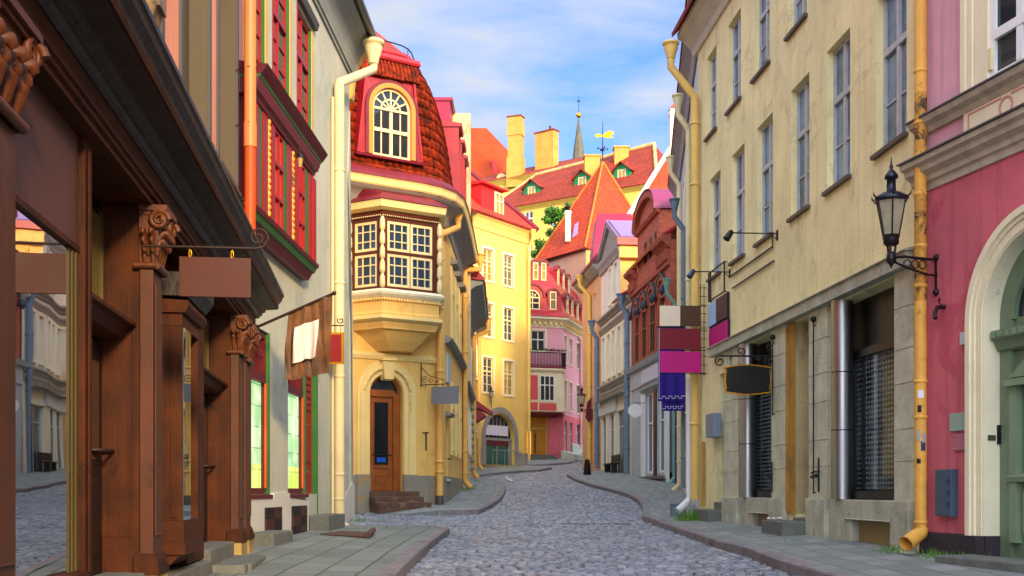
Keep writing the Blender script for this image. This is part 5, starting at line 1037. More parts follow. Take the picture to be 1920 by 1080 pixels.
m = MB(); m.prof(K2, [(.021, 1.0), (.10, 1.0), (.10, 2.75), (.021, 2.85)], .1, 2.8); m.prof(K2, [(.021, 1.0), (.10, 1.0), (.10, 3.4), (.021, 3.5)], 2.81, K2.L); m.prof(K2, [(.11, .8), (1.1, .8), (1.1, 2.55), (.11, 2.85)], -.9, 2.2); m.build('plinth', mat('pale_green_plinth', '#b4bcae', .85, var=.2, bump=.1), pk)
q = K2.p(5.35, .12, 0); pipe(pk, (q.x, q.y, 3.2), (q.x, q.y, 11.3), .09, mat('pink_pipe', '#d59aa4', .5, var=.1), hop=(q.x-.2, q.y-.35, 12.1), clamps=(5, 8))
bl = thing('balloon', 'turquoise balloon beside the corner of the lemon yellow house', 'balloon', PX(988.5, 801, 77.6)); p = PX(988.5, 801, 77.6); m = MB(); m.lathe(p, [(.02, -.28), (.14, -.17), (.19, 0), (.16, .13), (.02, .2)], 12); m.build('balloon', flat('turquoise', '#1f8fb4', .3), bl); m = MB(); m.tube([p-Vector((0, 0, .28)), Vector((p.x-.08, p.y+.05, p.z-1.0)), Vector((p.x-.03, p.y+.1, 2.35))], .008, 4); m.build('string', WHITE, bl)
# ================================================================ tower house with the steep pyramid roof
T0, TL, TR, AP = Vector((5.74, 88, 19.07)), Vector((1.85, 94.3, 19.25)), Vector((12.2, 91.4, 19.07)), Vector((7.53, 93, 27.25)); TB = TL+TR-T0
tw = thing('tower_house', 'square peach tower with a steep orange tiled pyramid roof', 'tower', (7, 92)); c = (T0+TB)/2
def inset(p, k=.93): return Vector((c.x+(p.x-c.x)*k, c.y+(p.y-c.y)*k, 0))
L_, N_, R_, B_ = map(inset, (TL, T0, TR, TB)); 
F1 = Fac(L_[:2], N_[:2]); F2 = Fac(N_[:2], R_[:2])
m = MB(); h1 = [(4.1, 4.4, 17.0, 17.5), (2.2, 2.45, 14.4, 14.8)]; wallgrid(m, F1, 0, F1.L, 3, 19.3, h1); m.grid([[Vector((p.x, p.y, z)) for p in (L_, B_, R_)] for z in (3, 19.3)], False); m.build('wall', TWP, tw)
m = MB(); wallgrid(m, F2, 0, F2.L, 3, 19.3, []); m.build('side_wall', YMW, tw)
m = MB(); 
for a, b in ((TL, T0), (T0, TR), (TR, TB), (TB, TL)): m.face([a, b, AP])
m.face([TL, T0, TR, TB]); m.build('roof', TILE_O, tw)
m = MB()
for a in (T0, TL, TR): m.tube([a+Vector((0, 0, .05)), AP+Vector((0, 0, .05))], .10, 6)
m.build('hip_tiles', mat('mortared_hip', '#c47a2c', .8, var=.3, scale=3, bump=.2), tw)
m = MB(); m.prof(F1, [(-.1, 19.0), (.25, 18.95), (.38, 19.05), (-.1, 19.2)], -.1, F1.L+.1); m.build('eave_board', BROWNF, tw)
p = PX(1065, 425, 91.0); m = MB(); m.bx(p.x-.22, p.x+.22, p.y-.3, p.y+.3, 20.2, 22.7); m.bx(p.x-.28, p.x+.28, p.y-.36, p.y+.36, 22.5, 22.62); ck = m.build('chimney', CREAM, tw); m = MB(); m.lathe((p.x, p.y, 22.7), [(.16, 0), (.14, .3), (.24, .32), (.1, .5), (.02, .7)], 8); m.build('cowl', IRON, ck)
m = MB(); m.slab([p+Vector((.3, -.65, -1.05)), p+Vector((.75, -.75, -.8)), p+Vector((.85, -.35, .35)), p+Vector((.5, -.25, .1))], .05); m.build('roof_patch', LILAC, tw)
m = MB(); A0 = AP; m.tube([A0, A0+Vector((0, 0, 3.4))], [.06, .025], 6); vz = A0.z
for k in range(4): a = k*math.pi/2+.3; m.tube([A0+Vector((0, 0, 1.1)), A0+Vector((math.cos(a)*.42, math.sin(a)*.42, 1.15))], .03, 5); m.lathe(A0+Vector((math.cos(a)*.42, math.sin(a)*.42, 1.15)), [(.0, -.1), (.09, 0), (.0, .1)], 6)
m.lathe(A0+Vector((0, 0, .9)), [(.05, 0), (.16, .15), (.05, .3)], 8); wv = m.build('weather_vane', IRON, tw)
VF = Fac((AP.x-1, AP.y+.05), (AP.x+1, AP.y-.05)); vz = AP.z+2.2
m = MB(); m.prism(VF, [(.35, vz+.05), (.55, vz+.2), (.9, vz+.12), (.95, vz+.02), (1.25, vz+.28), (1.5, vz+.42), (1.98, vz+.34), (1.75, vz+.22), (2.0, vz+.12), (1.6, vz+.02), (1.9, vz-.16), (1.4, vz-.18), (1.05, vz-.1), (.8, vz-.05), (.5, vz-.12)], -.03, .03); m.build('gilded_vane', GOLD, wv)
# ================================================================ houses up on the hill
YU = Fac((-1.6, 115.8), (13.5, 105.2)); yu = thing('hill_house', 'long bright yellow house on the hill with green dormers', 'house', (6, 114))
us = YU.s; zE = 28.9; uw = [(us(984), us(999), 26.4, 28.3), (us(990), us(998), 23.2, 24.9), (us(1030), us(1042), 26.4, 28.3), (us(1060), us(1072), 26.4, 28.3)]
m = MB(); wallgrid(m, YU, -1.0, YU.L, 14, zE, uw, rev=.2); m.box(YU, -1.0, YU.L, -9, -.21, 14, zE); m.build('wall', YUW, yu)
for a, b, c_, t in uw: window(yu, YU, a, b, c_, t, fm=WHITE, gm=GLASS[1], fw=.09, mw=.06)
a0 = -1.4; a1 = YU.L+.4; ea, eb = YU.p(a0, .5, zE), YU.p(a1, .5, zE); ra, rb = YU.p(a0+3.2, -4.6, 33.4), YU.p(a1-3.0, -4.6, 34.2); ba, bb = YU.p(a0, -9.6, zE), YU.p(a1, -9.6, zE)
m = MB(); m.slab([ea, eb, rb, ra], .2); m.slab([ba, ea, ra], .2); m.slab([eb, bb, rb], .2); m.slab([ba, bb, rb, ra], .2); m.build('roof', TILE_D, yu)
MR = mat('mortared_ridge', '#d9b878', .85, var=.35, scale=2, bump=.3, patch='#a85a30', patch_amt=.4, pscale=.8)
m = MB(); m.tube([ra, ra.lerp(rb, .5)+Vector((0, 0, -.05)), rb], .24, 6); m.tube([ea, ra], .14, 6); m.tube([eb, rb], .2, 6); m.build('ridge_tiles', MR, yu)
m = MB(); m.prof(YU, [(-.02, zE-.5), (.2, zE-.3), (.5, zE-.1), (-.02, zE-.05)], a0+.3, a1-.3); m.build('cornice', YUW, yu)
for px, py in ((997, 372), (1092, 343), (1166, 335)):
    s = us(px, -.9); sf = Fac(YU.p(s-.95, -.9, 0), YU.p(s+.95, -.9, 0)); zz = zE+.9; 
    m = MB(); m.prism(sf, [(0, zz), (1.9, zz), (1.9, zz+1.15), (.95, zz+1.9), (0, zz+1.15)], -2.6, 0); o = m.build('dormer', GREEND, yu)
    m = MB(); m.slab([sf.p(-.25, .35, zz+1.05), sf.p(.95, .35, zz+2.02), sf.p(.95, -3, zz+2.02), sf.p(-.25, -3, zz+1.05)], .08); m.slab([sf.p(2.15, .35, zz+1.05), sf.p(.95, .35, zz+2.03), sf.p(.95, -3, zz+2.03), sf.p(2.15, -3, zz+1.05)], .08); m.build('dormer_roof', TILE_D, o)
    window(o, sf, .5, 1.4, zz+.1, zz+1.25, d=.01, nx=2, ny=(), fm=CREAMP, gm=G_WARM, fw=.08)
for px, t, w in ((1110, 291, .75), (1164.5, 275, .7)):
    p = PX(px, t, 111.5); m = MB(); m.bx(p.x-w, p.x+w, p.y-.6, p.y+.6, 31, p.z-.25); m.bx(p.x-w-.1, p.x+w+.1, p.y-.7, p.y+.7, p.z-.25, p.z-.1); ck = m.build('chimney', YCHIM, yu); m = MB(); m.prof(Fac((p.x-w, p.y-.6), (p.x+w, p.y-.6)), [(.05, p.z-.099), (-1.2, p.z-.099), (-.6, p.z+.1)], -.05, 2*w+.05); m.build('cap', REDM, ck)
# red-roofed hill house behind on the left, with the two big chimneys
YB = Fac((-4.2, 136), (7.5, 128)); yb = thing('hill_house', 'yellow hill house with two tall yellow chimneys and low red roof', 'house', (1, 134))
m = MB(); m.box(YB, -2, YB.L, -8, 0, 14, 37.2); m.build('wall', YUW, yb)
uw = [(YB.s(961), YB.s(968), 32.2, 33.8)]
for a, b, c_, t in uw: window(yb, YB, a, b, c_, t, d=.01, fm=WHITE, gm=GLASS[1])
m = MB(); m.slab([YB.p(-2.2, .5, 37.1), YB.p(YB.L+.3, .5, 37.1), YB.p(YB.L-1, -4.5, 39.6), YB.p(-1, -4.5, 39.6)], .2); m.slab([YB.p(-2.2, -8.5, 37.1), YB.p(YB.L+.3, -8.5, 37.1), YB.p(YB.L-1, -4.5, 39.6), YB.p(-1, -4.5, 39.6)], .2); m.build('roof', TILE_D, yb)
m = MB(); m.prof(YB, [(0, 36.5), (.3, 36.8), (.6, 37.05), (0, 37.1)], -2, YB.L+.2); m.build('cornice', YUW, yb)
for px in (940, 962):
    s = YB.s(px, -1); q = YB.p(s, -.9, 37.6); m = MB(); F_ = Fac((q.x-.6, q.y+.3), (q.x+.6, q.y-.3)); m.prism(F_, [(.1, 37.4)]+[(.65-.55*math.cos(x*math.pi/10), 37.8+.5*math.sin(x*math.pi/10)) for x in range(11)]+[(1.2, 37.4)], -2, 0); m.build('eyebrow_dormer', CHYL, yb)
for px0, px1, pt, nm in ((952, 976, 220, 'tall'), (1003, 1037, 251, 'wide')):
    a = PX(px0, pt, 133); b = PX(px1, pt, 133-(.6 if nm == 'tall' else 1.6)); m = MB(); F_ = Fac(a[:2], b[:2]); zt = a.z; m.box(F_, 0, F_.L, -1.1, 0, 36, zt)
    if nm == 'tall': m.box(F_, -.12, F_.L+.12, -1.2, .12, 36, 39.6); m.box(F_, -.08, F_.L+.08, -1.18, .08, zt-2.2, zt-.9); m.box(F_, -.02, F_.L+.02, -1.1, .02, zt-.9, zt-.0)
    ck = m.build('chimney', YCHIM, yb)
    m = MB(); m.box(F_, -.12, F_.L+.12, -1.2, .12, zt+.001, zt+.12); 
    if nm == 'wide': m.lathe(F_.p(F_.L*.7, -.5, zt+.1), [(.15, 0), (.12, .5), (.18, .55)], 8)
    m.build('cap', TILE_D, ck)
ob = thing('hill_house', 'big steep rusty orange hipped roof rising behind the yellow hill houses', 'house', (-5, 140))
Z = 141; pk_ = PX(912, 240, Z+5); m = MB(); l, r_, l2 = PX(840, 345, Z), PX(955, 330, Z-2), PX(845, 240, Z+5); r2 = Vector((r_.x+.3, Z+12, r_.z)); rr = PX(954, 284, Z)
m.slab([l, r_, PX(953.5, 283, Z+2.5), pk_, l2], .3); m.slab([r_, r2, pk_+Vector((0, 4, 0)), pk_, PX(953.5, 283, Z+2.5)], .3); m.build('roof', mat('rust_tile', '#b4400e', .85, var=.3, scale=.6, bump=.2, bscale=6, patch='#8c2e0c', patch_amt=.5, pscale=.4), ob)
m = MB(); m.bx(l.x+.5, r_.x-.2, Z+.5, Z+11, 14, r_.z+.3); m.build('wall', YUW, ob)
m = MB(); m.slab([PX(921, 300, Z-.3), PX(929, 302, Z-.3), PX(936, 325, Z-1.2), PX(925, 325, Z-1.2)], .2); m.build('roof_hatch', mat('scarlet_metal', '#d4180f'), ob)
# church spire
sp_ = thing('church_spire', 'slender dark copper church spire with a golden ball', 'spire', (PX(1085, 300, 220).x, 220, 22)); p = PX(1085, 307, 220); top = PX(1085, 222, 220).z
m = MB(); m.lathe((p.x, p.y, 0), [(1.7, 22), (1.7, 58), (1.55, 60), (1.28, p.z+.3), (.95, p.z+3.2), (.10, top)], 8, False); m.build('spire', SPIRE, sp_)
m = MB(); m.ball((p.x, p.y, PX(0, 216, 220).z), .52, 12); m.build('ball', GOLD, sp_); m = MB(); m.tube([(p.x, p.y, top), (p.x, p.y, PX(0, 181, 220).z)], [.08, .05], 5); m.box(Fac((p.x-.35, p.y), (p.x+.35, p.y)), .0, .7, -.03, .03, PX(0, 191, 220).z, PX(0, 188, 220).z); m.build('finial', IRON, sp_)
# tree between the hill house and the tower
tx, ty = PX(1042, 430, 101).x, 101.0; tr = thing('tree', 'leafy green tree between the yellow hill house and the tower roof', 'tree', (tx, ty))
m = MB(); g = G(ty); m.tube([(tx, ty, g-.3), (tx+.1, ty, g+5), (tx, ty+.1, 19), (tx+.15, ty, 23)], [.35, .28, .2, .06], 8)
for k in range(9): a = k*2.4; z = 17+k*.65; m.tube([(tx, ty, z), (tx+math.cos(a)*.7, ty+math.sin(a)*.6, z+1), (tx+math.cos(a)*1.3, ty+math.sin(a)*1.1, z+1.9)], [.1, .06, .02], 5)
m.build('trunk', mat('bark', '#5a4630', .9, var=.4, bump=.4), tr)
m = MB(); rg = random.Random(4); cl = [(rg.gauss(0, .75), rg.gauss(0, .7), rg.uniform(18.2, 25.2)) for _ in range(46)]; cl += [(.55+rg.gauss(0, .4), rg.gauss(0, .4), rg.uniform(23, 25.6)) for _ in range(12)]; cl += [(-1.1+rg.gauss(0, .3), rg.gauss(0, .4), rg.uniform(20, 22.6)) for _ in range(8)]
for x, y_, z in cl:
    for _ in range(130):
        v = Vector((rg.gauss(0, 1), rg.gauss(0, 1), rg.gauss(0, .8))).normalized()*rg.uniform(.15, .52); q = Vector((tx+x, ty+y_, z))+v; a = Vector((rg.gauss(0, 1), rg.gauss(0, 1), rg.gauss(0, 1))).normalized()*.14; b = v.cross(a).normalized()*.085
        m.face([q-a, q-b, q+a, q+b])
m.build('crown', mat('leaf_green', '#4d8a1c', .6, var=.55, scale=1.6, bump=0), tr)
# ================================================================ right side, far to near
PE = Fac((4.33-.094*4, 71.4), (4.905, 61.5)); pe = thing('town_house', 'peach house at the far bend with red eave and yellow downpipe', 'house', (7, 66))
ps = PE.s; ws = [(ps(a), ps(b), z0, z1) for a, b in ((1100, 1104), (1113, 1117)) for z0, z1 in ((9.2, 11.2), (6.0, 8.2), (2.2, 4.6))]
m = MB(); wallgrid(m, PE, 3.4, PE.L, 0, 12.4, ws, rev=.2); m.box(PE, 3.4, PE.L, -7, -.21, 0, 12.4); m.box(PE, 3.39, 3.4, -.21, 0, 0, 12.4); m.build('wall', PEW, pe)
for a, b, z0, z1 in ws: window(pe, PE, a, b, z0, z1, fm=WHITE, gm=GLASS[1])
m = MB(); m.prof(PE, [(0, 12.0), (.15, 12.0), (.45, 12.3), (.55, 12.5), (0, 12.6)], 3.2, PE.L); m.build('cornice', GRTRIM, pe)
m = MB(); m.prof(PE, [(.62, 12.45), (.62, 12.6), (-1.2, 14.6), (-4, 16.5), (-7.2, 12.45)], 3.1, PE.L); m.build('roof', REDMD, pe)
a, b = PX(1114, 458, 66.5), PX(1184, 458, 66.5); m = MB(); m.hexa([a, b, b+Vector((0, 4, 0)), a+Vector((0, 4, 0)), PX(1121, 401, 67.3), PX(1184, 401, 67.3), PX(1184, 401, 67.3)+Vector((0, 3, 0)), PX(1121, 401, 67.3)+Vector((0, 3, 0))]); m.bx(a.x-.05, b.x, a.y-.05, a.y+3, a.z-2.5, a.z); m.build('roof_block', MAGM, pe)
q = PE.p(ps(1109.5), .14, 0); pipe(pe, (q.x, q.y, G(q.y)+.6), (q.x, q.y, 11.2), .12, mat('straw_pipe', '#e8c05a', .5, var=.12, bump=.03), hop=(q.x-.55, q.y, 12.3), shoe=(-.25, -.1, 0), clamps=(3, 6, 9))
# cream house with the pediment
CRf = Fac((4.89, 61.5), (5.67, 53.2)); cr_ = thing('town_house', 'cream house with grey triangular pediment and lilac metal roof', 'house', (9, 57))
c_ = CRf.s; s2 = c_(1163); attic = [(c_(a), c_(b), 9.75, 11.6) for a, b in ((1142.5, 1147), (1152.5, 1158))]
fl = [(c_(a), c_(b), 5.95, 8.2) for a, b in ((1131, 1135), (1140.5, 1145), (1149.5, 1154), (1160, 1165), (1171, 1176))]
gr = [(c_(a), c_(b), .9+k, 4.0) for a, b, k in ((1129, 1137, 0), (1143, 1152, -.3), (1158, 1175, -.1))]
m = MB(); wallgrid(m, CRf, 0, CRf.L, -.3, 9.3, fl+gr, rev=.25); wallgrid(m, CRf, 0, s2, 9.3, 12.3, attic, rev=.2); m.box(CRf, 0, CRf.L, -7, -.26, -.3, 9.3); m.box(CRf, 0, s2, -7, -.21, 9.3, 12.3); m.build('wall', CRW, cr_)
m = MB(); m.box(CRf, s2, s2+.01, -7, 0, 9.3, 11.6); m.build('side_wall', CHY, cr_)
for a, b, z0, z1 in attic: window(cr_, CRf, a, b, z0, z1, fm=WHITE, gm=GLASS[1], casing=CREAM, cw=.14, cd=.05)
for a, b, z0, z1 in fl: window(cr_, CRf, a, b, z0, z1, fm=WHITE, gm=GLASS[1], casing=CREAM, cw=.16, cd=.07)
for a, b, z0, z1 in gr: window(cr_, CRf, a, b, z0, z1, fm=SHOPG, gm=GLASS[0], nx=2, ny=(.75,), casing=CREAM, cw=.1)
m = MB()
for z, o in ((9.0, .26), (8.45, .14), (5.35, .2), (4.95, .09)): m.prof(CRf, [(-.01, z), (o*.3, z), (o*.6, z+.12), (o, z+.2), (o, z+.3), (-.01, z+.38)], 0, CRf.L)
m.build('cornice', GRTRIM, cr_)
m = MB(); m.prof(CRf, [(-.01, 11.75), (.1, 11.75), (.14, 11.95), (.24, 12.15), (.24, 12.35), (-.01, 12.45)], -.05, s2+.3)
cx_ = s2/2; m.prism(CRf, [(-.15, 12.451), (s2+.15, 12.451), (cx_, 13.75)], -.2, .04)
for e in (-1, 1):
    x0 = cx_+e*(cx_+.2); m.prism(CRf, [(x0, 12.40), (x0, 12.62), (cx_, 14.10), (cx_, 13.8)], -.1, .2)
m.build('pediment', GRTRIM, cr_)
m = MB(); m.slab([CRf.p(s2+.5, .24, 12.62), CRf.p(s2+.5, -7, 12.62), CRf.p(cx_, -7, 14.17), CRf.p(cx_, .24, 14.17)], .1); m.slab([CRf.p(-.25, .24, 12.62), CRf.p(-.25, -7, 12.62), CRf.p(cx_, -7, 14.18), CRf.p(cx_, .24, 14.18)], .1)
for k in range(5):
    dd = .1-k*1.6; m.tube([CRf.p(s2+.5, dd, 12.66), CRf.p(cx_, dd, 14.21)], .04, 4)
m.build('roof', LILAC, cr_)
m = MB(); m.box(CRf, s2+.35, s2+.5, -7, .24, 12.2, 12.55); m.build('fascia', REDM, cr_); m = MB(); m.prof(CRf, [(-7, 11.6), (.1, 11.6), (.1, 12.2), (-7, 12.2)], s2+.0101, s2+.34); m.build('side_cornice', CHY, cr_)
m = MB(); m.slab([CRf.p(s2, .45, 9.4), CRf.p(CRf.L, .45, 9.4), CRf.p(CRf.L, -4, 11.7), CRf.p(s2, -4, 11.7)], .1); m.build('lower_roof', REDM, cr_)
m = MB(); m.box(CRf, c_(1126), c_(1158), .02, .12, 4.05, 4.85); m.build('blank_fascia', flat('grey_white_board', '#c9cbd0'), cr_)
m = MB(); m.prof(CRf, [(-.01, 4.86), (.35, 4.7), (.4, 4.78), (-.01, 4.94)], c_(1128), c_(1180)); m.build('canopy', GRTRIM, cr_)
for px, hp in ((1123.5, (-.5, 9.2)), (1180.5, (-.55, 9.2))):
    q = CRf.p(c_(px), .14, 0); pipe(cr_, (q.x, q.y, G(q.y)+.25), (q.x, q.y, 8.4), .12, BLUEPIPE, hop=(q.x-.28, q.y-.1, 9.3), clamps=(2, 4.5, 7))
# brick house with rounded gable
BK = Fac((5.69, 53.0), (6.37, 45.0)); bk_ = thing('town_house', 'red brick house with rounded gable and arched hoods over a grey shopfront', 'house', (10, 49)); k_ = BK.s
gA, gB = k_(1195.5), k_(1236); gC = (gA+gB)/2
hl = [(k_(a), k_(b), 9.3, 11.1) for a, b in ((1207.5, 1213.5), (1217.5, 1222.5), (1226.5, 1231.5))]
hm = [(k_(a), k_(b), 5.95, 8.05) for a, b in ((1191, 1197.5), (1204, 1211.5), (1219, 1228), (1237, 1247))]
hs = [(k_(1212), k_(1228.5), .75, 4.3), (k_(1234), k_(1251), .75, 4.3)]
m = MB(); wallgrid(m, BK, 0, BK.L, 4.7, 10.1, hm, rev=.25); wallgrid(m, BK, gA, gB, 10.1, 11.8, [h for h in hl], rev=.25) if 0 else None
hl2 = [(a, b, 10.101, t) for a, b, z, t in hl]
wallgrid(m, BK, gA, gB, 10.1, 11.85, hl2, rev=.25)
r = (gB-gA)/2; rise = 1.1; m.prism(BK, [(gA, 11.85)]+[(gC-r*math.cos(x*math.pi/20), 11.85+rise*math.sin(x*math.pi/20)) for x in range(21)], -.3, 0)
m.box(BK, 0, BK.L, -7, -.26, 4.7, 10.1); m.box(BK, gA, gB, -4, -.26, 10.1, 11.85); m.box(BK, gA-.01, gA, -4, 0, 10.1, 11.85); m.box(BK, gB, gB+.01, -4, 0, 10.1, 11.85); m.box(BK, BK.L, BK.L+.01, -7, 0, 4.7, 10.1)
m.build('wall', BRICK, bk_)
for a, b, z0, z1 in hl2: window(bk_, BK, a, b, z0, z1, d=-.05, fm=BROWNF, gm=GLASS[0])
for a, b, z0, z1 in hm: window(bk_, BK, a, b, z0, z1, d=-.05, fm=BROWNF, gm=GLASS[0], sill=BRICKD, sd=.05)
m = MB(); 
for s0, s1 in ((-.1, gA-.1), (gB+.1, BK.L+.05)):
    m.prof(BK, [(-.01, 9.75), (.1, 9.8), (.22, 9.95), (.38, 10.05), (.42, 10.2), (-.01, 10.35)], s0, s1)
    n = int((s1-s0)/.22)
    for i in range(n): m.box(BK, s0+(i+.2)*(s1-s0)/n, s0+(i+.75)*(s1-s0)/n, .0, .2, 9.3, 9.74)
m.prof(BK, [(-.01, 9.05), (.12, 9.1), (.12, 9.28), (-.01, 9.3)], 0, BK.L); m.build('cornice', BRICKD, bk_)
m = MB(); m.ring(BK, gC, 11.85, r-.05, r+.22, -.1, .3, n=24) if 0 else None
A = [(gC-(r+.12)*math.cos(x*math.pi/24), 11.85+(rise+.12)*math.sin(x*math.pi/24)) for x in range(25)]; I = [(gC-(r-.16)*math.cos(x*math.pi/24), 11.85+(rise-.16)*math.sin(x*math.pi/24)) for x in range(25)]
m.grid([[BK.p(*A[i][:1], -.05, A[i][1]), BK.p(A[i][0], .24, A[i][1]), BK.p(I[i][0], .24, I[i][1]), BK.p(I[i][0], -.05, I[i][1])] for i in range(25)], False, True); m.prof(BK, [(-.01, 11.7), (.12, 11.72), (.2, 11.85), (-.01, 11.9)], gA-.1, gB+.1); m.build('gable_moulding', BRICKD, bk_)
m = MB(); rows = [[BK.p(A[i][0], .26, A[i][1]+.02) for i in range(25)], [BK.p(A[i][0], -4, A[i][1]+.02) for i in range(25)]]; m.grid(rows, True); m.grid([[p+Vector((0, 0, .06)) for p in r_] for r_ in rows], True); m.build('gable_roof', PINKM, bk_)
MB().slab([BK.p(0, .3, 10.36), BK.p(BK.L, .3, 10.36), BK.p(BK.L, -4, 13), BK.p(0, -4, 13)], .1).build('roof', REDM, bk_)
m = MB()
for a, b, z0, z1 in hm:
    c0 = (a+b)/2; rr = (b-a)/2+.16; m.ring(BK, c0, z1+.05, rr-.02, rr+.2, -.01, .10, n=12)
    for e in (-1, 1): m.box(BK, c0+e*(rr+.09)-.09, c0+e*(rr+.09)+.09, -.01, .05, 5.9, z1+.05)
m.build('arched_hood', BRICKD, bk_)
m = MB()
for a, b, z0, z1 in hm:
    c0 = (a+b)/2; rr = (b-a)/2+.16; m.ring(BK, c0, z1+.05, rr+.201, rr+.26, -.01, .14, n=12)
    for e in (-1, 1): m.lathe(BK.p(c0+e*(rr+.1), .2, z1+.05), [(.03, -.14), (.11, 0), (.13, .14), (.03, .3)], 8)
m.build('lead_cap', mat('slate_lead', '#3a4250', .5, var=.3, bump=.05), bk_)
m = MB(); zt = 4.7; wallgrid(m, BK, 0, BK.L, -.4, zt, hs, d=.04, rev=.3); m.box(BK, 0, BK.L, -6, -.27, -.4, zt); m.prof(BK, [(.041, 5.45), (.25, 5.5), (.35, 5.7), (.0, 5.8)], 0, BK.L); m.prof(BK, [(0, zt-.001), (.10, zt-.001), (.10, 5.449), (0, 5.449)], 0, BK.L); m.prof(BK, [(.041, 4.35), (.2, 4.45), (.22, 4.52), (.041, 4.6)], k_(1206), BK.L); so = m.build('shopfront', SHOPG, bk_)
MB().box(BK, k_(1208), k_(1241), .101, .14, 4.75, 5.35).build('blank_fascia', flat('lavender_board', '#c8cad6'), so)
for i, (a, b, z0, z1) in enumerate(hs):
    window(so, BK, a, b, z0, z1, d=-.12, nx=2, ny=(.62,), fm=WHITE, gm=GLASS[0] if i == 0 else MATS['green_glass'], fw=.1)
MB().box(BK, k_(1229), k_(1233.5), .041, .1, .5, 4.3).build('red_post', MAROON, so)
m = MB(); m.box(BK, k_(1206), k_(1211.5), .041, .12, .0, 4.3); m.box(BK, k_(1251.5), k_(1257), .041, .12, .0, 4.3); m.build('pilaster', WHITE, so)
m = MB(); m.box(BK, k_(1205), BK.L-.3, .041, .16, -.4, .5); m.box(BK, k_(1208), BK.L-.5, .041, .24, .5, .62); m.build('stone_base', STONEG, so)
m = MB(); 
for px in (1214, 1240): m.box(BK, k_(px), k_(px+5), .161, .17, -.05, .3)
m.build('vent', IRON, so)
q = BK.p(k_(1262, .1), .05, 0)
# ice blue house seen edge on
BW = Fac((6.62, 44.9), (4.50, 26.05)); bw = thing('town_house', 'pale ice blue house seen edge on with grey eave between brick and yellow houses', 'house', (9, 35)); B_s = BW.s
ws = [(3+i*3.3, 4+i*3.3, z, z+2.1) for i in range(5) for z in (2.0, 5.2, 8.4)]
m = MB(); wallgrid(m, BW, 0, BW.L, -1, 12.1, ws, rev=.2); m.box(BW, 0, BW.L, -7, -.21, -1, 12.1); m.box(BW, -.01, 0, -7, 0, -1, 12.1); m.build('wall', BWW, bw)
for a, b, z0, z1 in ws: window(bw, BW, a, b, z0, z1, fm=WHITE, gm=GLASS[1], casing=CREAM)
m = MB(); m.prof(BW, [(0, 11.4), (.06, 11.4), (.12, 11.8), (.28, 12.05), (.33, 12.1), (.35, 12.25), (0, 12.3)], -.1, BW.L); m.build('cornice', GRTRIM, bw)
m = MB(); m.prof(BW, [(.38, 12.2), (.38, 12.3), (-3.6, 14.6), (-7.3, 12.2)], -.2, BW.L); m.build('roof', TILE_D, bw)
p = BW.p(14.5, -2.2, 0); m = MB(); m.bx(p.x-.35, p.x+.35, p.y-.5, p.y+.5, 12.5, 15.4); m.bx(p.x-.45, p.x+.45, p.y-.6, p.y+.6, 14.9, 15.2); m.build('chimney', BRICK, bw)
for px, mt_, hz_ in ((1264.5, GREENPIPE, 8.3), (1273.5, CREAMP, 11.6), (1283, BLUEPIPE, 9), (1291, CREAMP, 11.2)):
    s = B_s(px, .12); q = BW.p(s, .12, 0); pipe(bw, (q.x, q.y, G(q.y)+.5), (q.x, q.y, hz_-.9), .085, mt_, hop=(q.x-.32, q.y-.1, hz_), shoe=(-.25, -.1, 0) if px < 1280 else None, clamps=(1, 2.2, 4, 6))
m = MB(); s = B_s(1300); m.box(BW, s-.3, s+1.0, .001, .05, -.8, 2.6); m.build('notice_board', mat('graffiti_board', '#d8d4cc', .7, var=.2, patch='#5a6a7a', patch_amt=.4, pscale=3), bw)
# steep orange roof behind the brick house
orr = thing('gabled_house', 'steep orange roof with white mortared edge rising behind the brick house', 'house', (12, 72))
a, b, c0, d0 = PX(1172, 418, 70), PX(1276, 250, 75), PX(1335, 250, 75), PX(1335, 418, 70); m = MB(); m.slab([a, d0, c0, b], .25); m.build('roof', tilemat('ribbed_orange_tiles', '#c23e08', '#a83206', tu=.5, tv=.4, moss='#8e2806', grout=(.2, .04, .02)), orr)
m = MB(); m.tube([a+Vector((0, 0, .1)), b+Vector((0, 0, .1))], .17, 6); m.build('verge', CREAM, orr)
m = MB(); m.hexa([(a.x+.3, 70.6, 2), (d0.x, 70.6, 2), (d0.x, 80, 2), (a.x+.3, 80, 2), (a.x+.3, 70.6, a.z+.1), (d0.x, 70.6, a.z+.1), (d0.x, 80, a.z+.1), (a.x+.3, 80, a.z+.1)]); m.face([a+Vector((.2, .6, 0)), b+Vector((.1, .3, -.2)), Vector((b.x, 80, a.z))]); m.build('wall', CREAM, orr)
p = PX(1263.5, 207, 74); m = MB(); m.bx(p.x-.29, p.x+.29, p.y-.35, p.y+.35, 21.5, p.z); m.bx(p.x-.34, p.x+.34, p.y-.4, p.y+.4, p.z-.35, p.z-.2); ck = m.build('chimney', CREAM, orr); m = MB(); m.prism(Fac((p.x-.34, p.y-.35), (p.x+.34, p.y-.35)), [(0, p.z+.001), (.68, p.z+.001), (.5, p.z+.28), (.18, p.z+.28)], -.7, 0); m.build('cap', REDM, ck)
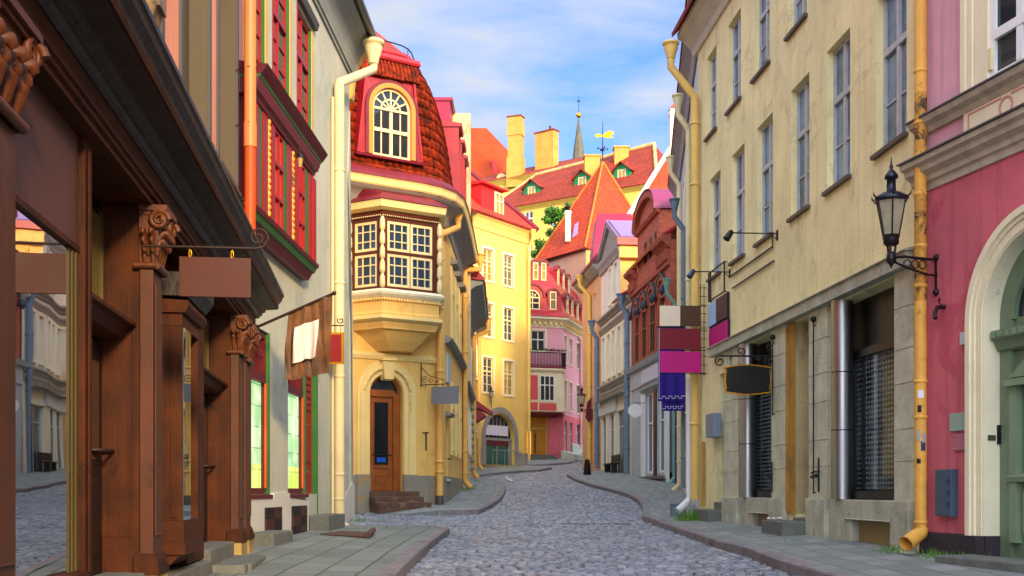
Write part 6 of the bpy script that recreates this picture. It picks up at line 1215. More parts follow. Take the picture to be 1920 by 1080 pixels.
# ================================================================ pale yellow house on the right
RY = Fac((RYX(26.0), 26.0), (RYX(14.3), 14.3)); ry = thing('town_house', 'pale yellow plastered house with stone shopfront and tall grey windows', 'house', (9, 20)); r_ = RY.s
GR_ = lambda s: G(RY.p(s, 0, 0).y)+.24
low = [(1330.6, 1351), (1372.2, 1396), (1419.4, 1449), (1483.3, 1517.5), (1550.6, 1594), (1643, 1700)]
upp = [(1325.6, 1343.6), (1365.3, 1389), (1413.9, 1443), (1478.3, 1512.5), (1546, 1588), (1636, 1692)]
W_ = [(r_(a), r_(b), 4.70, 6.90) for a, b in low]+[(r_(a), r_(b), 7.9, 9.7) for a, b in upp]
op = [(r_(1349), r_(1362), -.45, 2.5), (r_(1390), r_(1452), -.8, 2.88), (r_(1492), r_(1523), -.8, 2.88), (r_(1557), r_(1684), -.9, 2.88)]
m = MB(); wallgrid(m, RY, 0, RY.L, -1.2, 10.3, W_+op, rev=.32); m.box(RY, 0, RY.L, -8, -.33, -1.2, 10.3); m.box(RY, -.01, 0, -.33, 0, -1.2, 10.3); m.box(RY, RY.L, RY.L+.01, -.33, 0, -1.2, 10.3); m.build('wall', RYW, ry)
for a, b, z0, z1 in W_:
    window(ry, RY, a, b, z0, z1, d=-.15, nx=2, ny=(.63,), gx=1, gy=0, fw=.06, mw=.04, fm=mat('grey_window_paint', '#bcc0c0', .5, var=.25, scale=6, bump=.05), gm=G_RY, sill=mat('tin_sill', '#5a5148', .5, var=.3), sd=.07)
m = MB()
for a, b, z0, z1 in W_:
    for f in (.30,): m.box(RY, a+.06, b-.06, -.146, -.115, z0+(z1-z0)*f-.012, z0+(z1-z0)*f+.012)
m.build('glazing_bar', MATS['grey_window_paint'], ry)
m = MB(); m.prof(RY, [(-.01, 10.15), (.06, 10.15), (.10, 10.3), (.3, 10.5), (.42, 10.55), (.44, 10.68), (-.01, 10.75)], -.25, RY.L+.1); m.build('cornice', mat('grey_white_cornice', '#cfcbb8', .8, var=.2, bump=.1, streak=.3), ry)
m = MB(); m.prof(RY, [(.55, 10.62), (.56, 10.72), (-3.9, 15.2), (-8.5, 10.7), (-8.5, 10.6), (-3.9, 15.05)], -.3, RY.L+.15); m.build('roof', TILE_D, ry)
m = MB(); m.prism(RY, [(-.2, 10.3), (-.001, 10.3), (-.001, 10.31)], -8, 0) if 0 else m.face([RY.p(-.02, .0, 10.3), RY.p(-.02, -8, 10.3), RY.p(-.02, -3.9, 15.0)]); m.build('gable', RYW, ry)
q = RY.p(.25, .14, 0); pipe(ry, (q.x, q.y, -.2), (q.x, q.y, 9.0), .095, mat('straw_yellow_pipe', '#e3bf6a', .5, var=.15, bump=.04, streak=.3), hop=(q.x-.56, q.y-.1, 10.15), clamps=(1.5, 3.2, 5, 7, 8.4))
m = MB(); q2 = RY.p(.75, .06, 0); m.tube([(q2.x, q2.y, -.35), (q2.x, q2.y, 1.1)], .035, 8); m.build('conduit', OCHRE, ry)
# stone lintel band, piers, base
m = MB(); LS = r_(1341.7); m.box(RY, LS, RY.L-.08, .0, .16, 2.90, 3.08); m.prof(RY, [(0, 3.081), (.2, 3.081), (.2, 3.10), (0, 3.15)], LS-.03, RY.L-.06); m.build('lintel', STONE, ry, bevel=.008)
LS2 = mat('pale_stone_blocks', '#cfcfb4', .85, var=.3, scale=3, bump=.4, bscale=16, patch='#a0a288', patch_amt=.4, pscale=2)
def pier(a, b, d1=.06, name='pier'):
    m = MB(); s0, s1 = r_(a), r_(b); z = -.13; hh = [.52, .42, .60, .45, .55, .49]
    for h in hh: m.box(RY, s0, s1, -.315, d1, z, min(2.895, z+h-.006)); z += h
    o = m.build(name, LS2, ry, bevel=.006); g = GR_(s0); MB().box(RY, s0-.03, s1+.03, -.315, d1+.05, g-.3, -.135).build('base', STONE, o, bevel=.015); return o
pier(1363, 1389); pier(1452.5, 1478); pier(1523, 1556.5); pier(1684.5, 1716)
m = MB(); s0, s1 = r_(1478.5), r_(1492); m.box(RY, s0, s1, -.315, .03, -.4, 2.88); m.box(RY, s0+.02, s0+.08, .0301, .06, -.35, 2.8); m.build('pilaster', OCHRE, ry)
m = MB(); s0, s1 = r_(1492)+.01, r_(1523)-.01; m.box(RY, s0, s1, -.315, -.27, -.45, 2.88); m.box(RY, s1-.02, s1, -.269, -.03, -.45, 2.88); m.prof(RY, [(-.269, .0), (-.24, .03), (-.24, 1.2), (-.269, 1.23)], s0+.12, s1-.15); do = m.build('door', OCHRE, ry); MB().tube([RY.p(s0+.12, -.27, .55), RY.p(s0+.12, -.19, .55), RY.p(s0+.24, -.19, .5)], .013, 6).build('handle', IRON, do)
g = GR_(s0); m = MB(); a, b = r_(1480), r_(1523)-.02; m.box(RY, a, b, .062, .50, g-.3, g+.17); m.box(RY, s0, s1, -.26, .061, g-.3, -.452); m.build('doorstep', STONEG, ry, bevel=.02)
m = MB(); a, b = r_(1333), r_(1363)-.02; g = GR_(a); m.box(RY, a, b, .07, .40, g-.3, g+.17); m.box(RY, a+.5, b, .001, .069, g-.3, g+.33); m.build('doorstep', STONEG, ry, bevel=.02)
m = MB(); a, b = op[0][:2]; m.box(RY, a+.005, b-.005, -.2, -.1, -.45, 2.5); 
for k in range(3): m.box(RY, a+.06, b-.06, -.0999, -.085, -.3+k*.95, .5+k*.95)
m.build('shutter_door', mat('faded_blue_door', '#66799a', .6, var=.2, bump=.05, streak=.2), ry)
BLK = flat('black_frame', '#0c0c0d', .35)
def shopbay(a, b, cyl, first):
    s0, s1 = r_(a)+.004, r_(b)-.004; d = -.31
    m = MB(); m.box(RY, s0, s1, d, d+.02, -.13, 2.88); m.box(RY, s0, s1, d+.021, -.14, -.13, .0); m.box(RY, s0, s1, d+.021, d+.12, 2.0 if not first else 2.3, 2.12 if not first else 2.4); gl = r_(1612, d) if not first else r_(1424, d)
    m.box(RY, gl-.12, gl, d+.021, d+.12, 0, 2.1); o = m.build('shop_window', BLK, ry)
    G_S = brickmat('dotted_blind_glass', '#8b9aa0', '#6f8088', '#10161a', bw=.10, bh=.075, ms=.028, offset=0, bump=0, rough=.06) if 'dotted_blind_glass' not in MATS else MATS['dotted_blind_glass']
    MB().box(RY, gl, s1-.02, d+.022, d+.05, .02, 2.0 if not first else 2.3).build('pane', G_S, o)
    if not first:
        m = MB(); m.box(RY, gl+.3, gl+.33, d+.05, d+.09, .02, 2.0); m.build('mullion', BLK, o)
    c = RY.p(r_(cyl, -.03), -.03, 0); m = MB(); m.lathe((c.x, c.y, 0), [(.165, -.13), (.165, .92), (.165, 1.80), (.165, 2.895)], 24); m.build('steel_column', STEEL, ry)
    m = MB()
    for z in (.92, 1.80): m.lathe((c.x, c.y, z), [(.164, -.008), (.167, -.008), (.167, .008), (.164, .008)], 24)
    m.build('seam', BLK, ry)
    m = MB(); g = GR_(s0)-.1; e = r_(cyl)+.19; m.box(RY, s0, e, d, .03, g-.2, -.135); m.build('base_stone', STONE, ry, bevel=.02)
    m = MB(); m.box(RY, e+.005, s1, d, .05, -.42, -.135); m.box(RY, e+.005, e+.22, d, .03, g-.3, -.421); m.build('sill_stone', STONE, ry, bevel=.015)
    m = MB(); m.box(RY, e+.22, s1, d, -.1, g-.3, -.421); m.build('cellar_hatch', mat('tan_board', '#a08a5e', .8, var=.3, bump=.1, streak=.4), ry)
shopbay(1390, 1452, 1401.5, True); shopbay(1557, 1684, 1579, False)
# iron bars and hooks on the piers
m = MB()
for px, z0, z1 in ((1459, 1.35, 2.75), (1536.5, -.05, 2.75)):
    s = r_(px); m.tube([RY.p(s, .10, z0), RY.p(s, .10, z1)], .012, 6); m.ball(RY.p(s, .10, z1), .05, 8)
    for z in (z0+.02, z1-.1): m.tube([RY.p(s, .05, z), RY.p(s, .10, z)], .01, 5)
for px in (1455, 1544):
    s = r_(px); m.tube([RY.p(s, .08, -.02), RY.p(s, .08, .52)], .014, 6); m.tube([RY.p(s-.2, .12, .22), RY.p(s+.03, .12, .24)], .03, 6); m.tube([RY.p(s, .06, .3), RY.p(s, .15, .3), RY.p(s-.12, .16, .28)], .014, 6)
m.build('shutter_bars', IRON, ry)
# rusty pipe at the party line
rp = MB(); X0, Y0 = 5.137, 14.08; rp.tube([(X0, Y0, -.50), (X0, Y0, 11)], .075, 14)
for z in (-.42, 1.35, .9, 2.55, 3.05, 3.7, 4.6, 5.25): rp.lathe((X0, Y0, z), [(.077, 0), (.086, .008), (.086, .035), (.077, .045)], 14)
rp.tube([(X0, Y0, -.46), (X0-.01, Y0-.01, -.53), (X0-.16, Y0-.1, -.62), (X0-.24, Y0-.15, -.66)], .095, 14, False); dpo = rp.build('drainpipe', RUSTY, ry)
m = MB(); m.tube([(X0, Y0, 2.38), (X0, Y0, 3.74)], .0765, 14, False); m.tube([(X0, Y0, 4.25), (X0, Y0, 5.0)], .0765, 14, False); m.build('peeling_section', mat('blackened_pipe', '#d89a3c', .6, var=.3, scale=4, bump=.25, streak=.5, patch='#1a120c', patch_amt=.62, pscale=5, pmix=.95), dpo)
SP_ = [flat('white_sticker', '#dedee2'), flat('black_sticker', '#141416'), flat('navy_sticker', '#22385c'), flat('grey_sticker', '#9aa4aa')]
def onpipe(name, z0, z1, a0, a1, mt_): 
    m = MB(); rows = [[Vector((X0+math.cos(a0+(a1-a0)*i/6)*.0775, Y0+math.sin(a0+(a1-a0)*i/6)*.0775, z)) for i in range(7)] for z in (z0, z1)]; m.grid(rows, True); m.build(name, mt_, dpo)
onpipe('sticker', 1.16, 1.26, 3.9, 4.9, SP_[0]); onpipe('sticker', .98, 1.07, 3.9, 4.5, SP_[1]); onpipe('sticker', .5, .62, 4.4, 5.2, SP_[2]); onpipe('sticker', .62, .76, 3.7, 4.2, SP_[3]); onpipe('sticker', .34, .40, 3.7, 4.4, SP_[1]); onpipe('sticker', .6, .72, 4.6, 5.2, SP_[3])
m = MB(); p = RY.p(RY.L-.25, .0, 0); g = G(p.y)+.22; m.box(RY, RY.L-.38, RY.L+.05, .07, .2, g-.3, -.78); m.build('corner_stone', STONE, ry, bevel=.02)
# ================================================================ pink house on the right
PA = Vector((5.226, 14.285)); PR = Fac(PA, PA+Vector((.2403, -.9707))*38); pr = thing('town_house', 'deep pink house with cream arched green door at the right', 'house', (9, 10)); t_ = PR.s
ai = .95; ac, asp = t_(1821)+ai+.23, 1.98; zsill = -.80
uw_ = (t_(1856), t_(1856)+2*(t_(1911)-t_(1856)), 4.72, 6.9)
m = MB(); wallgrid(m, PR, 0, PR.L, -1.3, 3.9, [(ac-ai, ac+ai, zsill, asp+ai, 'arch')]+[(5+k*3, 6.2+k*3, .3, 2.6) for k in range(4)], rev=.28); m.box(PR, 0, PR.L, -7, -.29, -1.3, 3.9); m.box(PR, -.01, 0, -7, 0, -1.3, 13); m.build('wall', PINKL, pr)
uh = [uw_]+[(uw_[0]+k*3.3, uw_[1]+k*3.3, 4.72, 6.9) for k in range(1, 5)]
m = MB(); wallgrid(m, PR, 0, PR.L, 3.9, 13, uh, rev=.22); m.box(PR, 0, PR.L, -7, -.23, 3.9, 13); m.build('upper_wall', PINKU, pr)
MB().prof(PR, [(.5, 13), (.5, 13.2), (-3.5, 16.5), (-7.4, 13)], -.1, PR.L).build('roof', TILE_D, pr)
for k in range(4): window(pr, PR, 5+k*3, 6.2+k*3, .3, 2.6, d=-.15, fm=WHITE, gm=GLASS[0], casing=CREAM)
for i, (a, b, z0, z1) in enumerate(uh):
    o = window(pr, PR, a, b, z0+.02, z1, d=-.055, nx=2, ny=(.24, .62), fw=.08, mw=.05, fm=WHITE, gm=GLASS[0])
    if i == 0:
        m = MB(); m.box(PR, a+.005, a+.05, -.003, .03, z0+.15, z0+.40); m.build('hinge', CREAMP, o)
    m = MB(); 
    for k, (w0, w1, dd) in enumerate(((.0, .26, .03), (.26, .33, .05), (.33, .38, .03), (.38, .47, .06))): m.box(PR, a-w1, a-w0-.002, -.01, dd, 4.705, z1+.2); m.box(PR, b+w0+.002, b+w1, -.01, dd, 4.705, z1+.2)
    m.build('casing', CREAM, o)
m = MB(); m.prof(PR, [(-.01, 4.50), (.05, 4.50), (.08, 4.56), (.15, 4.60), (.18, 4.66), (-.01, 4.69)], -.06, PR.L); m.build('sill_course', CORN, pr)
MB().prof(PR, [(-.01, 4.691), (.20, 4.665), (.20, 4.685), (-.01, 4.704)], -.08, PR.L).build('flashing', flat('lead_flashing', '#4c4f54', .4), pr)
m = MB(); m.prof(PR, [(-.01, 3.78), (.03, 3.78), (.05, 3.86), (.09, 3.88), (.10, 3.94), (.18, 3.99), (.19, 4.05), (.25, 4.08), (.26, 4.14), (-.01, 4.16)], -.10, PR.L); m.build('cornice', CORN, pr)
MB().prof(PR, [(-.01, 4.161), (.29, 4.145), (.29, 4.165), (-.01, 4.22)], -.12, PR.L).build('flashing', MATS['lead_flashing'], pr)
# blind balustrade panel with a ring
pa = t_(1812); m = MB(); m.box(PR, pa, pa+2.9, .0, .04, 4.19, 4.50); po = m.build('apron_panel', CREAM, pr)
m = MB(); ps_ = pa+.09
PK2 = mat('dusty_pink_line', '#cf8f86', .8, var=.15)
m.box(PR, ps_, ps_+.60, .041, .047, 4.455, 4.475); m.box(PR, ps_, ps_+.60, .041, .047, 4.215, 4.235); m.box(PR, ps_, ps_+.02, .041, .047, 4.235, 4.455)
m.ring(PR, ps_+.68, 4.345, .095, .118, .041, .05, 0, 2*math.pi, 28); m.box(PR, ps_+.76, ps_+2.7, .041, .047, 4.455, 4.475); m.box(PR, ps_+.76, ps_+2.7, .041, .047, 4.215, 4.235); m.build('ring_ornament', PK2, po)
# arch surround and green door
m = MB()
for r0, r1, dd in ((ai+.002, ai+.10, .035), (ai+.101, ai+.15, .06), (ai+.151, ai+.23, .09)):
    m.ring(PR, ac, asp, r0, r1, -.02, dd, n=36)
    for a, b in ((ac-r1, ac-r0), (ac+r0, ac+r1)): m.box(PR, a, b, -.02, dd, -.53, asp)
so_ = m.build('door_surround', CREAM, pr)
m = MB(); m.ring(PR, ac, asp, ai-.02, ai+.001, -.28, .02, n=36); m.box(PR, ac-ai-.001, ac-ai+.02, -.28, .02, -.53, asp); m.box(PR, ac+ai-.02, ac+ai+.001, -.28, .02, -.53, asp); m.build('reveal', CREAM, so_)
m = MB(); d = -.27; m.ring(PR, ac, asp, ai-.26, ai-.021, d, d+.07, n=32)
for a, b in ((ac-ai+.02, ac-ai+.22), (ac+ai-.22, ac+ai-.02)): m.box(PR, a, b, d, d+.07, zsill, asp)
m.box(PR, ac-ai+.22, ac+ai-.22, d-.01, d+.02, zsill, asp+.02); m.prof(PR, [(d+.07, 1.62), (d+.12, 1.64), (d+.16, 1.74), (d+.20, 1.76), (d+.20, 1.86), (d+.0, 1.9)], ac-ai+.03, ac+ai-.03)
do = m.build('door', DKGREEN, pr)
m = MB(); a = ac-ai+.22; m.box(PR, a, a+.12, d+.021, d+.10, -.6, 1.2); m.prof(PR, [(d+.02, 1.2), (d+.16, 1.2), (d+.16, 1.28), (d+.02, 1.3)], a-.02, a+.7); m.prism(PR, [(a-.02, 1.301), (a+.8, 1.301), (a+.39, 1.58)], d+.02, d+.10); m.prof(PR, [(d+.02, .1), (d+.12, .1), (d+.14, .16), (d+.02, .2)], a-.02, a+.8); m.box(PR, a+.16, a+.6, d+.021, d+.05, -.5, 0)
n = 9
for k in range(n): m.box(PR, ac-ai+.05+k*.12, ac-ai+.11+k*.12, d+.20, d+.225, 1.775, 1.845)
m.build('carving', mat('light_green_paint', '#7f9474', .5, var=.25, bump=.06), do)
MB().prism(PR, [(ac-(ai-.27)*math.cos(x*math.pi/16), asp+.03+(ai-.27)*math.sin(x*math.pi/16)) for x in range(17)], d-.02, d+.01).build('fanlight', GLASS[0], do)
MB().box(PR, a+.18, a+.62, d+.021, d+.03, .3, 1.12).build('pane', GLASS[0], do)
m = MB(); sweep_ = [(-.01, -1.3), (.05, -1.3), (.05, -.535), (.03, -.52), (-.01, -.52)]
m.prof(PR, sweep_, .02, ac-ai-.25); m.box(PR, ac-ai-.25, ac-ai-.002, -.02, .11, -1.3, -.531); m.box(PR, ac-ai-.001, ac-ai+.03, -.27, .0, -1.3, -.531); m.prof(PR, sweep_, ac+ai+.25, PR.L); m.build('plinth', BASEDK, pr)
m = MB(); g = G(12.6)+.2; m.box(PR, ac-ai+.032, ac+ai, -.25, .02, -1.3, -.80); m.box(PR, ac-ai-.06, ac+ai+.1, .112, .62, g-.3, -.745); m.build('doorstep', STONEG, pr, bevel=.02)
tufts('grass', [spot(PR, 1752, .15), spot(PR, 1775, .2), spot(PR, 1795, .2), spot(PR, 1815, .22), spot(RY, 1690, .2), spot(RY, 1670, .2)], 60, .16, .16)
tufts('grass', [spot(RY, 1306, .35), spot(RY, 1316, .3), spot(RY, 1300, .5)], 110, .32, .28)
tufts('grass', [spot(RY, 1456, .6), spot(RY, 1500, .6), spot(RY, 1400, .2)], 14, .06, .2)
# ================================================================ signs, lamps and small things
def spiral(c, ex, ez, r, turns=1.6, a0=0, n=22): return [c+ex*(math.cos(a0+i/n*turns*2*math.pi)*r*(1-.75*i/n))+ez*(math.sin(a0+i/n*turns*2*math.pi)*r*(1-.75*i/n)) for i in range(n+1)]
ZZ = Vector((0, 0, 1))
# brown board on a rod from the second carved column
s = S(281); w = BR.p(s, .0, 1.84); n3 = Vector((BR.n.x, BR.n.y, 0)); d1 = .78
t = thing('hanging_sign', 'blank chestnut brown board hanging from a thin rod off the carved brown shopfront', 'sign', w)
m = MB(); e = w+n3*d1; m.tube([w+n3*-.05, e, e+n3*.06+ZZ*.015, e+n3*.085+ZZ*.06], .011, 7); m.tube(spiral(e+n3*.02+ZZ*.085, n3, ZZ, .075, 1.4, -.3), .008, 6); m.build('bracket', IRONB, t)
b0, b1 = .215, .745; F_ = Fac(w.xy+BR.n*b0, w.xy+BR.n*b1); m = MB(); m.box(F_, 0, F_.L, -.012, .012, w.z-.375, w.z-.075); m.build('board', mat('chestnut_board', '#4c2210', .6, var=.12, scale=3, bump=.03, brushed=1), t, bevel=.004)
m = MB()
for x in (.08, F_.L-.14): m.tube([F_.p(x, 0, w.z-.08)+(n3*.01*math.cos(a*.8)+ZZ*(.03+.03*math.sin(a*.8))) for a in range(9)], .004, 5)
m.build('hook', GOLD, t)
# velvet banner on a slanting pole
s = GS(476); w = gp(s, 0, 2.42); n3 = Vector((GRF.n.x, GRF.n.y, 0)); e = w+n3*1.21+ZZ*.53
t = thing('banner', 'brown velvet banner with blank cream sheet on a slanting pole off the grey green house', 'banner', w)
m = MB(); m.tube([w-n3*.02, e], .022, 8); m.ball(e, .035, 8); m.lathe(w+ZZ*-.06, [(.07, 0), (.07, .12)], 8); m.build('pole', IRONB, t)
def cl(u, v):
    q = w.lerp(e, .43+.55*u); drop = (1.02+.16*u)*v; q = q-ZZ*drop+n3*(-.10*v*(1-u*.6)-.02*v*u)
    f = .045*math.sin(u*13+v*2)+.03*math.sin(u*29-v*5)+.03*math.sin(v*9+u*6); return q+Vector((GRF.u.x, GRF.u.y, 0))*f*(.25+v)+ZZ*.02*math.sin(u*16)*v
m = MB(); A = [[cl(i/40, j/30) for i in range(41)] for j in range(31)]; off = Vector((GRF.u.x, GRF.u.y, 0))*.012; m.grid(A, True); m.grid([[p+off for p in r] for r in A], True)
vel = mat('brown_velvet', '#7a4c16', .6, var=.6, scale=5, bump=.2, bscale=30, spec=.4); vb = vel.node_tree.nodes['Principled BSDF']; vb.inputs['Sheen Weight'].default_value = .4; m.build('cloth', vel, t)
m = MB(); m.grid([[cl(.22+.52*i/14, .27+.50*j/12)-off*3.4-Vector((GRF.u.x, GRF.u.y, 0))*.035 for i in range(15)] for j in range(13)], True); m.build('blank_sheet', flat('cream_sheet', '#f0d9cc', .7), t)
# little red sign with a gilt frame
s = GS(622, .14); w = gp(s, .1, GRF.z(622, 606, .2)); t = thing('hanging_sign', 'small dark red sign with gilt frame on a hooked iron arm by the cream drainpipe', 'sign', w)
Fp = Fac(gp(s, .12, 0)[:2], gp(s, .60, 0)[:2]); z1 = w.z-.14
sx0, sx1 = Fp.s(614), Fp.s(644.5); m = MB(); m.box(Fp, sx0, sx1, -.03, .03, z1-.62, z1); m.build('frame', GOLD, t); MB().box(Fp, sx0+.04, sx1-.04, -.036, .036, z1-.58, z1-.04).build('panel', flat('crimson_panel', '#860a0e'), t)
m = MB(); m.tube([gp(s, 0, w.z), Fp.p(sx1, 0, w.z)], .012, 6); m.tube(spiral(Fp.p(sx1-.06, 0, w.z+.1), Vector((Fp.u.x, Fp.u.y, 0)), ZZ, .07, 1.1, 2.5), .011, 6)
for x in (sx0+.06, sx1-.06): m.tube([Fp.p(x, 0, w.z), Fp.p(x, 0, z1)], .007, 5)
m.build('bracket', IRON, t)
for y_, h in ((722, .28), (752, .22)): pass
# grey blank sign on the corner house
f = segs[0]; w = f.p(.25, 0, 0); w = Vector((w.x, w.y, (HOR-722)/FPX*w.y)); dirn = Vector((.92, -.39, 0)); Fp = Fac(w.xy, (w+dirn).xy); t = thing('hanging_sign', 'blank slate grey sign under a scrolled bracket beside the corner house doorway', 'sign', w)
m = MB(); m.tube([w+ZZ*.62+dirn*.03, w-ZZ*.06+dirn*.03], .015, 6); m.tube([w+dirn*-.02, w+dirn*.86], .013, 6); m.tube([w+ZZ*.5+dirn*.03, w+ZZ*.25+dirn*.3, w+ZZ*.1+dirn*.8], .012, 6)
for x, r in ((.14, .1), (.34, .08), (.54, .05)): m.tube(spiral(w+dirn*x+ZZ*(.16-.12*x), dirn, ZZ, r, 1.5, x*5), .008, 5)
for x in (.18, .7): m.tube([w+dirn*x, w+dirn*x-ZZ*.08], .008, 5)
m.build('bracket', IRONB, t); a, b = Fp.s(809), Fp.s(860); m = MB(); m.box(Fp, a, b, -.015, .015, w.z-.56, w.z-.07); m.build('board', flat('slate_board', '#76787a'), t, bevel=.004)
# right side: stack of projecting boards on an iron ladder bracket
s = r_(1325); w = RY.p(s, 0, 0); n3 = Vector((RY.n.x, RY.n.y, 0)); Fp = Fac((w+n3*1.25).xy, w.xy)
def zat(py): return (HOR-py)/FPX*w.y
t = thing('sign_bracket', 'black iron ladder bracket holding the stack of projecting boards', 'bracket', (w.x, w.y, zat(705)))
m = MB(); lx = Fp.s(1316)
for x in (Fp.s(1313), Fp.s(1320), Fp.s(1327)): m.tube([Fp.p(x, 0, zat(704)), Fp.p(x, 0, zat(533))], .010, 5)
for k in range(11): m.tube([Fp.p(Fp.s(1312), 0, zat(540+k*16)), Fp.p(Fp.L, 0, zat(540+k*16))], .008, 5)
for y_ in (574, 615, 657, 701): m.tube([Fp.p(Fp.s(1237), -.02, zat(y_)), Fp.p(Fp.L, -.02, zat(y_))], .009, 5)
m.build('ladder', IRON, t)
def pboard(lab, pa, pb, ya, yb, col, nm, second=None):
    t = thing('projecting_sign', lab, 'sign', Fp.p(Fp.s(pa), 0, zat(yb)), 'blank boards stacked on the ladder bracket'); m = MB()
    mid = Fp.s(second[0]) if second else Fp.s(pb); m.box(Fp, Fp.s(pa), mid, -.03, .03, zat(yb), zat(ya)); m.build('board', flat(nm, col), t, bevel=.006)
    if second: m = MB(); m.box(Fp, mid+.001, Fp.s(pb), -.03, .03, zat(yb), zat(ya)); m.build('brown_board', flat(second[1], second[2]), t, bevel=.006)
pboard('projecting board half cream half dark brown, topmost of the stack', 1237, 1312, 574.5, 612, '#e2d2b8', 'ivory_board', (1275, 'umber_board', '#4d3018'))
pboard('dark crimson projecting board in the middle of the stack', 1237, 1313, 617, 655.5, '#74081e', 'crimson_board')
pboard('bright magenta projecting board, lowest of the stack', 1238, 1314, 659.5, 699, '#b80474', 'magenta_board')
# flat boards on the yellow wall
def wboard(lab, pa, pb, z0, z1, col, nm, second=None, grp=None):
    a, b = r_(pa, .08), r_(pb, .08); t = thing('wall_sign', lab, 'sign', RY.p(a, .05, z0)); m = MB(); mid = r_(second[0], .08) if second else b; m.box(RY, a, mid, .05, .09, z0, z1); m.build('board', flat(nm, col), t, bevel=.004)
    if second: m = MB(); m.box(RY, mid+.001, b, .05, .09, z0, z1); m.build('brown_board', flat(second[1], second[2]), t, bevel=.004)
    m = MB(); m.box(RY, a-.03, b+.03, .015, .0495, z0-.03, z1+.03); m.build('backing', IRON, t)
wboard('pale blue and dark brown board fixed flat to the yellow wall', 1328, 1361, 3.60, 4.10, '#a3c0e0', 'sky_board', (1343, 'cocoa_board', '#4a3434'))
wboard('magenta board fixed flat to the yellow wall above the faded blue door', 1330, 1362, 3.08, 3.54, '#b80474', 'magenta_board')
a, b = r_(1329, .06), r_(1358, .06); t = thing('iron_bracket', 'empty black iron sign holder on the yellow wall above the pale blue board', 'bracket', RY.p(a, .05, 4.2)); m = MB(); z0, z1 = 4.18, 4.80
for p, q in (((a, z0), (b, z0)), ((b, z0), (b, z1)), ((b, z1), (a, z1)), ((a, z1), (a, z0)), ((a+.15, z0), (a+.15, z1))): m.tube([RY.p(p[0], .06, p[1]), RY.p(q[0], .06, q[1])], .018, 6)
for z in (z0, z1): m.tube([RY.p(a, 0, z), RY.p(a, .06, z)], .012, 5); m.tube([RY.p(b, 0, z), RY.p(b, .06, z)], .012, 5)
m.build('frame', IRON, t)
m = MB()
for p, q in (((1372, 518), (1451.5, 463)), ((1376, 540), (1453, 490))): a, b = r_(p[0]), r_(q[0]); za, zb = RY.z(*p), RY.z(*q); z = (za+zb)/2; m.tube([RY.p(a, .03, z), RY.p(b, .03, z)], .018, 6)
a = r_(1451.5); m.tube([RY.p(a, .03, RY.z(1451.5, 463)), RY.p(a, .03, RY.z(1452, 440))], .012, 5); m.build('conduit_bars', IRON, ry)
# two spotlights on long arms
for px, pe_, py, lab, cl_ in ((1458, 1366, 438, 'black spotlight on a long arm above the flat magenta board and wall bars', IRON), (1369, 1296, 510, 'dark blue spotlight on a long arm beside the empty black frame', mat('navy_enamel', '#1b2c50', .35, var=.2, spec=.6, bump=.02))):
    s = r_(px); w = RY.p(s, .0, RY.z(px, py)); Fq = Fac((w+n3*1.3).xy, w.xy); x = Fq.s(pe_); t = thing('spotlight', lab, 'lamp', w); m = MB(); m.tube([w, Fq.p(x+.06, 0, w.z)], .012, 6); m.box(RY, s-.04, s+.04, .0, .02, w.z-.12, w.z+.06); m.tube([w+n3*.02+ZZ*-.1, w+n3*.14], .009, 5); m.build('arm', IRON, t)
    c = Fq.p(x+.03, 0, w.z-.01); m = MB(); dv = Vector((-Fq.u.x*.55, -.25, -.8)).normalized(); m.tube([c+dv*-.06, c+dv*-.02, c+dv*.08, c+dv*.14], [.03, .055, .06, .065], 10); m.build('head', cl_, t)
# black barrel-shaped sign with a gilt edge
s = r_(1455); w = RY.p(s, 0, 0); Fq = Fac((w+n3*1.3).xy, w.xy); zq = lambda py: (HOR-py)/FPX*w.y; a, b = Fq.s(1358), Fq.s(1445); c = (a+b)/2
t = thing('hanging_sign', 'black barrel shaped sign with gilt edge on a scrolled bracket by the stone lintel', 'sign', (w.x, w.y, zq(700)))
def barrel_(g):
    za, zb = zq(741)-g, zq(684)+g; hh = (zb-za)/2; zc = (za+zb)/2; L = []
    for i in range(9): f = i/8; L.append((a-g+(b-a+2*g)*f, zb-.045+.045*math.sin(f*math.pi)))
    for i in range(1, 8): f = i/8; L.append((b+g-.03+.03*math.sin(f*math.pi), zb-.045-(2*hh-.09)*f))
    for i in range(9): f = i/8; L.append((b+g-(b-a+2*g)*f, za+.045-.045*math.sin(f*math.pi)))
    for i in range(1, 8): f = i/8; L.append((a-g+.03-.03*math.sin(f*math.pi), za+.045+(2*hh-.09)*f))
    return L
MB().prism(Fq, barrel_(0), -.03, .03).build('edge', GOLD, t); MB().prism(Fq, barrel_(-.02), -.036, .036).build('board', flat('black_board', '#0b0a09', .4), t)
m = MB(); zb = zq(668); eu = Vector((Fq.u.x, Fq.u.y, 0)); m.tube([Fq.p(a-.10, 0, zb), Fq.p(Fq.L, 0, zb)], .016, 6); m.tube([Fq.p(Fq.L-.03, 0, zq(632)), Fq.p(Fq.L-.03, 0, zq(690))], .018, 6); m.ball(Fq.p(Fq.L-.03, 0, zq(632)), .045)
for x, z, r, a0 in ((a-.08, zb-.10, .10, 1.6), (c-.12, zb+.08, .08, 4.7), (Fq.L-.12, zb+.14, .09, 4.7), (Fq.L-.12, zb-.10, .09, 1.6), (Fq.L-.32, zb-.05, .05, 1.6), (Fq.L-.03, zb+.05, .1, 0)): m.tube(spiral(Fq.p(x, 0, z), eu, ZZ, r, 1.3, a0), .012, 6)
for x in (a+.12, b-.12): m.tube([Fq.p(x, 0, zb), Fq.p(x, 0, zq(686))], .008, 5); m.tube(spiral(Fq.p(x, 0, zb-.05), eu, ZZ, .04, 1), .006, 5)
m.build('bracket', IRON, t)
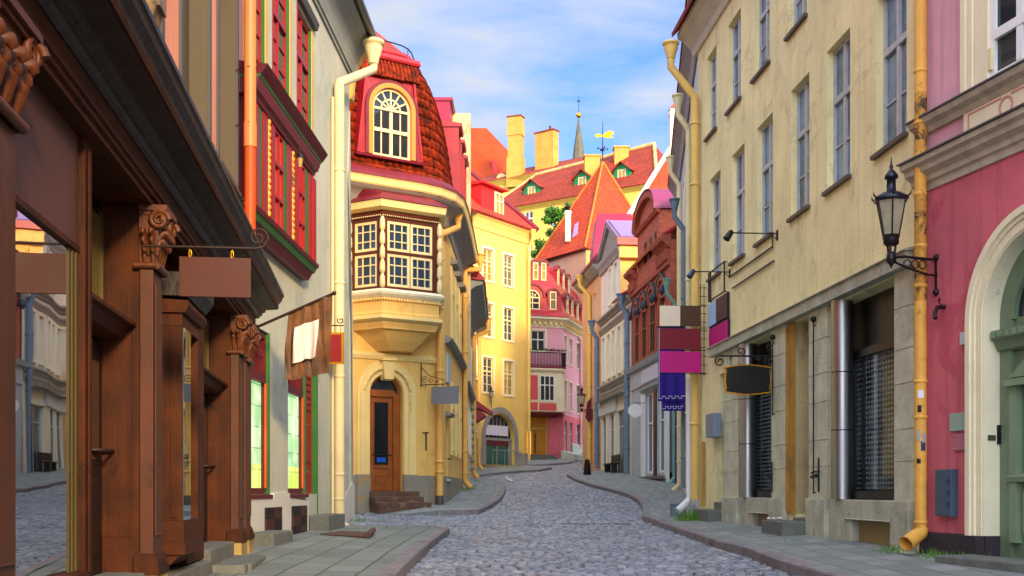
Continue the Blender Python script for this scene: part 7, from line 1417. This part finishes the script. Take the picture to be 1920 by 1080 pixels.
# purple banner on the edge-on blue house
w = BW.p(B_s(1292), 0, 0); n3b = Vector((BW.n.x, BW.n.y, 0)); Fb = Fac((w+n3b*1.3).xy, w.xy); zb = lambda py: (HOR-py)/FPX*w.y
t = thing('banner', 'long deep purple banner with two crenellated white lines hanging behind the boards', 'banner', (w.x, w.y, zb(770)))
PUR = mat('purple_cloth', '#2c1288', .7, var=.2, scale=3, bump=.05)
a, b = Fb.s(1234), Fb.s(1286)
def ban(a, b, z0, z1, d, nm):
    m = MB(); g = [[Fb.p(a+(b-a)*i/16, d+.03*math.sin(i*.9), z0+(z1-z0)*j/6) for i in range(17)] for j in range(7)]; m.grid(g, True); m.grid([[p+Vector((0, .01, 0)) for p in r] for r in g], True); return m.build(nm, PUR, t)
ban(a, b, zb(752), zb(613), .0, 'cloth'); ban(a+.12, b-.04, zb(770), zb(735), -.06, 'under_cloth')
m = MB()
for zz, x0, x1, d in ((zb(747), a+.03, b-.03, .05), (zb(766), a+.15, b-.07, .0)):
    pts = []; n = 8
    for i in range(n): x = x0+(x1-x0)*i/n; k = .07 if i % 2 else 0; pts += [Fb.p(x, d, zz+k), Fb.p(x+(x1-x0)/n, d, zz+k)]
    m.tube(pts, .010, 4)
    if d > .02: m.tube([Fb.p(x0, d, zz), Fb.p(x0, d, zb(615))], .010, 4)
m.build('white_line', WHITE, t); m = MB(); m.tube([Fb.p(a-.05, 0, zb(612)), Fb.p(Fb.L, 0, zb(612))], .02, 6); m.build('pole', IRON, t)
s = B_s(1269, .1); p = BW.p(s, .12, 0); m = MB(); m.box(BW, s-.35, s+.35, .05, .16, G(p.y)+.15, (HOR-765)/FPX*p.y); m.build('purple_board', PUR, bw)
# round white sign, small far things
p = PX(1190.5, 770, 49.5); t = thing('round_sign', 'round white sign on a thin bracket at the edge of the grey shopfront', 'sign', p); Fr = Fac((p.x-.4, p.y), (p.x+.4, p.y)); m = MB(); m.ring(Fr, .4, p.z, .0, .31, -.03, .03, 0, 2*math.pi, 28); m.build('disc', flat('white_disc', '#e6e4de'), t); m = MB(); m.tube([p+ZZ*.33, p+ZZ*.31], .02, 5); m.tube([p+ZZ*.33-Vector((.1, 0, 0)), Vector((BK.p(k_(1205), 0, 0).x+.02, p.y+.2, p.z+.36))], .016, 5); m.build('bracket', IRON, t)
q = PE.p(ps(1111), .02, (HOR-772)/FPX*64.4); lp = PX(1090.5, 749, 64.0)
small_lantern('wall_lantern', 'small black wall lantern on a bracket at the far bend of the street', lp, q, 1.35)
q = YM.p(ys_(921), .0, (HOR-758)/FPX*67.6); lp = PX(921, 739, 66.9); small_lantern('wall_lantern', 'little grey lantern on the lemon yellow wall above the gateway', lp, q, .85, mt_=flat('grey_iron', '#6d7274', .4))
q = PR.p(t_(1757), .0, .0); lp = PX(1671, 406, 13.8); small_lantern('wall_lantern', 'large black six sided wall lantern with tall finial beside the rusty drainpipe', lp, Vector((q.x, q.y, lp.z-.44*1.15-.05)), 1.15, glassm=glass('lamp_glass_clear', '#a9a487', .12, var=.3, scale=6))
m = MB(); p = PE.p(ps(1113), .1, 0); z0, z1 = (HOR-790)/FPX*63, (HOR-742)/FPX*63; t = thing('banner', 'narrow maroon pennant hanging beside the small far lantern', 'banner', (p.x, p.y, z0)); Fz = Fac((p.x-.55, p.y-.05), p.xy); m.prism(Fz, [(.18, z0+.25), (.36, z0), (.52, z0+.1), (.52, z1), (.28, z1-.3)], -.015, .015); m.build('cloth', mat('maroon_cloth', '#6a1c2c', .8, var=.3, bump=.05), t); m = MB(); m.tube([(p.x-.25, p.y-.03, z1-.3), (p.x+.08, p.y, z1+.02)], .015, 5); m.build('pole', IRON, t)
q = onground(1100, 890, .17); g = G(q.y)+.17; t = thing('pavement_board', 'small black folding board standing on the far right pavement', 'sign board', (q.x, q.y, g)); Fz = Fac((q.x-.08, q.y+.1), (q.x+.2, q.y-.1)); m = MB(); m.slab([Fz.p(0, .0, g+.75), Fz.p(.24, .0, g+.75), Fz.p(.25, .14, g), Fz.p(-.01, .14, g)], .03); m.slab([Fz.p(0, -.04, g+.75), Fz.p(.24, -.04, g+.75), Fz.p(.25, -.18, g), Fz.p(-.01, -.18, g)], .03); m.build('board', IRON, t)
s = c_(1158); p = CRf.p(s, .4, 0); g = G(p.y)+.2; t = thing('bench', 'dark wooden bench under the cream house shop window', 'bench', (p.x, p.y, g)); m = MB(); m.box(CRf, s-1.1, s+1.1, .15, .55, g+.42, g+.48); m.build('seat', WOODD, t); 
for x in (s-.95, s+.85): MB().box(CRf, x, x+.1, .2, .5, g, g+.42).build('leg', WOODD, t)
m = MB(); m.box(CRf, s-1.1, s+1.1, .08, .13, g+.55, g+.9); m.box(CRf, s-.95, s-.88, .08, .14, g, g+.56); m.box(CRf, s+.88, s+.95, .08, .14, g, g+.56); m.build('backrest', WOODD, t)
q = onground(955, 909, .02); g = G(q.y)+.03; t = thing('pigeon', 'white and grey pigeon standing on the cobbles in mid street', 'bird', (q.x, q.y, g)); m = MB()
m.tube([Vector((q.x+.17, q.y, g+.12)), Vector((q.x+.09, q.y, g+.15)), Vector((q.x, q.y, g+.18)), Vector((q.x-.08, q.y, g+.22)), Vector((q.x-.11, q.y, g+.28)), Vector((q.x-.13, q.y, g+.33)), Vector((q.x-.165, q.y, g+.325)), Vector((q.x-.20, q.y, g+.31))], [.015, .05, .078, .07, .042, .04, .028, .004], 10); m.build('body', mat('pigeon_white', '#dcdcdc', .7, var=.3, scale=12, bump=.05), t)
m = MB(); m.slab([Vector((q.x+.08, q.y-.03, g+.155)), Vector((q.x+.08, q.y+.03, g+.155)), Vector((q.x+.28, q.y+.05, g+.09)), Vector((q.x+.28, q.y-.05, g+.09))], .012); m.build('tail', flat('pigeon_grey', '#4a5058', .7), t)
for e in (-.03, .03): MB().tube([Vector((q.x, q.y+e, g+.13)), Vector((q.x+.01, q.y+e, g+.02)), Vector((q.x-.04, q.y+e, g))], .007, 5).build('leg', flat('pigeon_leg', '#a04a3c'), t)
# wall-mounted boxes on the pink house
def wallbox(name, lab, cat, F_, pa, pb, ya, yb, d0, d1, mt_, extra=None):
    a, b = F_.s(pa, d1), F_.s(pb, d1); c = (pa+pb)/2; z1, z0 = F_.z(c, ya, d1), F_.z(c, yb, d1); t = thing(name, lab, cat, F_.p(a, d0, z0)); m = MB(); m.box(F_, a, b, d0, d1, z0, z1); m.build('box' if cat != 'plate' else 'plate', mt_, t, bevel=.006)
    if extra: extra(t, a, b, z0, z1)
    return t
SLT = mat('slate_cabinet', '#42566a', .45, var=.15, bump=.03, streak=.2)
def cab(t, a, b, z0, z1):
    m = MB(); m.box(PR, a+.02, b-.02, .1001, .108, z0+.02, z1-.02); m.build('door', SLT, t); m = MB()
    for z in (z0+.15, (z0+z1)/2, z1-.15): m.lathe(PR.p(b-.03, .112, z), [(.012, -.03), (.012, .03)], 6)
    m.build('hinge', IRON, t)
wallbox('utility_cabinet', 'slate blue metal cabinet low on the pink wall beside the rusty drainpipe', 'cabinet', PR, 1753, 1783, 880, 968, .001, .10, SLT, cab)
wallbox('wall_plaque', 'pale grey green blank plaque on the pink wall', 'plate', PR, 1780, 1814, 774, 807, .001, .03, flat('sage_plaque', '#8ea698', .4))
def scr(t, a, b, z0, z1):
    m = MB()
    for x in (a+.02, b-.02):
        for z in (z0+.02, z1-.02): m.ball(PR.p(x, .03, z), .012, 6)
    m.build('screw', STEEL, t)
wallbox('wall_plaque', 'clear rose plaque on four screws below the grey green plaque', 'plate', PR, 1787, 1813, 813, 844, .018, .025, flat('rose_acrylic', '#b06a78', .12), scr)
wallbox('junction_box', 'small white junction box on the pink wall', 'box', PR, 1799, 1815, 622, 645, .001, .05, flat('box_white', '#b9c0c2'))
rv = Fac(PR.p(ac-ai+.022, -.27, 0), PR.p(ac-ai+.022, .0, 0))
m = MB(); s = t_(1772); z = PR.z(1772, 575); m.tube([PR.p(s, 0, z), PR.p(s-.02, .1, z-.01), PR.p(s+.02, .16, z-.1), PR.p(s+.05, .17, z-.16)], .028, 8); m.tube([PR.p(s, .05, z), PR.p(s, .1, z+.08), PR.p(s+.06, .12, z+.1), PR.p(s+.08, .12, z+.05)], .009, 6); hk = thing('wall_camera', 'small black camera bracket on the pink wall near the arch', 'camera', PR.p(s, 0, z)); m.build('camera', IRON, hk)
a = ac-ai-.0; X_ = PR.p(ac-ai+.0205, -.14, 0); RF = Fac(PR.p(ac-ai+.021, -.0, 0), PR.p(ac-ai+.021, -.26, 0)); FI = RF
z1, z0 = (HOR-797)/FPX*X_.y, (HOR-833)/FPX*X_.y; u0 = FI.s(1869); u1 = FI.s(1886)
t = thing('intercom', 'black door intercom on the cream arch reveal beside the green door', 'intercom', PR.p(ac-ai, -.12, z0)); sgn = 1 if FI.n.dot(PR.u) > 0 else -1
m = MB(); m.box(FI, u0, u1, .0, .03*sgn, z0, z1); m.build('box', IRON, t); m = MB(); m.box(FI, u0+(u1-u0)*.3, u0+(u1-u0)*.8, .0301*sgn, .033*sgn, z1-.09, z1-.06); m.build('label_strip', flat('label_white', '#b9b9c0'), t)
t = thing('name_plate', 'tiny dark green plate beside the black door intercom', 'plate', PR.p(ac-ai, -.04, z0)); m = MB(); z1, z0 = (HOR-816)/FPX*X_.y, (HOR-826)/FPX*X_.y; m.box(FI, FI.s(1852), FI.s(1866), .0, .012*sgn, z0, z1); m.build('plate', flat('bottle_green_plate', '#3c4a3a'), t)
# meter boxes, cable box and a paper scrap by the yellow house
wallbox('meter_box', 'grey meter box with a blue lid on the yellow wall near the blue door', 'box', RY, 1323, 1337, 776, 820, .02, .2, flat('meter_grey', '#7c8a98'))
p = RY.p(-.55, .35, 0); g = G(p.y)+.2; t = thing('cable_box', 'low blue grey box on the pavement where pale pipes come down', 'box', (p.x, p.y, g)); m = MB(); m.bx(p.x-.16, p.x+.16, p.y-.15, p.y+.15, g-.1, g+.24); m.bx(p.x-.18, p.x+.18, p.y-.17, p.y+.17, g+.24, g+.27); m.build('box', flat('slate_box', '#66788a'), t, bevel=.01)
p = RY.p(-.12, .16, 0); m = MB(); m.tube([Vector((p.x, p.y, g+3.2)), Vector((p.x, p.y, g+.42)), Vector((p.x-.05, p.y-.02, g+.32)), Vector((p.x-.3, p.y-.12, g+.1))], .085, 12); m.build('white_pipe', flat('white_pipe_paint', '#dcdee0', .4), ry)
s = r_(1484); p = RY.p(s, .3, 0); g = G(p.y)+.24+.172; t = thing('paper_scrap', 'crumpled white paper lying on the stone doorstep', 'paper', (p.x, p.y, g)); m = MB(); gg = [[Vector((p.x-.13+.26*i/7+random.gauss(0, .01), p.y-.08+.16*j/5, g+.012+abs(random.gauss(0, .014)))) for i in range(8)] for j in range(6)]; m.grid(gg, False); m.build('paper', flat('paper_white', '#e6e2e2', .8), t)
for o in COL.objects:
    if o.type == 'MESH' and o.parent is None and 'kind' not in o: print('LOOSE', o.name)
